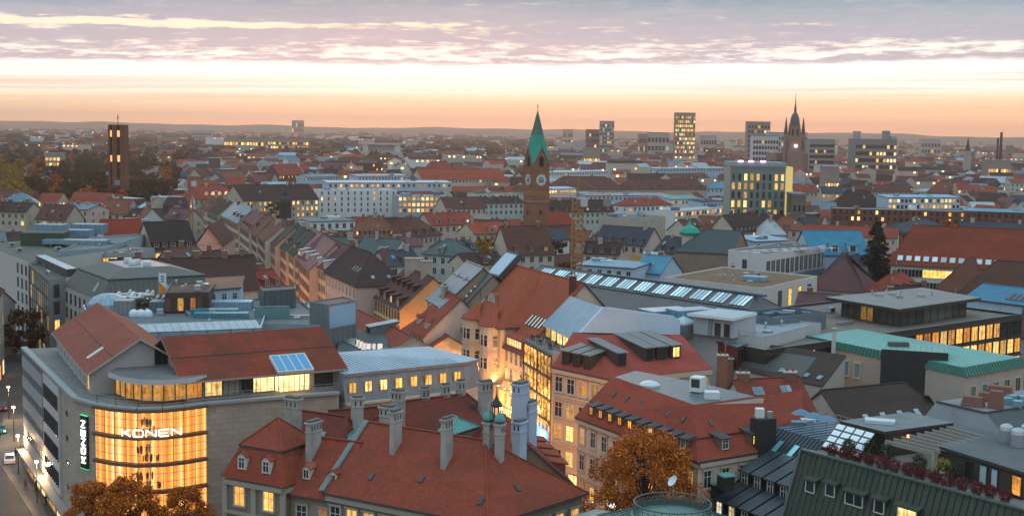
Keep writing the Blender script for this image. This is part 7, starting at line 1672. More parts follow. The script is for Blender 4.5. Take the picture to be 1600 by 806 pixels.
tree((-38.8, 153.5, 0), low, 'rust autumn tree at the right end of the glowing bowed store windows', rz=2.2, s=.78)
sm = tree_meshes(11, 5, 6, 40, 60, YELBUSH, .2, 9)
tree((-15.0, 136.0, 0), sm, 'small yellow-green treetop below the eaves of the big red roof, at the bottom edge')
p = P(757, 414, 9); amb = tree_meshes(16, 13.5, 11, 90, 60, AMBER, .35, 12); tree((p.x, p.y, 0), amb, 'round amber-yellow tree between the roofs behind the orange-red roofs', s=1.1)
ol = [tree_meshes(15, 11, 11.5, 60, 46, OLIVE, .45, 21), tree_meshes(17, 12, 13, 60, 46, OLIVE, .45, 22), tree_meshes(14, 12, 10.5, 60, 46, BROWNL, .45, 23), tree_meshes(16, 11, 12, 60, 46, RUST, .45, 24), tree_meshes(15, 12, 11, 60, 46, AMBER, .42, 25)]
for (px, py, m_, lab) in ((720, 398, 0, 'olive tree left of the round amber tree'), (795, 392, 2, 'brown bare-looking tree right of the round amber tree'), (832, 395, 2, 'dull brown tree below the spired brick clock tower'), (868, 398, 0, 'dark olive-brown tree left of the orange crane mast'), (882, 428, 2, 'bare brown tree right of the house before the clock tower'), (790, 428, 3, 'rust-brown tree left of the house before the clock tower'), (1410, 448, 0, 'small bare olive tree right of the conifer'), (1275, 330, 2, 'rust-brown tree right of the green-lit hotel block'), (1300, 335, 3, 'brown tree between the green-lit hotel and the red-brown office'), (455, 330, 2, 'bare round tree in front of the long dark-roofed lit block'), (1478, 372, 3, 'brown tree beside the grey hipped roof on the right'), (1370, 340, 2, 'bare brown tree in front of the red-brown office grid'), (430, 334, 0, 'dark tree left of the bare round tree by the dark-roofed lit block'), (36, 512, 2, 'bare street tree with yellow lights behind it at the left office')):
 p = P(px, py, 8); tree((p.x, p.y, 0), ol[m_], lab, s=rnd.uniform(.8, 1.0), rz=rnd.uniform(0, 6))
# conifer
def conifer():
 p = P(1366, 458, 7); r = thing('conifer', 'tall dark pointed conifer standing beside the purple-brown roof', 'tree', (p.x, p.y, 0)); t = MB(); c = MB(); H_ = 29.5; rr = random.Random(4)
 t.tube((p.x, p.y, 0), (p.x, p.y, H_*.97), .5, .05, plain_mat((.05, .035, .028), .9, 'bark'), 7, False); t.build('trunk', r)
 for i in range(34):
  z = 3+(H_-3)*i/34; rad = (1-(i/34))**.85*9.4+.3; nb = max(5, int(15*(1-i/40)))
  for k in range(nb):
   a = rr.uniform(0, 2*PI); R_ = rad*rr.uniform(.75, 1.1)
   for j in range(7):
    f = (j+1)/7; q = V((p.x+R_*f*math.cos(a), p.y+R_*f*math.sin(a), z-.32*R_*f+.5)); leaf_ball(c, q, .55+.25*f, 9, CONI, .34, .6, rr)
 c.build('crown', r)
conifer()
# park trees, left middle distance
g = 'park trees around the brick bell tower'
gi = 0
for i in range(120):
 px = rnd.uniform(-20, 300); py = rnd.uniform(254, 326)-(16 if px > 215 else 0)
 if px > 235 and py > 303: continue
 p = P(px, py, 7)
 if any((V((p.x, p.y, 0))-sum(f[0], V())/4).length < 22 for f in FOOT if len(f[0]) == 4): continue
 m_ = ol[4 if px < 48 and rnd.random() < .8 else rnd.choice((0, 0, 1, 2, 3))]; k = {4: 'orange-yellow'}.get(ol.index(m_), ('dark olive', 'dark olive', 'dull brown', 'rusty brown')[min(3, ol.index(m_))])
 tree((p.x, p.y, 0), m_, k+' autumn tree among the park trees around the brick bell tower', g+', '+k, rnd.uniform(.95, 1.35), rnd.uniform(0, 6))
# ================================================================== LANDMARKS
def B_(*a): return a
def bell_tower():
 Y = 850; l_, r_ = D(169, 240, Y), D(194.5, 240, Y); w = r_.x-l_.x; x0 = l_.x; top = D(184, 197, Y).z
 bm_ = brick_mat((.20, .085, .055)); r = thing('bell_tower', 'square brick bell tower with tall open slots and orange lights, cross on top', 'tower', ((l_.x+r_.x)/2, Y+w/2, 0))
 b = MB(); b.box(x0+w*.12, x0+w*.88, Y+1.2, Y+w, 0, top-1, plain_mat((.03, .022, .02), .9, 'dark_opening')); b.build('core', r)
 for u0, u1 in ((0, .11), (.24, .52), (.72, 1)):
  b = MB(); b.box(x0+w*u0, x0+w*u1, Y, Y+w*.9, 0, top, bm_); b.build('pier', r)
 b = MB(); b.box(x0+w*.02, x0+w*.98, Y+.4, Y+w*.88, top, top+.8, bm_); b.build('roof', r)
 for z in (16, 28.0): b = MB(); b.box(x0+w*.11, x0+w*.72, Y+.6, Y+1.6, z, z+1.2, bm_); b.build('floor_band', r)
 for z in (top-7.5, top-23.5):
  for u in (.175, .62):
   b = MB(); b.box(x0+w*u-.7, x0+w*u+.7, Y+.2, Y+.55, z, z+.3, BLACKM); b.box(x0+w*u-.85, x0+w*u+.85, Y+.85, Y+1.1, z+.5, z+4.6, emit_mat((1, .42, .12), 1.3, 'lit_louvres', False)); b.build('floodlight', r)
 b = MB(); c = V((x0+w*.5, Y+w*.4, top)); b.bar(c, c+V((0, 0, 7.5)), .35, BLACKM); b.bar(c+V((-1.2, 0, 5.3)), c+V((1.2, 0, 5.3)), .3, BLACKM); b.build('cross', r)
bell_tower()
def clock_tower():
 Y = 470; c = D(838, 300, Y); s = 3.35; zb = D(838, 258, Y).z; zt = D(838, 168, Y).z; x, y = c.x, Y
 bm_ = brick_mat((.30, .14, .088)); r = thing('clock_tower', 'brick church tower with white clock faces and tall green copper spire', 'church tower', (x, y, 0)); R3 = Matrix.Rotation(math.radians(28), 4, 'Z'); F = Matrix.Translation((x, y, 0)) @ R3
 b = MB(); b.box(-s, s, -s, s, 0, zb, bm_, F=F)
 for z in (zb-13.2, zb-26): b.box(-s-.25, s+.25, -s-.25, s+.25, z, z+.6, plain_mat((.28, .20, .15), .9, 'tower_band'), F=F)
 for k in range(4):
  G = F @ Matrix.Rotation(k*PI/2, 4, 'Z'); b.poly([G @ V(v) for v in ((-s, -s, zb), (s, -s, zb), (s*.55, -s, zb+3.2), (0, -s, zb+6.2), (-s*.55, -s, zb+3.2))], bm_)
 b.build('shaft', r)
 for k in range(4):
  G = F @ Matrix.Rotation(k*PI/2, 4, 'Z')
  b = MB(); b.bar(G @ V((0, -s-.25, zb-5.2)), G @ V((0, -s-.02, zb-5.2)), .1, BLACKM)
  ring = [V((2.1*math.cos(i*PI/12), -s-.12, zb-5.2+2.1*math.sin(i*PI/12))) for i in range(24)]; b.poly([G @ p for p in ring], plain_mat((.72, .73, .70), .6, 'clock_face'))
  for i in range(12): a = i*PI/6; b.bar(G @ V((1.6*math.cos(a), -s-.16, zb-5.2+1.6*math.sin(a))), G @ V((2.1*math.cos(a), -s-.16, zb-5.2+2.1*math.sin(a))), .22, BLACKM)
  ring2 = [V((1.2*math.cos(i*PI/8), -s-.14, zb-5.2+1.2*math.sin(i*PI/8))) for i in range(16)]; b.poly([G @ p for p in ring2], plain_mat((.14, .20, .20), .6, 'clock_centre'))
  b.bar(G @ V((0, -s-.2, zb-5.2)), G @ V((1.1, -s-.2, zb-4.0)), .2, FRAME_W); b.bar(G @ V((0, -s-.2, zb-5.2)), G @ V((-1.2, -s-.2, zb-3.9)), .16, FRAME_W); b.build('clock', r)
  b = MB(); b.poly([G @ V(v) for v in ((-.9, -s-.03, zb-.5), (.9, -s-.03, zb-.5), (.9, -s-.03, zb+2.4), (0, -s-.03, zb+3.4), (-.9, -s-.03, zb+2.4))], plain_mat((.015, .012, .012), .9, 'dark_opening')); b.build('belfry_opening', r)
  for z in (zb-17.5, zb-23): add_window(r, G @ V((0, -s-.01, z)), (G.to_3x3() @ V((0, -1, 0))), .7, 1.4, GLASS, FRAME_D, 'none')
 cop = flat_mat((.035, .30, .22), .55, 'copper_green', .1, .35); b = MB(); base = []
 for k in range(4):
  G = F @ Matrix.Rotation(k*PI/2, 4, 'Z'); e = s+.25
  base += [G @ V((-e, -e, zb-.2)), G @ V((0, -e, zb+6.6))]
 mid = []; apex = V((x, y, zt-1)); zm = zb+(zt-zb)*.52; kb = flat_mat((.10, .16, .12), .6, 'copper_weathered', .1)
 for i in range(8): p = base[i]; f = (zm-p.z)/(apex.z-p.z); mid.append(p.lerp(apex, f))
 for i in range(8):
  j = (i+1) % 8; b.poly([base[i], base[j], mid[j], mid[i]], cop); b.poly([mid[i], mid[j], apex], kb); b.bar(base[i], apex, .16, kb if i % 2 else cop)
 b.build('spire', r); b = MB(); b.bar(apex, apex+V((0, 0, 2.2)), .18, BLACKM); b.bar(apex+V((-.6, 0, 1.4)), apex+V((.6, 0, 1.4)), .14, BLACKM); b.build('cross', r)
 H = house('church_nave', 'low red nave roof at the foot of the spired brick clock tower', Q((846, 352), (898, 350), 15, 14), 15, 20, rm=tile_mat((.30, .05, .035), .3), wm=bm_)
clock_tower()
def slabtower(name, label, x0, x1, ytop, Y, dep, wm, zbase=0, rows=8, cols=8, lit=.4, top=None, gm=None, kinds=('yellow', 'pale'), s=1.4, cat='tower', stripes=False, wsz=(.7, .55)):
 a, e = D(x0, ytop, Y), D(x1, ytop, Y); z = (a.z+e.z)/2; w = e.x-a.x; ctr = V((a.x+w/2, Y+dep/2, zbase)); r = thing(name, label, cat, ctr)
 b = MB(); b.box(a.x, e.x, Y, Y+dep, zbase, z, wm); b.build('wall', r); b = MB(); b.box(a.x-.3, e.x+.3, Y-.3, Y+dep+.3, z+.01, z+.9, flat_mat((.25, .24, .24), .8)); b.build('roof', r)
 zl = max(zbase+3, 8); fh = (z-zl-2)/rows; fw = w/cols
 for k in range(rows):
  if stripes:
   b = MB(); b.poly([(a.x+.6, Y-.06, zl+k*fh), (e.x-.6, Y-.06, zl+k*fh), (e.x-.6, Y-.06, zl+k*fh+fh*wsz[1]), (a.x+.6, Y-.06, zl+k*fh+fh*wsz[1])], gm or GLASS); b.build('window_band', r);
  else:
   for i in range(cols): inst('window', win_mesh(fw*wsz[0], fh*wsz[1], pane(lit, kinds, s) if gm is None or rnd.random() < lit else gm, FRAME_G, 'none', .15), r, V((a.x+fw*(i+.5), Y, zl+k*fh)), rotz(V((0, -1, 0))))
 if stripes:
  for k in range(rows):
   for i in range(cols):
    if rnd.random() < lit: inst('window', win_mesh(fw*.7, fh*wsz[1]*.9, lit_mat(rnd.choice(kinds), s), FRAME_G, 'none', .1), r, V((a.x+fw*(i+.5), Y-.1, zl+k*fh)), rotz(V((0, -1, 0))))
 FOOT.append(([V((a.x, Y, 0)), V((e.x, Y, 0)), V((e.x, Y+dep, 0)), V((a.x, Y+dep, 0))], z)); return r, a, e, z
dk = wall_mat((.36, .23, .13), .2)
slabtower('office_tower', 'tall bronze office tower glowing with small yellow windows on the horizon', 1056, 1087, 177, 2300, 24, dk, rows=11, cols=10, lit=.85, s=1.5, zbase=0)
r, a, e, z = slabtower('office_tower', 'smaller grey tower with dark upper floors on the horizon left of the bronze tower', 938, 960, 190, 2300, 20, wall_mat((.30, .30, .32), .2), rows=9, cols=6, lit=.25, s=1.0)
slabtower('residential_tower', 'brown low tower block left of the smaller grey tower', 916, 937, 203, 2350, 20, wall_mat((.25, .15, .12), .2), rows=5, cols=5, lit=.1)
slabtower('residential_tower', 'tall pale tower behind the white slab left of the domed church', 1169, 1204, 191, 2000, 22, wall_mat((.28, .22, .20), .2), rows=9, cols=7, lit=.15)
slabtower('residential_block', 'white slab block with window rows left of the domed church', 1177, 1217, 213, 1500, 18, wall_mat((.55, .52, .50), .2), rows=7, cols=9, lit=.08)
slabtower('residential_block', 'wide pale slab with balcony stripes right of the domed church', 1265, 1305, 219, 1450, 18, wall_mat((.30, .28, .27), .2), rows=7, cols=9, lit=.2, stripes=True)
slabtower('residential_block', 'pale bluish block directly behind the domed church', 1200, 1262, 208, 1900, 16, wall_mat((.40, .38, .40), .2), rows=6, cols=9, lit=.05)
r, a, e, z = slabtower('office_complex', 'terraced grey office complex with striped floors and roof turrets on the right horizon', 1337, 1402, 219, 1400, 30, wall_mat((.25, .22, .21), .2), rows=6, cols=12, lit=.22, stripes=True)
b = MB(); b.box(a.x+0, a.x+6, 1403, 1413, z, z+9, wall_mat((.36, .35, .36), .2)); b.box(e.x-13, e.x-7, 1403, 1413, z, z+10, wall_mat((.30, .27, .27), .2)); b.box(e.x-6, e.x+.1, 1403, 1420, z, z+4, wall_mat((.36, .35, .36), .2)); b.build('roof_turrets', r)
for (x0, x1, yt, Y, lab) in ((998, 1010, 210, 2500, 'reddish square block left of the bronze tower'), (1012, 1046, 208, 2500, 'stepped red-brown block between the two horizon towers'), (456, 474, 188.5, 6500, 'far pale pink block high on the left horizon'), (880, 895, 203, 3500, 'small pale block far beyond the green spire'), (1095, 1120, 213, 2600, 'low brown block right of the bronze tower'), (1440, 1470, 219, 3000, 'faint low block on the right horizon'), (300, 330, 205, 4000, 'faint pale hall on the left horizon'), (130, 150, 203, 4200, 'faint white block left of the bell tower')):
 slabtower('distant_block', lab, x0, x1, yt, Y, 20, wall_mat((.33, .22, .19) if 'r' in lab.split()[0] else (.42, .36, .34), .2), rows=3, cols=6, lit=.15, cat='building')
r, a, e, z = slabtower('hotel_block', 'dark green glass hotel with rows of yellow lit windows and purple roof lights', 1142, 1228, 262, 640, 20, plain_mat((.15, .22, .19), .4, 'green_cladding'), rows=7, cols=9, lit=.74, s=1.7, kinds=('yellow',), cat='hotel', gm=glass_mat((.03, .05, .045), .1, 'green_glass_dark'), wsz=(.5, .74))
b = MB(); b.box(a.x-.2, e.x+.2, 639.7, 660, z+.92, z+2.6, wall_mat((.30, .36, .38), .2)); b.build('parapet', r)
b = MB(); b.box(e.x+.02, e.x+3.6, 640.5, 660, 0, z+.5, emit_mat((.85, .62, .22), .55, 'glowing_stair_glass', False)); b.build('lit_stair', r)
for u in (.17, .36, .58): b = MB(); p = a.lerp(e, u); b.box(p.x-1.2, p.x+1.2, 639.2, 639.6, z+2.7, z+3.3, emit_mat((1, .45, .95), 7, 'purple_lamp', False)); b.build('roof_light', r)
slabtower('glass_annexe', 'low olive glass annexe right of the green glass hotel', 1239, 1260, 305, 625, 14, plain_mat((.12, .13, .08), .5, 'olive_glass'), rows=3, cols=3, lit=.2, cat='building')
for (x0, x1, yt, Y, rw, cl, lt, lab) in ((350, 412, 217, 2600, 2, 14, .9, 'long low block glowing with yellow windows far left of the colonnade hall'), (414, 482, 218, 2500, 3, 16, .7, 'second glowing long block nearer the colonnade hall'), (245, 276, 215, 2900, 1, 10, .95, 'thin bright strip of lit windows right of the bell tower'), (912, 938, 232, 1700, 1, 6, .95, 'low hall with one bright yellow lit front below the horizon towers'), (1545, 1580, 252, 1250, 2, 9, .9, 'lit yellow terrace block near the right edge'), (70, 94, 240, 1500, 2, 4, 1, 'small glowing orange block left of the bell tower'), (1290, 1312, 262, 1000, 1, 5, .9, 'low block with bright row of windows right of the hotel')):
 slabtower('lit_block', lab, x0, x1, yt, Y, 18, wall_mat((.30, .24, .21), .2), rows=rw, cols=cl, lit=lt, s=2.2, kinds=('yellow', 'warm'), zbase=0, cat='building')
def domed_church():
 Y = 1350; x = D(1241, 220, Y).x; Z = lambda py: D(1241, py, Y).z; st = wall_mat((.26, .17, .14), .3); r = thing('domed_church', 'big domed church tower with two thin red spires on the horizon', 'church', (x, Y, 0)); b = MB()
 b.box(x-8, x+8, Y-8, Y+26, 0, Z(236), st); b.box(x-6.6, x+6.6, Y-6, Y+8, Z(236), Z(214), st); b.box(x-17, x+17, Y+10, Y+60, 0, Z(240), st); b.build('tower_base', r)
 for s in (-1, 1): b = MB(); b.lathe((x+s*9.5, Y-2, 0), [(2.2, 0), (2.0, Z(224)), (2.3, Z(223)), (.2, Z(223)+8), (0, Z(223)+8.2)], st, 8); b.build('corner_turret', r)
 b = MB(); b.lathe((x, Y, Z(214)), [(6.2, 0), (5.9, Z(197)-Z(214)), (6.3, Z(196)-Z(214))], st, 12); b.build('drum', r)
 b = MB(); b.lathe((x, Y, Z(196)), [(5.0, 0), (4.9, 4), (4.2, 8), (2.6, 11.5), (1.3, 13), (1.3, 17), (.8, 19), (.35, 25), (.12, 34), (0, 35)], flat_mat((.09, .12, .11), .6, 'dome_copper'), 12); b.build('dome', r)
 for k in range(4): a = k*PI/2+PI/4; b = MB(); b.lathe((x+6*math.cos(a), Y+1+6*math.sin(a), Z(214)), [(1.1, -2), (1.0, 9), (.1, 14), (0, 14.2)], st, 6); b.build('pinnacle', r)
 for k in range(8): a = k*PI/4+.3; b = MB(); b.box(-.9, .9, -.2, .2, 0, 7, plain_mat((.02, .015, .014), .9, 'dark_opening'), F=Matrix.Translation((x+6.0*math.cos(a), Y+6.0*math.sin(a), Z(212))) @ Matrix.Rotation(a-PI/2, 4, 'Z')); b.build('drum_opening', r)
 for s in (-1, 1):
  c = D(1241+s*13.5, 220, Y+30); b = MB(); b.box(c.x-1.9, c.x+1.9, Y+28, Y+32, 0, Z(209), st); b.build('side_tower', r); b = MB(); b.lathe((c.x, Y+30, Z(209)), [(2.3, 0), (1.4, 7), (.4, 16), (0, 17)], plain_mat((.16, .03, .025), .7, 'red_spire'), 8); b.build('spire', r)
 b = MB(); b.box(x-1.2, x+1.2, Y-8.4, Y-8.05, Z(230), Z(230)+2.6, emit_mat((1, .8, .75), 6, 'clock_light', False)); b.build('lit_clock', r)
domed_church()
def stack(label, px, ptop, Y, w, name='chimney_stack', base=0):
 c = D(px, ptop, Y); r = thing(name, label, 'chimney', (c.x, Y, base)); b = MB(); b.tube((c.x, Y, base), (c.x, Y, c.z), w, w*.7, brick_mat((.10, .05, .045)), 10); b.build('shaft', r); b = MB(); b.tube((c.x, Y, c.z+.02), (c.x, Y, c.z+1), w*.85, w*.85, BLACKM, 10); b.build('rim', r)
stack('tall thin dark factory chimney on the right horizon', 1565, 208, 1800, 2.3); stack('shorter dark factory chimney left of the tallest one', 1559.5, 217, 1800, 1.8)
c = D(1513, 215, 1500); r = thing('church_tower', 'small pale church tower with dark pointed spire on the right horizon', 'church tower', (c.x, 1500, 0)); b = MB(); b.box(c.x-3.2, c.x+3.2, 1497, 1503, 0, c.z-15, wall_mat((.4, .33, .3))); b.build('shaft', r); b = MB(); b.lathe((c.x, 1500, c.z-15), [(3.6, 0), (2, 5), (.4, 14), (0, 15)], BLACKM, 8); b.build('spire', r)
# onion cap, dark round turret, colonnade hall
c = P(1077, 378, 19); r = thing('onion_turret', 'small turret with bright green onion cap among the middle roofs', 'turret', (c.x, c.y, 12)); b = MB(); b.lathe((c.x, c.y, 12), [(2.6, 0), (2.6, 9.5)], wall_mat(CREAM), 10); b.build('shaft', r); b = MB(); b.lathe((c.x, c.y, 21.5), [(3.2, 0), (3.6, .8), (2.8, 2.2), (1.0, 3.2), (.4, 4.2), (.1, 6), (0, 6.2)], flat_mat((.03, .33, .24), .5, 'green_copper'), 12); b.build('cap', r)
c = P(446, 345, 20); r = thing('round_turret', 'dark round turret with domed cap rising above the street row', 'turret', (c.x, c.y, 14)); b = MB(); b.tube((c.x, c.y, 14), (c.x, c.y, 27), 2.4, 2.4, plain_mat((.05, .038, .034), .8, 'dark_slate'), 12); b.build('shaft', r); b = MB(); b.lathe((c.x, c.y, 27), [(2.7, 0), (2.4, 1.5), (1.0, 2.6), (.9, 4.2), (.2, 5.2), (0, 7)], plain_mat((.04, .032, .03), .7, 'dark_cap'), 12); b.build('cap', r)
a, e = D(568, 226, 2200), D(624, 226, 2200); r = thing('colonnade_hall', 'pale hall of columns with two wings in front of the far trees', 'hall', ((a.x+e.x)/2, 2205, 0)); wm_ = wall_mat((.50, .44, .40), .2)
b = MB(); b.box(a.x, e.x, 2206, 2216, 0, a.z, wm_); b.box(a.x-1, a.x+8, 2196, 2207, 0, a.z, wm_); b.box(e.x-8, e.x+1, 2196, 2207, 0, a.z, wm_); b.box(a.x-4, e.x+4, 2190, 2218, 0, a.z-11, wm_); b.build('wall', r)
b = MB(); b.box(a.x-1.5, e.x+1.5, 2195, 2218, a.z+.01, a.z+2.6, wm_); b.build('entablature', r)
for i in range(14): b = MB(); x = a.x+9+(e.x-a.x-18)*i/13; b.tube((x, 2200, a.z-11), (x, 2200, a.z), .9, .8, wm_, 6, False); b.build('column', r)
def lattice(b, p, q, w, m, n):
 p, q = V(p), V(q); d = (q-p).normalized(); up = V((0, 0, 1)) if abs(d.z) < .9 else V((1, 0, 0)); x = d.cross(up).normalized()*w/2; y = x.cross(d).normalized()*w/2
 cs = [x+y, x-y, -x-y, -x+y]
 for c in cs: b.bar(p+c, q+c, w*.11, m)
 for i in range(n):
  A, C = p.lerp(q, i/n), p.lerp(q, (i+1)/n)
  for k in range(4): b.bar(A+cs[k], C+cs[(k+1) % 4], w*.07, m); b.bar(A+cs[k], A+cs[(k+1) % 4], w*.07, m)
def crane(px, pyb, pyt, Y, jl, jr, col, label, w=2.2, ang=0.0):
 c = D(px, pyt, Y); zb = max(0, D(px, pyb, Y).z-14); r = thing('tower_crane', label, 'crane', (c.x, Y, 0)); m = plain_mat(col, .6, 'crane_paint'); b = MB(); lattice(b, (c.x, Y, 0), (c.x, Y, c.z), w, m, 26); b.build('mast', r)
 d = V((math.cos(ang), math.sin(ang), 0)); b = MB(); lattice(b, V((c.x, Y, c.z+.8))-d*jl, V((c.x, Y, c.z+.8))+d*jr, w*.26, m, 20); b.build('jib', r)
 b = MB(); b.bar((c.x, Y, c.z), (c.x, Y, c.z+5), .3, m); b.bar((c.x, Y, c.z+5), V((c.x, Y, c.z+1.2))+d*jr*.7, .12, m); b.bar((c.x, Y, c.z+5), V((c.x, Y, c.z+1.2))-d*jl*.8, .12, m); b.build('tie_bars', r)
 b = MB(); e = V((c.x, Y, c.z))-d*jl*.9; b.box(-1, 1, -.6, .6, -2, 0, plain_mat((.25, .24, .23), .8, 'counterweight'), F=Matrix.Translation(e)); b.build('counterweight', r)
 b = MB(); b.box(-.9, .9, -.9, .9, -2.2, 0, plain_mat((.5, .5, .48), .5, 'cab_paint'), F=Matrix.Translation(V((c.x+1.6, Y-1.2, c.z)))); b.build('cab', r)
crane(903, 404, 309, 345, 9, 42, (.40, .18, .05), 'thick orange lattice crane mast right of the spired clock tower', 2.7, 2.75)
crane(298, 350, 283, 560, 34, 4, (.34, .12, .07), 'thin red crane with short jib left of the arched red roof', 1.5, .1)
# ================================================================== MIDDLE DISTANCE, TABLE OF BUILDINGS
RM = {'r': tile_mat((.33, .075, .05), .4), 'R': tile_mat((.40, .085, .05), .3), 'b': tile_mat((.15, .065, .05), .5), 'd': tile_mat((.075, .045, .04), .4), 's': tile_mat((.07, .08, .095), .3), 'o': tile_mat((.26, .10, .06), .4), 'p': tile_mat((.18, .085, .085), .3),
      'g': seam_mat((.05, .085, .078), .5, .2), 'm': seam_mat((.25, .39, .48), .5, .2, 2.0), 'M': seam_mat((.125, .185, .23), .5, .25, 1.5), 'B': flat_mat((.08, .25, .36), .5, 'blue_sheet3', .2), 't': flat_mat((.10, .28, .26), .55, 'teal_sheet', .1), 'f': flat_mat((.15, .19, .205), .85, 'felt'), 'w': flat_mat((.42, .45, .47), .7, 'pale_felt')}
RN = {'r': 'red', 'R': 'bright red', 'b': 'brown', 'd': 'dark brown', 's': 'slate', 'o': 'orange-brown', 'p': 'plum', 'g': 'dark green', 'm': 'pale metal', 'M': 'grey metal', 'B': 'blue', 't': 'teal', 'f': 'grey felt', 'w': 'pale felt'}
WMD = {'c': wall_mat(CREAM), 'w': wall_mat(WHITE, .2), 'p': wall_mat(PINK), 'g': wall_mat(GREYW), 'b': wall_mat(BEIGE), 'y': wall_mat((.58, .33, .07), .3), 'B': wall_mat(BLUEW, .2), 'k': brick_mat((.22, .09, .065)), 'd': wall_mat((.12, .09, .075), .3), 'e': wall_mat((.46, .50, .44), .25)}
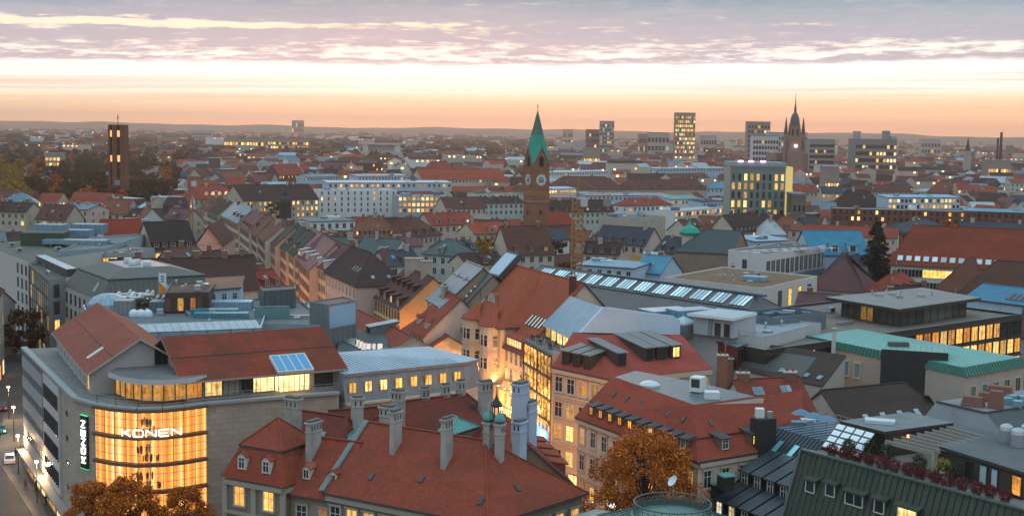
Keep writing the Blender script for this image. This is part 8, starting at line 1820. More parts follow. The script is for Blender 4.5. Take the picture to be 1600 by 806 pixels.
T_ = [ # eave px left, eave px right, eaves z, depth, ridge z, roof, wall, form, lit, window rows, dormers, label
 (498, 297, 620, 297, 19, 16, 19, 'w', 'w', 'flat', .06, 4, 0, 'long white hotel-like block with columns of narrow dark windows', 'office'),
 (622, 306, 706, 306, 17, 16, 17, 'm', 'g', 'flat', .85, 3, 0, 'office block with three bands of bright yellow windows right of the white block', 'office'),
 (512, 286, 706, 286, 20, 14, 21, 'm', 'B', 'mono', .3, 1, 0, 'pale blue roof storeys stepping up behind the white block', 'office'),
 (560, 276, 640, 275, 23, 12, 24, 'M', 'B', 'mono', .2, 1, 0, 'blue-grey upper roof block above the pale blue roof storeys', 'office'),
 (380, 314, 498, 311, 15, 22, 23, 'd', 'b', 'gable', .75, 3, 0, 'long block under a dark brown roof with orange shop windows', 'house'),
 (303, 312, 380, 310, 14, 20, 21.5, 'r', 'b', 'hip', .0, 1, 0, 'long red roof with a row of glowing arched dormer windows', 'house'),
 (0, 318, 58, 318, 15, 16, 20, 'M', 'g', 'hip', .0, 2, 2, 'grey-roofed house with pale hip and blue band at the left edge', 'house'),
 (-20, 330, 40, 332, 14, 14, 18, 'd', 'b', 'gable', .2, 2, 2, 'low dark-roofed house below the grey-roofed one at the left edge', 'house'),
 (55, 342, 103, 344, 14, 13, 20, 'b', 'b', 'gable', .1, 1, 2, 'brown roofed house left of the pale pink house', 'house'),
 (104, 326, 137, 328, 16.5, 13, 18.5, 'M', 'p', 'gable', .0, 3, 0, 'pale pink house with bluish roof and broad blank side wall', 'house'),
 (166, 334, 200, 334, 14, 13, 20.5, 'o', 'p', 'gable', 0, 1, 0, 'orange-brown gabled roof right of the pale pink house', 'house'),
 (180, 350, 244, 347, 17, 12, 17, 'm', 'B', 'flat', 0, 1, 0, 'pale blue roof plant block above the plain red roof', 'building'),
 (255, 342, 288, 344, 15, 12, 19, 'p', 'c', 'gable', .0, 3, 1, 'cream house with purple-brown mansard left of the thin red crane', 'house'),
 (436, 274, 474, 272, 15, 14, 24, 'r', 'd', 'gable', .5, 1, 0, 'steep reddish gabled house with two yellow lit windows', 'house'),
 (480, 277, 528, 276, 15, 14, 17, 'M', 'B', 'gable', 0, 1, 0, 'low blue-grey roof right of the steep reddish gable', 'house'),
 (660, 281, 790, 279, 15, 16, 23, 'R', 'c', 'gable', .1, 1, 4, 'long bright red roof behind the pale blue roof storeys', 'house'),
 (676, 272, 716, 271, 16, 16, 27, 'r', 'c', 'hip', 0, 0, 0, 'big red hipped roof peeking above the long bright red roof', 'house'),
 (697, 326, 760, 325, 14, 14, 19.5, 'b', 'c', 'gable', .0, 1, 1, 'brown-red roof with one white dormer right of the yellow-lit office', 'house'),
 (748, 318, 818, 317, 15, 14, 18, 'd', 'e', 'gable', .1, 2, 3, 'dark-roofed pale house left of the spired clock tower', 'house'),
 (748, 303, 812, 302, 16, 14, 17, 'f', 'e', 'flat', .2, 1, 0, 'pale green flat block behind the dark-roofed house beside the tower', 'building'),
 (556, 371, 630, 370, 15, 16, 22.5, 'o', 'p', 'hip', .15, 1, 10, 'large ribbed orange-brown roof with a row of tiny dormers', 'house'),
 (634, 372, 690, 366, 15, 15, 21.5, 'b', 'b', 'hip', 0, 1, 4, 'brown ribbed roof right of the row of tiny dormers', 'house'),
 (674, 352, 744, 350, 16, 14, 20.5, 'r', 'p', 'gable', .1, 1, 3, 'red-roofed pink house with white dormers left of the bright red strip roof', 'house'),
 (796, 398, 866, 396, 14, 15, 23, 'b', 'c', 'gable', .1, 2, 3, 'dark-roofed house right in front of the foot of the clock tower', 'house'),
 (742, 366, 796, 364, 15, 13, 19, 'R', 'c', 'gable', 0, 1, 1, 'bright red low roof left of the clock tower trees', 'house'),
 (497, 377, 550, 376, 15, 11, 18, 'b', 'c', 'gable', .0, 1, 5, 'low brown roof with chimney row behind the street row', 'house'),
 (420, 352, 470, 353, 18, 12, 18.5, 'w', 'w', 'mono', .0, 1, 0, 'low white block with pale flat roof behind the dark round turret', 'building'),
 (486, 347, 555, 345, 18, 14, 18.5, 'f', 'w', 'mono', .1, 1, 0, 'flat-roofed pavilion with brown slatted window strip', 'building'),
 (500, 398, 545, 399, 16, 12, 21, 'g', 'e', 'gable', 0, 2, 2, 'dark green roofed pale house behind the green slate street roofs', 'house'),
 (548, 402, 606, 408, 16, 13, 22, 'g', 'w', 'gable', 0, 2, 2, 'dark green roof with broad white gable and three roof windows', 'house'),
 (608, 416, 660, 413, 15, 12, 19, 's', 'e', 'gable', 0, 1, 1, 'low slate-green roof above the big dark hipped roof', 'house'),
 (660, 396, 712, 400, 16, 12, 20.5, 'g', 'e', 'hip', .0, 2, 1, 'pale green house with dark green chamfered roof left of the amber tree', 'house'),
 (700, 392, 748, 390, 17, 12, 19.5, 's', 'e', 'gable', .1, 1, 3, 'green-grey attic house with dormers behind the amber tree', 'house'),
 (600, 386, 660, 384, 14, 12, 16.5, 'p', 'g', 'gable', 0, 0, 0, 'long low plum-grey roof in front of the ribbed orange-brown roof', 'house'),
 (730, 415, 790, 412, 15, 11, 18, 'd', 'c', 'gable', 0, 1, 1, 'dark low roof just below the round amber tree', 'house'),
 (858, 270, 950, 268, 15, 14, 16, 'm', 'w', 'mono', .25, 1, 0, 'long pale bluish roof right of the spire with pinkish panels', 'building'),
 (868, 296, 976, 296, 14, 24, 23, 'b', 'b', 'hip', 0, 0, 0, 'large dark brown hipped roof right of the clock tower', 'house'),
 (976, 296, 1108, 296, 14, 18, 21, 'b', 'b', 'hip', 0, 0, 8, 'long brown hipped roof with tiny dormers left of the green glass hotel', 'house'),
 (982, 281, 1048, 280, 14, 14, 19, 'd', 'k', 'gable', 0, 1, 6, 'dark brown roof dotted with dormers behind the long brown hipped roof', 'house'),
 (1050, 281, 1110, 279, 14, 14, 19, 'b', 'c', 'gable', 0, 1, 5, 'brown roof with pale party wall behind the long brown hipped roof', 'house'),
 (1026, 264, 1140, 263, 17, 18, 18, 'm', 'B', 'mono', .15, 1, 0, 'long pale blue flat roof left of the green glass hotel', 'building'),
 (858, 296, 900, 295, 16, 10, 17, 'm', 'w', 'mono', .9, 1, 0, 'white block with one yellow lit strip beside the clock tower', 'office'),
 (914, 306, 1050, 306, 13, 16, 14, 'M', 'B', 'mono', .0, 1, 0, 'long low blue-grey flat roofs in front of the brown hipped roofs', 'building'),
 (1048, 312, 1098, 311, 14, 14, 15.5, 't', 'w', 'mono', .3, 1, 0, 'teal metal roof with lit room left of the green glass hotel', 'building'),
 (1104, 294, 1142, 295, 15, 14, 20, 'B', 'B', 'hip', 0, 1, 0, 'rounded blue roof house just left of the green glass hotel', 'house'),
 (982, 322, 1050, 320, 17, 12, 20.5, 'r', 'w', 'hip', .1, 1, 1, 'white house with red hipped roof and dark balcony right of the crane', 'house'),
 (965, 340, 1040, 338, 19.5, 14, 19.5, 'f', 'b', 'flat', 0, 0, 0, 'plain beige blank block under the white house with red hipped roof', 'building'),
 (1055, 330, 1150, 322, 17, 12, 17.5, 'w', 'w', 'flat', .7, 3, 0, 'white curved office with bands of orange lit windows', 'office'),
 (1098, 316, 1146, 314, 19, 10, 20, 's', 'B', 'mono', 0, 1, 0, 'dark slate roof storey on the white curved office', 'office'),
 (860, 332, 960, 330, 15, 13, 20.5, 'd', 'e', 'gable', .05, 2, 6, 'wide dark roof with pale dormers behind the crane mast', 'house'),
 (832, 376, 890, 374, 13, 11, 17, 's', 'w', 'gable', 0, 1, 1, 'small white cottage with two gables among the brown trees', 'house'),
 (928, 378, 1008, 384, 14, 13, 20, 's', 'p', 'gable', 0, 1, 5, 'slate roof with curved salmon end wall and dormers', 'house'),
 (912, 396, 968, 398, 14, 10, 17.5, 'd', 'p', 'gable', 0, 1, 3, 'dark roof with glass strips right of the orange crane mast', 'house'),
 (986, 398, 1022, 402, 14.5, 10, 15, 'f', 'y', 'flat', 0, 0, 0, 'bright ochre-yellow walled house below the slate roofs', 'house'),
 (1022, 392, 1052, 396, 15, 11, 20, 's', 'e', 'gable', 0, 2, 2, 'narrow grey half-timbered gable right of the yellow house', 'house'),
 (900, 414, 990, 420, 17, 14, 17.5, 'B', 'B', 'mono', 0, 1, 0, 'bright blue low sheds in front of the hall with glass strip', 'building'),
 (990, 424, 1032, 428, 15, 12, 19.5, 'B', 'B', 'gable', 0, 0, 0, 'blue metal roof with two roof windows behind the long hall', 'house'),
 (1100, 358, 1136, 358, 16, 12, 21, 'o', 'c', 'gable', .1, 1, 2, 'terracotta gabled roof above the dark green-grey hall', 'house'),
 (1150, 364, 1200, 358, 15, 13, 22, 'd', 'c', 'gable', .15, 2, 8, 'steep dark red-brown roof with two rows of white dormers', 'house'),
 (1076, 362, 1104, 360, 16, 11, 20.5, 'b', 'c', 'gable', .1, 1, 2, 'brown gabled house left of the terracotta roof', 'house'),
 (1200, 358, 1258, 360, 15, 13, 20, 'o', 'p', 'hip', .0, 1, 1, 'terracotta hipped roof left of the long red strip roof', 'house'),
 (1180, 378, 1232, 376, 18, 12, 19, 'm', 'B', 'mono', 0, 1, 0, 'pale blue flat roof behind the white block with rooflights', 'building'),
 (1190, 366, 1228, 366, 14, 10, 20, 'w', 'w', 'hip', 0, 0, 0, 'small white pyramid roof behind the white block', 'house'),
 (1256, 366, 1402, 372, 16, 12, 19.5, 'r', 'p', 'gable', 0, 1, 0, 'long low red roof with white ridge left of the red-roofed school building', 'house'),
 (1410, 364, 1470, 352, 15, 12, 18, 's', 'k', 'hip', 0, 1, 0, 'grey hipped roof beside the brown tree on the right', 'house'),
 (1502, 372, 1620, 376, 15, 16, 21.5, 's', 'w', 'gable', .0, 1, 0, 'long slate-grey roof over a white wall at the right edge', 'house'),
 (1300, 325, 1528, 331, 18, 14, 18.5, 'm', 'k', 'flat', .25, 2, 0, 'long flat-roofed red-brown office with white window grid', 'office'),
 (1388, 309, 1500, 309, 21, 12, 22, 'm', 'B', 'mono', .6, 2, 0, 'blue glazed office floor with lit bands behind the red-brown office', 'office'),
 (1318, 322, 1382, 322, 15, 16, 24, 'd', 'b', 'hip', 0, 0, 0, 'dark brown pyramid roof with chimney left of the blue glazed office', 'house'),
 (1284, 302, 1340, 303, 15, 12, 19.5, 's', 'c', 'gable', 1, 1, 0, 'slate-roofed house with four bright orange windows', 'house'),
 (1240, 300, 1284, 300, 15, 13, 20.5, 'r', 'c', 'hip', .0, 1, 1, 'dull red roof between the hotel and the four bright windows', 'house'),
 (1340, 300, 1426, 300, 15, 13, 20, 'b', 'b', 'gable', 0, 1, 2, 'long red-brown roof above the blue glazed office, on its left', 'house'),
 (1505, 330, 1620, 334, 18, 15, 18.8, 'B', 'k', 'mono', .15, 2, 0, 'blue flat roof on dark brick block at the right edge', 'building'),
 (1448, 300, 1482, 302, 14, 14, 23, 'o', 'b', 'hip', 0, 0, 0, 'mossy brown pyramid roof right of the long red-brown roof', 'house'),
]
PROT = [(1142, 1240, 255, 332, 640), (818, 858, 168, 350, 470), (165, 203, 190, 284, 850), (565, 628, 220, 241, 2200), (1225, 1258, 160, 262, 1350), (1177, 1305, 210, 250, 1400), (1335, 1405, 210, 248, 1400), (350, 484, 214, 232, 2400), (1055, 1090, 170, 226, 2300)]
for (x1, y1, x2, y2, ze, dp, zr, rk, wk, form, lit, nr, nd, lab, cat) in T_:
 flat = form in ('flat', 'mono')
 q = Q((x1, y1), (x2, y2), ze, dp); L_ = (q[1]-q[0]).length
 PROT.append((x1, x2, min(y1, y2)-3, max(y1, y2)+(nr*3.6+1.5)*FPX/q[0].y, (q[0].y+q[1].y)/2))
 nm = {'office': 'office_block', 'house': 'town_house', 'building': 'low_block'}[cat]
 H = house(nm, lab, q, ze, zr, {'hip': 'gable'}.get(form, form), (dp*.45, dp*.45) if form == 'hip' else (0, 0), RM[rk], WMD[wk], cat='house' if cat == 'house' else 'building', par=.4)
 for k in range(nr):
  z = ze-2.8-3.4*k; office = cat == 'office'
  n = 12 if 'hotel-like' in lab else max(2, min(24, int(L_/(3.0 if not office else 2.6)))); wf = .62 if office and lit > .5 else .22 if n == 12 else .42
  if faces_cam(*H.sides['front'], .02): win_row(H, 'front', z, n, L_/n*wf, 1.9, lit, style='mid' if not office else 'none', mf=FRAME_D if wk in 'dk' else FRAME_W, kinds=('yellow', 'warm') if office else ('warm', 'yellow'), s=1.9)
  for s in ('left', 'right'):
   if faces_cam(*H.sides[s], .15) and cat == 'house' and k < 2: win_row(H, s, z, 2, 1.1, 1.7, lit*.5)
 if not flat:
  pl = H.pl['front']
  for i in range(nd): add_dormer(H.root, pl, (i+.6)/(nd+.2), .12, min(1.7, L_/nd*.55), 1.5, 'shed', plain_mat((.40, .34, .30), .8, 'pale_dormer2') if rk in 'rRg' else plain_mat((.14, .09, .075), .8, 'brown_dormer2'), RM[rk], pane(.12), FRAME_W)
  for i in range(2): add_chimney(H.root, H.R1.lerp(H.R2, rnd.uniform(.1, .9))+V((0, rnd.uniform(-1, 1), -.6)), rnd.choice((1.0, 1.6)), .8, rnd.uniform(1.3, 2.2), rnd.choice((None, wall_mat((.42, .36, .32), .4, 'chimney_render'))))
  if nd < 3: add_skylight(H.root, pl, rnd.uniform(.2, .8), .55, 1.0, 1.4)
 else:
  for i in range(3): p = H.q[0].lerp(H.q[1], rnd.uniform(.1, .9))+(H.q[3]-H.q[0])*rnd.uniform(.3, .8); b = MB(); w_, h_ = rnd.uniform(1, 3), rnd.uniform(.8, 2.2); b.box(-w_, w_, -1.2, 1.2, 0, h_, rnd.choice((RM['m'], RM['M'], WHITEM)), F=Matrix.Translation(V((p.x, p.y, ze-.3)))); b.build('roof_box', H.root)
 if 'arched' in lab:
  for i in range(5): add_window(H.root, H.pl['front'].rect(.30+.13*i, .30), H.pl['front'].out, 2.2 if i < 4 else 4.0, 1.8 if i < 4 else 3.0, lit_mat('pale', 1.0 if i < 4 else 2.0), FRAME_W, 'none', name='arched_window').data = win_mesh(2.2 if i < 4 else 4.0, 2.0 if i < 4 else 3.2, lit_mat('pale', .9 if i < 4 else 2.2), FRAME_W, 'none', .1, None, True)
H = house('town_house', 'dark corner house with a lit orange shop at the far left edge of the street', [(-128, 262), (-102, 250), (-114, 292), (-136, 296)], 18.5, 24, hip=(5, 5), rm=RM['b'], wm=WMD['b'])
for s in ('front', 'right'):
 for z in (15, 11.5, 8): win_row(H, s, z, 8, 1.2, 2, .1)
 win_row(H, s, .4, 6, 3, 3, 1, kinds=('shop',), mp=lit_mat('shop', 2.2, True), name='shop_window')
# ================================================================== THE REST OF THE TOWN
LM = [(184, 240, 'the brick bell tower'), (838, 260, 'the green spire'), (1190, 290, 'the green glass hotel'), (560, 310, 'the long white block'), (1415, 335, 'the red-brown office'), (380, 320, 'the dark-roofed lit block'), (1071, 200, 'the bronze horizon tower'), (1241, 220, 'the domed church'), (596, 232, 'the colonnade hall'), (1370, 228, 'the terraced office complex'), (1000, 290, 'the long brown hipped roof'), (700, 350, 'the red-roofed pink house'), (1320, 360, 'the long low red roof'), (1560, 230, 'the factory chimneys'), (100, 320, 'the pale pink house')]
circles = [(sum((V((p[0], p[1], 0)) for p in f[0]), V())/len(f[0]), max((V((p[0], p[1], 0))-sum((V((r_[0], r_[1], 0)) for r_ in f[0]), V())/len(f[0])).length for p in f[0]), f[0]) for f in FOOT]
def sat_hit(q, f):
 for poly in (q, f):
  for i in range(len(poly)):
   a, e = poly[i], poly[(i+1) % len(poly)]; nx, ny = e[1]-a[1], a[0]-e[0]
   p1 = [nx*v[0]+ny*v[1] for v in q]; p2 = [nx*v[0]+ny*v[1] for v in f]
   if max(p1) < min(p2)+.2 or max(p2) < min(p1)+.2: return False
 return True
def free(q):
 c = sum(q, V())/4; r_ = (q[0]-c).length
 for (cc, rr_, f) in circles:
  if (cc-c).length < rr_+r_ and sat_hit([(v.x, v.y) for v in q], [(v[0], v[1]) for v in f]): return False
 return True
cand = []; rr = random.Random(77)
def add_cand(x, y, w, d, a):
 ca, sa = math.cos(a), math.sin(a); q = [V((x+ca*u-sa*v, y+sa*u+ca*v, 0)) for u, v in ((-w/2, -d/2), (w/2, -d/2), (w/2, d/2), (-w/2, d/2))]
 if not free(q): return
 c = V((x, y, 0)); circles.append((c, math.hypot(w, d)/2, [(v.x, v.y) for v in q])); cand.append((y, q, w, d))
rowY = 255
while rowY < 2600:
 hw = rowY*.42; x = -hw+rr.uniform(0, 12); a = rr.choice((-.5, -.2, .05, .3, .62, .9)); y0 = rowY+rr.uniform(-5, 5)
 while x < hw:
  w = rr.uniform(10, 24) if rowY < 1300 else rr.uniform(16, 46); d = rr.uniform(10, 14)
  if rr.random() < .08: a = rr.choice((-.5, -.2, .05, .3, .62, .9))
  pq = project(V((x, y0, 12)))
  if not (pq[0] < 292 and 246 < pq[1] < 320) and not (pq[0] < 820 and pq[1] < 262 and rr.random() < .72) and not (pq[1] < 250 and rr.random() < .35) and not (-30 < x < 12 and y0 < 300) and not (x < -50 and y0 < 262):
   add_cand(x, y0+rr.uniform(-3, 3)+(x+hw) % 90*.05, w, d, a+rr.uniform(-.06, .06)+(PI/2 if rr.random() < .3 else 0))
  x += w*.86+rr.choice((0, 0, 0, 1, 4))
 rowY += 15.5 if rowY < 1300 else 15.5+(rowY-1300)*.02
cand.sort(key=lambda c: c[0])
RK = ['r', 'r', 'b', 'b', 'd', 'o', 'b', 's', 'M', 'm', 'f', 'r', 'p', 'd', 'd', 'M', 'b', 'w']; WK = ['c', 'p', 'b', 'b', 'g', 'b', 'e', 'd', 'p', 'd', 'w', 'k']
NIND = 170; labels = {}; indiv = []
stuff_b = MB(); lit_b = MB(); dwin = plain_mat((.03, .03, .033), .3, 'far_window'); FAR_LIT = [emit_mat((1, .55, .16), 2.0, 'far_lit_warm', False), emit_mat((1, .72, .32), 2.4, 'far_lit_pale', False), emit_mat((1, .42, .08), 1.8, 'far_lit_orange', False)]
def far_house(mb, q, ze, zr, flat, rm, wm, wins, lit):
 lit *= 1.5 if wins else 2.6
 A, B, C, D_ = q; Z = lambda p, z: V((p.x, p.y, z))
 if flat: mb.prism([p.xy for p in q], 0, ze, wm, rm)
 else:
  mb.prism([p.xy for p in q], 0, ze, wm, top=False); mA, mB = (A+D_)/2, (B+C)/2; o = (A-D_).normalized()*.4
  mb.poly([Z(A+o, ze-.2), Z(B+o, ze-.2), Z(mB, zr), Z(mA, zr)], rm); mb.poly([Z(C-o, ze-.2), Z(D_-o, ze-.2), Z(mA, zr), Z(mB, zr)], rm); mb.poly([Z(B, ze), Z(C, ze), Z(mB, zr-.1)], wm); mb.poly([Z(D_, ze), Z(A, ze), Z(mA, zr-.1)], wm)
 for i in range(4):
  a, e = q[i], q[(i+1) % 4]
  if not faces_cam(a, e, .2): continue
  o = outn(a, e); Ln = (e-a).length; n = max(1, int(Ln/(3.2 if wins else 6)))
  for k in range(2 if wins else 1):
   z = ze-2.6-3.3*k
   for j in range(n):
    L_ = rr.random() < lit
    if not wins and not L_: continue
    p = a.lerp(e, (j+.5)/n)+o*.06; h = (e-a).normalized()*(.55 if wins else 1.1)
    mb.poly([Z(p-h, z), Z(p+h, z), Z(p+h, z+1.6), Z(p-h, z+1.6)], rr.choice(FAR_LIT) if L_ else dwin)
for k, (y, q, w, d) in enumerate(cand):
 rk, wk = rr.choice(RK), rr.choice(WK); flat = rk in 'fwmMt' and rr.random() < .75; ze = rr.uniform(11.5, 15.5) if y < 700 else rr.uniform(12, 18); zr = ze+rr.uniform(3.6, 5.6)
 if y > 1000 and rr.random() < .06: ze += rr.uniform(4, 12); zr = ze+3
 c = sum(q, V())/4; px, py = project(V((c.x, c.y, ze)))
 cs = [project(V((p.x, p.y, zr))) for p in q]; xa, xb, yt = min(p[0] for p in cs), max(p[0] for p in cs), min(p[1] for p in cs); drop = 0
 for (x0, x1, y0, y1, YB) in PROT:
  if c.y < YB and xb > x0+2 and xa < x1-2 and yt < y1: drop = max(drop, (y1-yt)*c.y/FPX)
 ze -= drop; zr -= drop
 if ze < 5: continue
 if k < NIND:
  l0 = min(LM, key=lambda m: abs(m[0]-px)+2.2*abs(m[1]-py)); dx, dy = px-l0[0], py-l0[1]
  rel = ('left of ' if dx < 0 else 'right of ') if abs(dx) > 1.6*abs(dy) else ('below ' if dy > 0 else 'beyond ')
  indiv.append((px, RN[rk], {'c': 'cream', 'p': 'pink', 'w': 'white', 'b': 'beige', 'g': 'grey', 'e': 'pale green', 'B': 'bluish', 'd': 'dark-walled', 'k': 'brick'}[wk], rel+l0[2], (q, ze, zr, flat, rk, wk)))
 else: far_house(stuff_b, q, ze, zr, flat, RM[rk], WMD[wk], y < 1100, .10 if y < 1100 else .13)
groups = {}
for it in indiv: groups.setdefault((it[1], it[2], it[3]), []).append(it)
ORDN = ['leftmost', 'second', 'third', 'fourth', 'fifth', 'sixth', 'seventh', 'eighth', 'ninth', 'tenth']
for (rn, wn_, rel), its in groups.items():
 its.sort(key=lambda t: t[0])
 for n_, it in enumerate(its):
  (q, ze, zr, flat, rk, wk) = it[4]
  lab = f'{rn} roofed {wn_} house {rel}' if len(its) == 1 else f'{rn} roofed {wn_} house {rel}, {ORDN[min(n_, 9)]}' + (' from left' if n_ else '')
  H = house('town_house', lab, [(p.x, p.y) for p in q], ze, zr, 'flat' if flat else 'gable', rr.choice(((0, 0), (0, 0), (3, 3), (0, 3))), RM[rk], WMD[wk], oh=.3, cat='house', group='town houses among the middle roofs')
  for s in ('front', 'right', 'back', 'left'):
   if faces_cam(*H.sides[s], .3): win_row(H, s, ze-2.7, max(2, int((H.sides[s][0]-H.sides[s][1]).length/3.4)), 1.05, 1.6, .10, style='mid')
  if not flat:
   add_chimney(H.root, H.R1.lerp(H.R2, rr.random())-V((0, 0, .5)), 1.2, .8, 1.6)
   pl = H.pl['front'] if H.pl['front'].out.y < 0 else H.pl['back']
   for i in range(rr.choice((0, 1, 2, 3))): add_dormer(H.root, pl, .2+.28*i, .15, 1.4, 1.3, 'shed', plain_mat((.30, .24, .21), .8, 'drab_dormer'), RM[rk], pane(.08), FRAME_W)
  else:
   b = MB(); c = sum(H.q, V())/4; b.box(-1.6, 1.6, -1.2, 1.2, 0, 1.6, rr.choice((RM['m'], RM['M'])), F=Matrix.Translation(V((c.x, c.y, ze-.6)))); b.build('roof_box', H.root)
# still farther: the town thins out among trees
for i in range(3000):
 y = 2600+6800*rr.random()**1.6; x = y*rr.uniform(-.43, .43)
 if x < 0 and rr.random() < .45: continue
 w = rr.uniform(12, 42); d = rr.uniform(12, 22); a = rr.uniform(-.7, .7); ca, sa = math.cos(a), math.sin(a)
 q = [V((x+ca*u-sa*v, y+sa*u+ca*v, 0)) for u, v in ((-w/2, -d/2), (w/2, -d/2), (w/2, d/2), (-w/2, d/2))]; ze = rr.uniform(8, 17) if rr.random() < .93 else rr.uniform(18, 38)
 rk, wk = rr.choice(RK), rr.choice(WK); far_house(stuff_b, q, ze, ze+4, rk in 'fwmM', RM[rk], WMD[wk], False, .10)
kindm(stuff_b.build('distant_houses'), 'stuff')
# tree belts far off
tb = MB()
FARL = [leaf_mat('far_brown_foliage', [(.15, (.03, .018, .012)), (.5, (.075, .04, .024)), (.85, (.12, .065, .035))]), leaf_mat('far_olive_foliage', [(.15, (.02, .018, .012)), (.5, (.05, .038, .02)), (.85, (.085, .06, .03))])]
def clump(x, y, h, w, m, n):
 for _ in range(n):
  a = rr.uniform(0, 2*PI); f = rr.random(); r_ = w*.5*math.sin(PI*(.15+.8*f))*rr.uniform(.5, 1); p = V((x+r_*math.cos(a), y+r_*math.sin(a), h*(.12+.85*f))); s = w*rr.uniform(.10, .2)
  a1 = V((rr.uniform(-1, 1), rr.uniform(-.4, .4), rr.uniform(-1, 1))).normalized(); t = V((rr.uniform(-1, 1), rr.uniform(-.4, .4), rr.uniform(-1, 1))).normalized(); tb.poly([p-a1*s, p+t*s, p+a1*s, p-t*s], m)
belts = [(480, 820, 228, 252, 330), (200, 560, 226, 256, 260), (-30, 300, 222, 262, 260), (380, 1000, 213, 231, 260), (640, 820, 240, 262, 90), (850, 1040, 228, 250, 90), (1000, 1620, 224, 250, 120), (-30, 450, 203, 228, 240), (-50, 1650, 204, 224, 420)]
for (x0, x1, y0, y1, n) in belts:
 for i in range(n):
  px = rr.uniform(x0, x1); py = max(rr.uniform(y0, y1), 205+(px-800)*.01625+4.5); p = P(px, py+(0), 3);
  if p.y > 9500: continue
  k = 1+p.y/2500; clump(p.x, p.y, rr.uniform(13, 20), rr.uniform(12, 18)*k, rr.choice(FARL), 46 if p.y < 1800 else 34)
kindm(tb.build('woodland'), 'stuff')
for i in range(26):
 y = rr.uniform(430, 1250); x = y*rr.uniform(-.42, .42); c = V((x, y, 0)); sg = rr.choice((0, 1, 2, 3)); q = [V((x-4, y-4, 0)), V((x+4, y-4, 0)), V((x+4, y+4, 0)), V((x-4, y+4, 0))]
 if free(q): tree((x, y, 0), ol[sg], ('dark olive', 'dark olive', 'dull brown', 'rusty brown')[sg]+' tree standing alone between far town roofs', 'scattered town trees, '+('olive', 'olive', 'brown', 'rust')[sg], rr.uniform(.8, 1.15), rr.uniform(0, 6))
# hills on the horizon
hb = MB(); hm = flat_mat((.075, .05, .04), .95, 'wooded_hills'); N_ = 160
def hz(t, s): return 40+10*math.sin(t*9+s)+8*math.sin(t*23+2*s)+5*math.sin(t*57+s)+4*math.sin(t*131)
for Y, base, s in ((11800, 22, 0), (13600, 36, 1.7)):
 pts = [V((-7200+14400*i/N_, Y+200*math.sin(i*.3), base+hz(i/N_, s))) for i in range(N_+1)]
 for a, e in zip(pts, pts[1:]):
  hb.poly([(a.x, a.y-900, -.5), (e.x, e.y-900, -.5), e, a], hm); hb.poly([a, e, (e.x, e.y+700, -.5), (a.x, a.y+700, -.5)], hm)
kindm(hb.build('hills'), 'structure')
# ================================================================== STREET LEFT: CARS, PEOPLE, LAMPS
def car(px, py, ang, col, label, light=None):
 p = P(px, py, 0); r = thing('parked_car' if light is None else 'driving_car', label, 'car', (p.x, p.y, .005)); F = Matrix.Translation(p) @ Matrix.Rotation(ang, 4, 'Z'); pm = plain_mat(col, .25, 'car_paint', .2)
 b = MB(); prof = [(-2.15, .35), (-2.15, .8), (-1.5, .92), (-.9, 1.42), (.7, 1.45), (1.6, .95), (2.1, .85), (2.15, .35)]
 for s, fl in ((-.86, 1), (.86, -1)): b.poly([F @ V((x, s*(1 if z < 1 else .82), z)) for x, z in prof][::fl], pm)
 for (x0, z0), (x1, z1) in zip(prof, prof[1:]): k0, k1 = (1 if z0 < 1 else .82), (1 if z1 < 1 else .82); b.poly([F @ V(v) for v in ((x0, -.86*k0, z0), (x0, .86*k0, z0), (x1, .86*k1, z1), (x1, -.86*k1, z1))], pm)
 b.build('body', r); b = MB()
 for s in (-1, 1): b.poly([F @ V((x, s*.80*(1 if z < 1.1 else .93), z)) for x, z in ((-1.25, .98), (-.85, 1.34), (.62, 1.36), (1.3, .98))], GLASS)
 for (x0, z0, x1, z1) in ((-1.45, .97, -.93, 1.39), (1.52, 1.0, .75, 1.42)): o = .03 if x0 > 0 else -.03; b.poly([F @ V(v) for v in ((x0+o, -.68, z0+.02), (x0+o, .68, z0+.02), (x1+o, .6, z1+.02), (x1+o, -.6, z1+.02))], GLASS)
 b.build('window', r)
 for x in (-1.35, 1.35):
  for y in (-.80, .80): b = MB(); b.tube(F @ V((x, y-.1, .32)), F @ V((x, y+.1, .32)), .32, .32, BLACKM, 12); b.build('wheel', r)
 for s in (-.6, .6): b = MB(); b.box(2.12, 2.19, s-.16, s+.16, .6, .75, emit_mat((1, .9, .7), 8, 'headlight_glow') if light == 'on' else WHITEM, F=F); b.build('headlight', r); b = MB(); b.box(-2.19, -2.12, s-.16, s+.16, .65, .8, emit_mat((1, .03, .02), 4 if light else .6, 'tail_light_glow%d' % bool(light)), F=F); b.build('tail_light', r)
car(15, 722, 1.95, (.70, .70, .70), 'white car on the left street beside the tram lane'); car(2, 675, -1.2, (.05, .22, .22), 'teal car with bright headlights coming down the left street', 'on'); car(4, 640, 1.95, (.05, .05, .06), 'dark car with red tail lights at the top of the left street', 'tail')
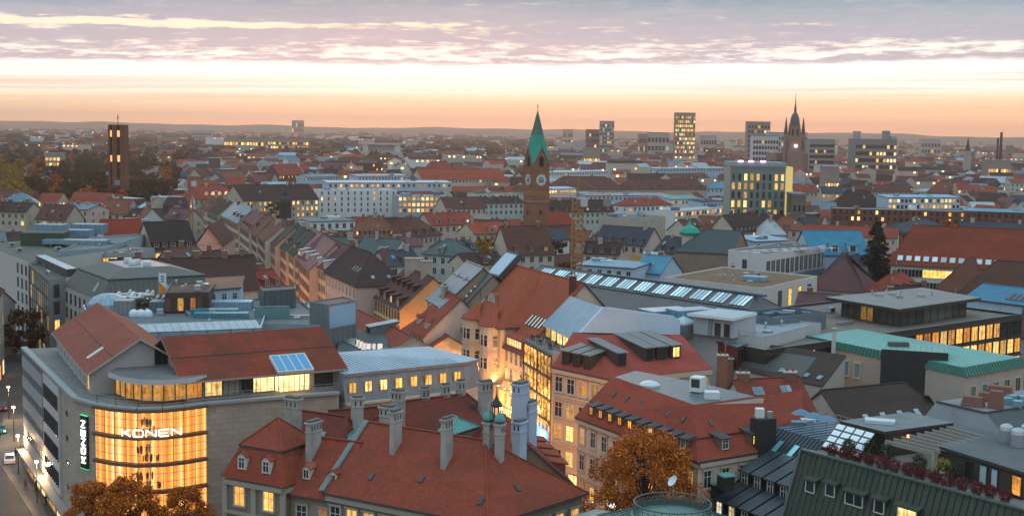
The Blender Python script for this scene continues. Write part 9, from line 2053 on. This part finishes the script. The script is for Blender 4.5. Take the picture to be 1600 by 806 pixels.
def person_mesh():
 vs_ = [(0, 0, .95), (0, 0, 1.25), (0, 0, 1.46), (0, 0, 1.55), (0, .01, 1.66), (-.17, 0, 1.42), (-.25, .03, 1.14), (-.24, -.1, .92), (.17, 0, 1.42), (.25, -.03, 1.14), (.24, .1, .92), (-.09, 0, .9), (-.10, -.14, .50), (-.10, -.2, .06), (-.10, -.32, .04), (.09, 0, .9), (.10, .1, .5), (.10, .24, .08), (.10, .12, .04), (0, -.02, 1.74)]
 es = [(0, 1), (1, 2), (2, 3), (3, 4), (4, 19), (2, 5), (5, 6), (6, 7), (2, 8), (8, 9), (9, 10), (0, 11), (11, 12), (12, 13), (13, 14), (0, 15), (15, 16), (16, 17), (17, 18)]
 rd = [.15, .16, .12, .055, .095, .075, .055, .04, .075, .055, .04, .10, .07, .05, .045, .10, .07, .05, .045, .07]; return vs_, es, rd
def person(pos, rz, col, lab):
 vs_, es, rd = person_mesh(); key = ('person', col)
 if key not in CACHE:
  me = bpy.data.meshes.new('person'); me.from_pydata(vs_, es, []); me.materials.append(plain_mat(col, .85, 'coat_cloth')); CACHE[key] = me
 o = bpy.data.objects.new('person', CACHE[key]); COL.objects.link(o); o.location = pos; o.rotation_euler = (0, 0, rz); tagm(o, lab, 'person', 'pedestrians on the left pavement')
 if not len(CACHE[key].skin_vertices):
  md = o.modifiers.new('skin', 'SKIN')
  for v, r_ in zip(CACHE[key].skin_vertices[0].data, rd): v.radius = (r_, r_)
  CACHE[key].skin_vertices[0].data[0].use_root = True
 else: o.modifiers.new('skin', 'SKIN')
 s2 = o.modifiers.new('smooth', 'SUBSURF'); s2.levels = 1; s2.render_levels = 1
 h = MB(); h.lathe((0, 0, 0), [(.11, 1.66), (.112, 1.72), (.09, 1.80), (.04, 1.83), (0, 1.835)], plain_mat((.03, .02, .015), .8, 'hair'), 10); ho = h.build('hair', o)
for i, (px, py, col, lab) in enumerate(((25, 716, (.03, .03, .04), 'pedestrian in dark coat near the white car'), (32, 712, (.10, .05, .04), 'pedestrian in brown coat near the white car'), (47, 742, (.02, .02, .025), 'pedestrian in black walking along the pavement by the store'), (63, 750, (.12, .10, .09), 'pedestrian in beige coat in front of the lit shop windows'), (56, 768, (.05, .06, .09), 'pedestrian in navy on the pavement below the store'), (40, 765, (.14, .03, .03), 'pedestrian in dark red on the pavement below the store'), (72, 790, (.03, .03, .03), 'pedestrian in black nearest the bottom left corner'))):
 p = P(px, py, .12); person((p.x, p.y, .12), i*1.1, col, lab)
for i, (px, py) in enumerate(((29, 740), (58, 785), (22, 690), (14, 655))):
 p = P(px, py, .12); r = thing('street_lamp', 'slim street lamp with a small warm head on the left pavement', 'street lamp', (p.x, p.y, .1), 'street lamps on the left pavement'); b = MB(); b.tube(p, p+V((0, 0, 6)), .09, .06, BLACKM, 8); b.build('pole', r); b = MB(); b.lathe(p+V((0, 0, 6)), [(.1, 0), (.28, .15), (.25, .35), (0, .45)], emit_mat((1, .75, .4), 8, 'street_lamp_glow', False), 10); b.build('lamp_head', r); l = bpy.data.lights.new('lamp_light', 'POINT'); o = bpy.data.objects.new('lamp_light', l); COL.objects.link(o); o.parent = r; o.location = (.5, 0, 5.7); l.energy = 1800; l.color = (1, .6, .3); l.shadow_soft_size = .3
for i, (px, py) in enumerate(((80, 770), (60, 735), (70, 775))):
 p = P(px, py, .12); b = MB(); rt = thing('cafe_parasol', 'folded dark parasol standing on the pavement beside the store', 'parasol', (p.x, p.y, .12), 'folded pavement parasols'); b.tube(p, p+V((0, 0, 2.6)), .04, .03, STEEL, 6); b.build('pole', rt); b = MB(); b.lathe(p, [(.3, 0), (.3, .1), (.05, .14)], BLACKM, 8); b.build('base', rt); b = MB(); b.lathe(p, [(.12, .9), (.22, 1.3), (.16, 2.0), (.03, 2.7), (0, 2.72)], plain_mat((.20, .13, .10), .85, 'parasol_cloth2'), 8); b.build('canopy', rt)
# ================================================================== HAZE
hz_m = bpy.data.materials.new('evening_haze'); hz_m.use_nodes = True; nt = hz_m.node_tree; nt.nodes.clear(); o_ = N(nt, 'OutputMaterial'); v_ = N(nt, 'VolumePrincipled'); L(nt, v_.outputs[0], o_.inputs['Volume'])
v_.inputs['Color'].default_value = (1, .74, .62, 1); v_.inputs['Density'].default_value = HAZE
v_.inputs['Anisotropy'].default_value = .6
hz_m.cycles.homogeneous_volume = True
b = MB(); b.box(-9300, 9300, -120, 15000, -1.5, 190, hz_m); kindm(b.build('haze'), 'stuff')
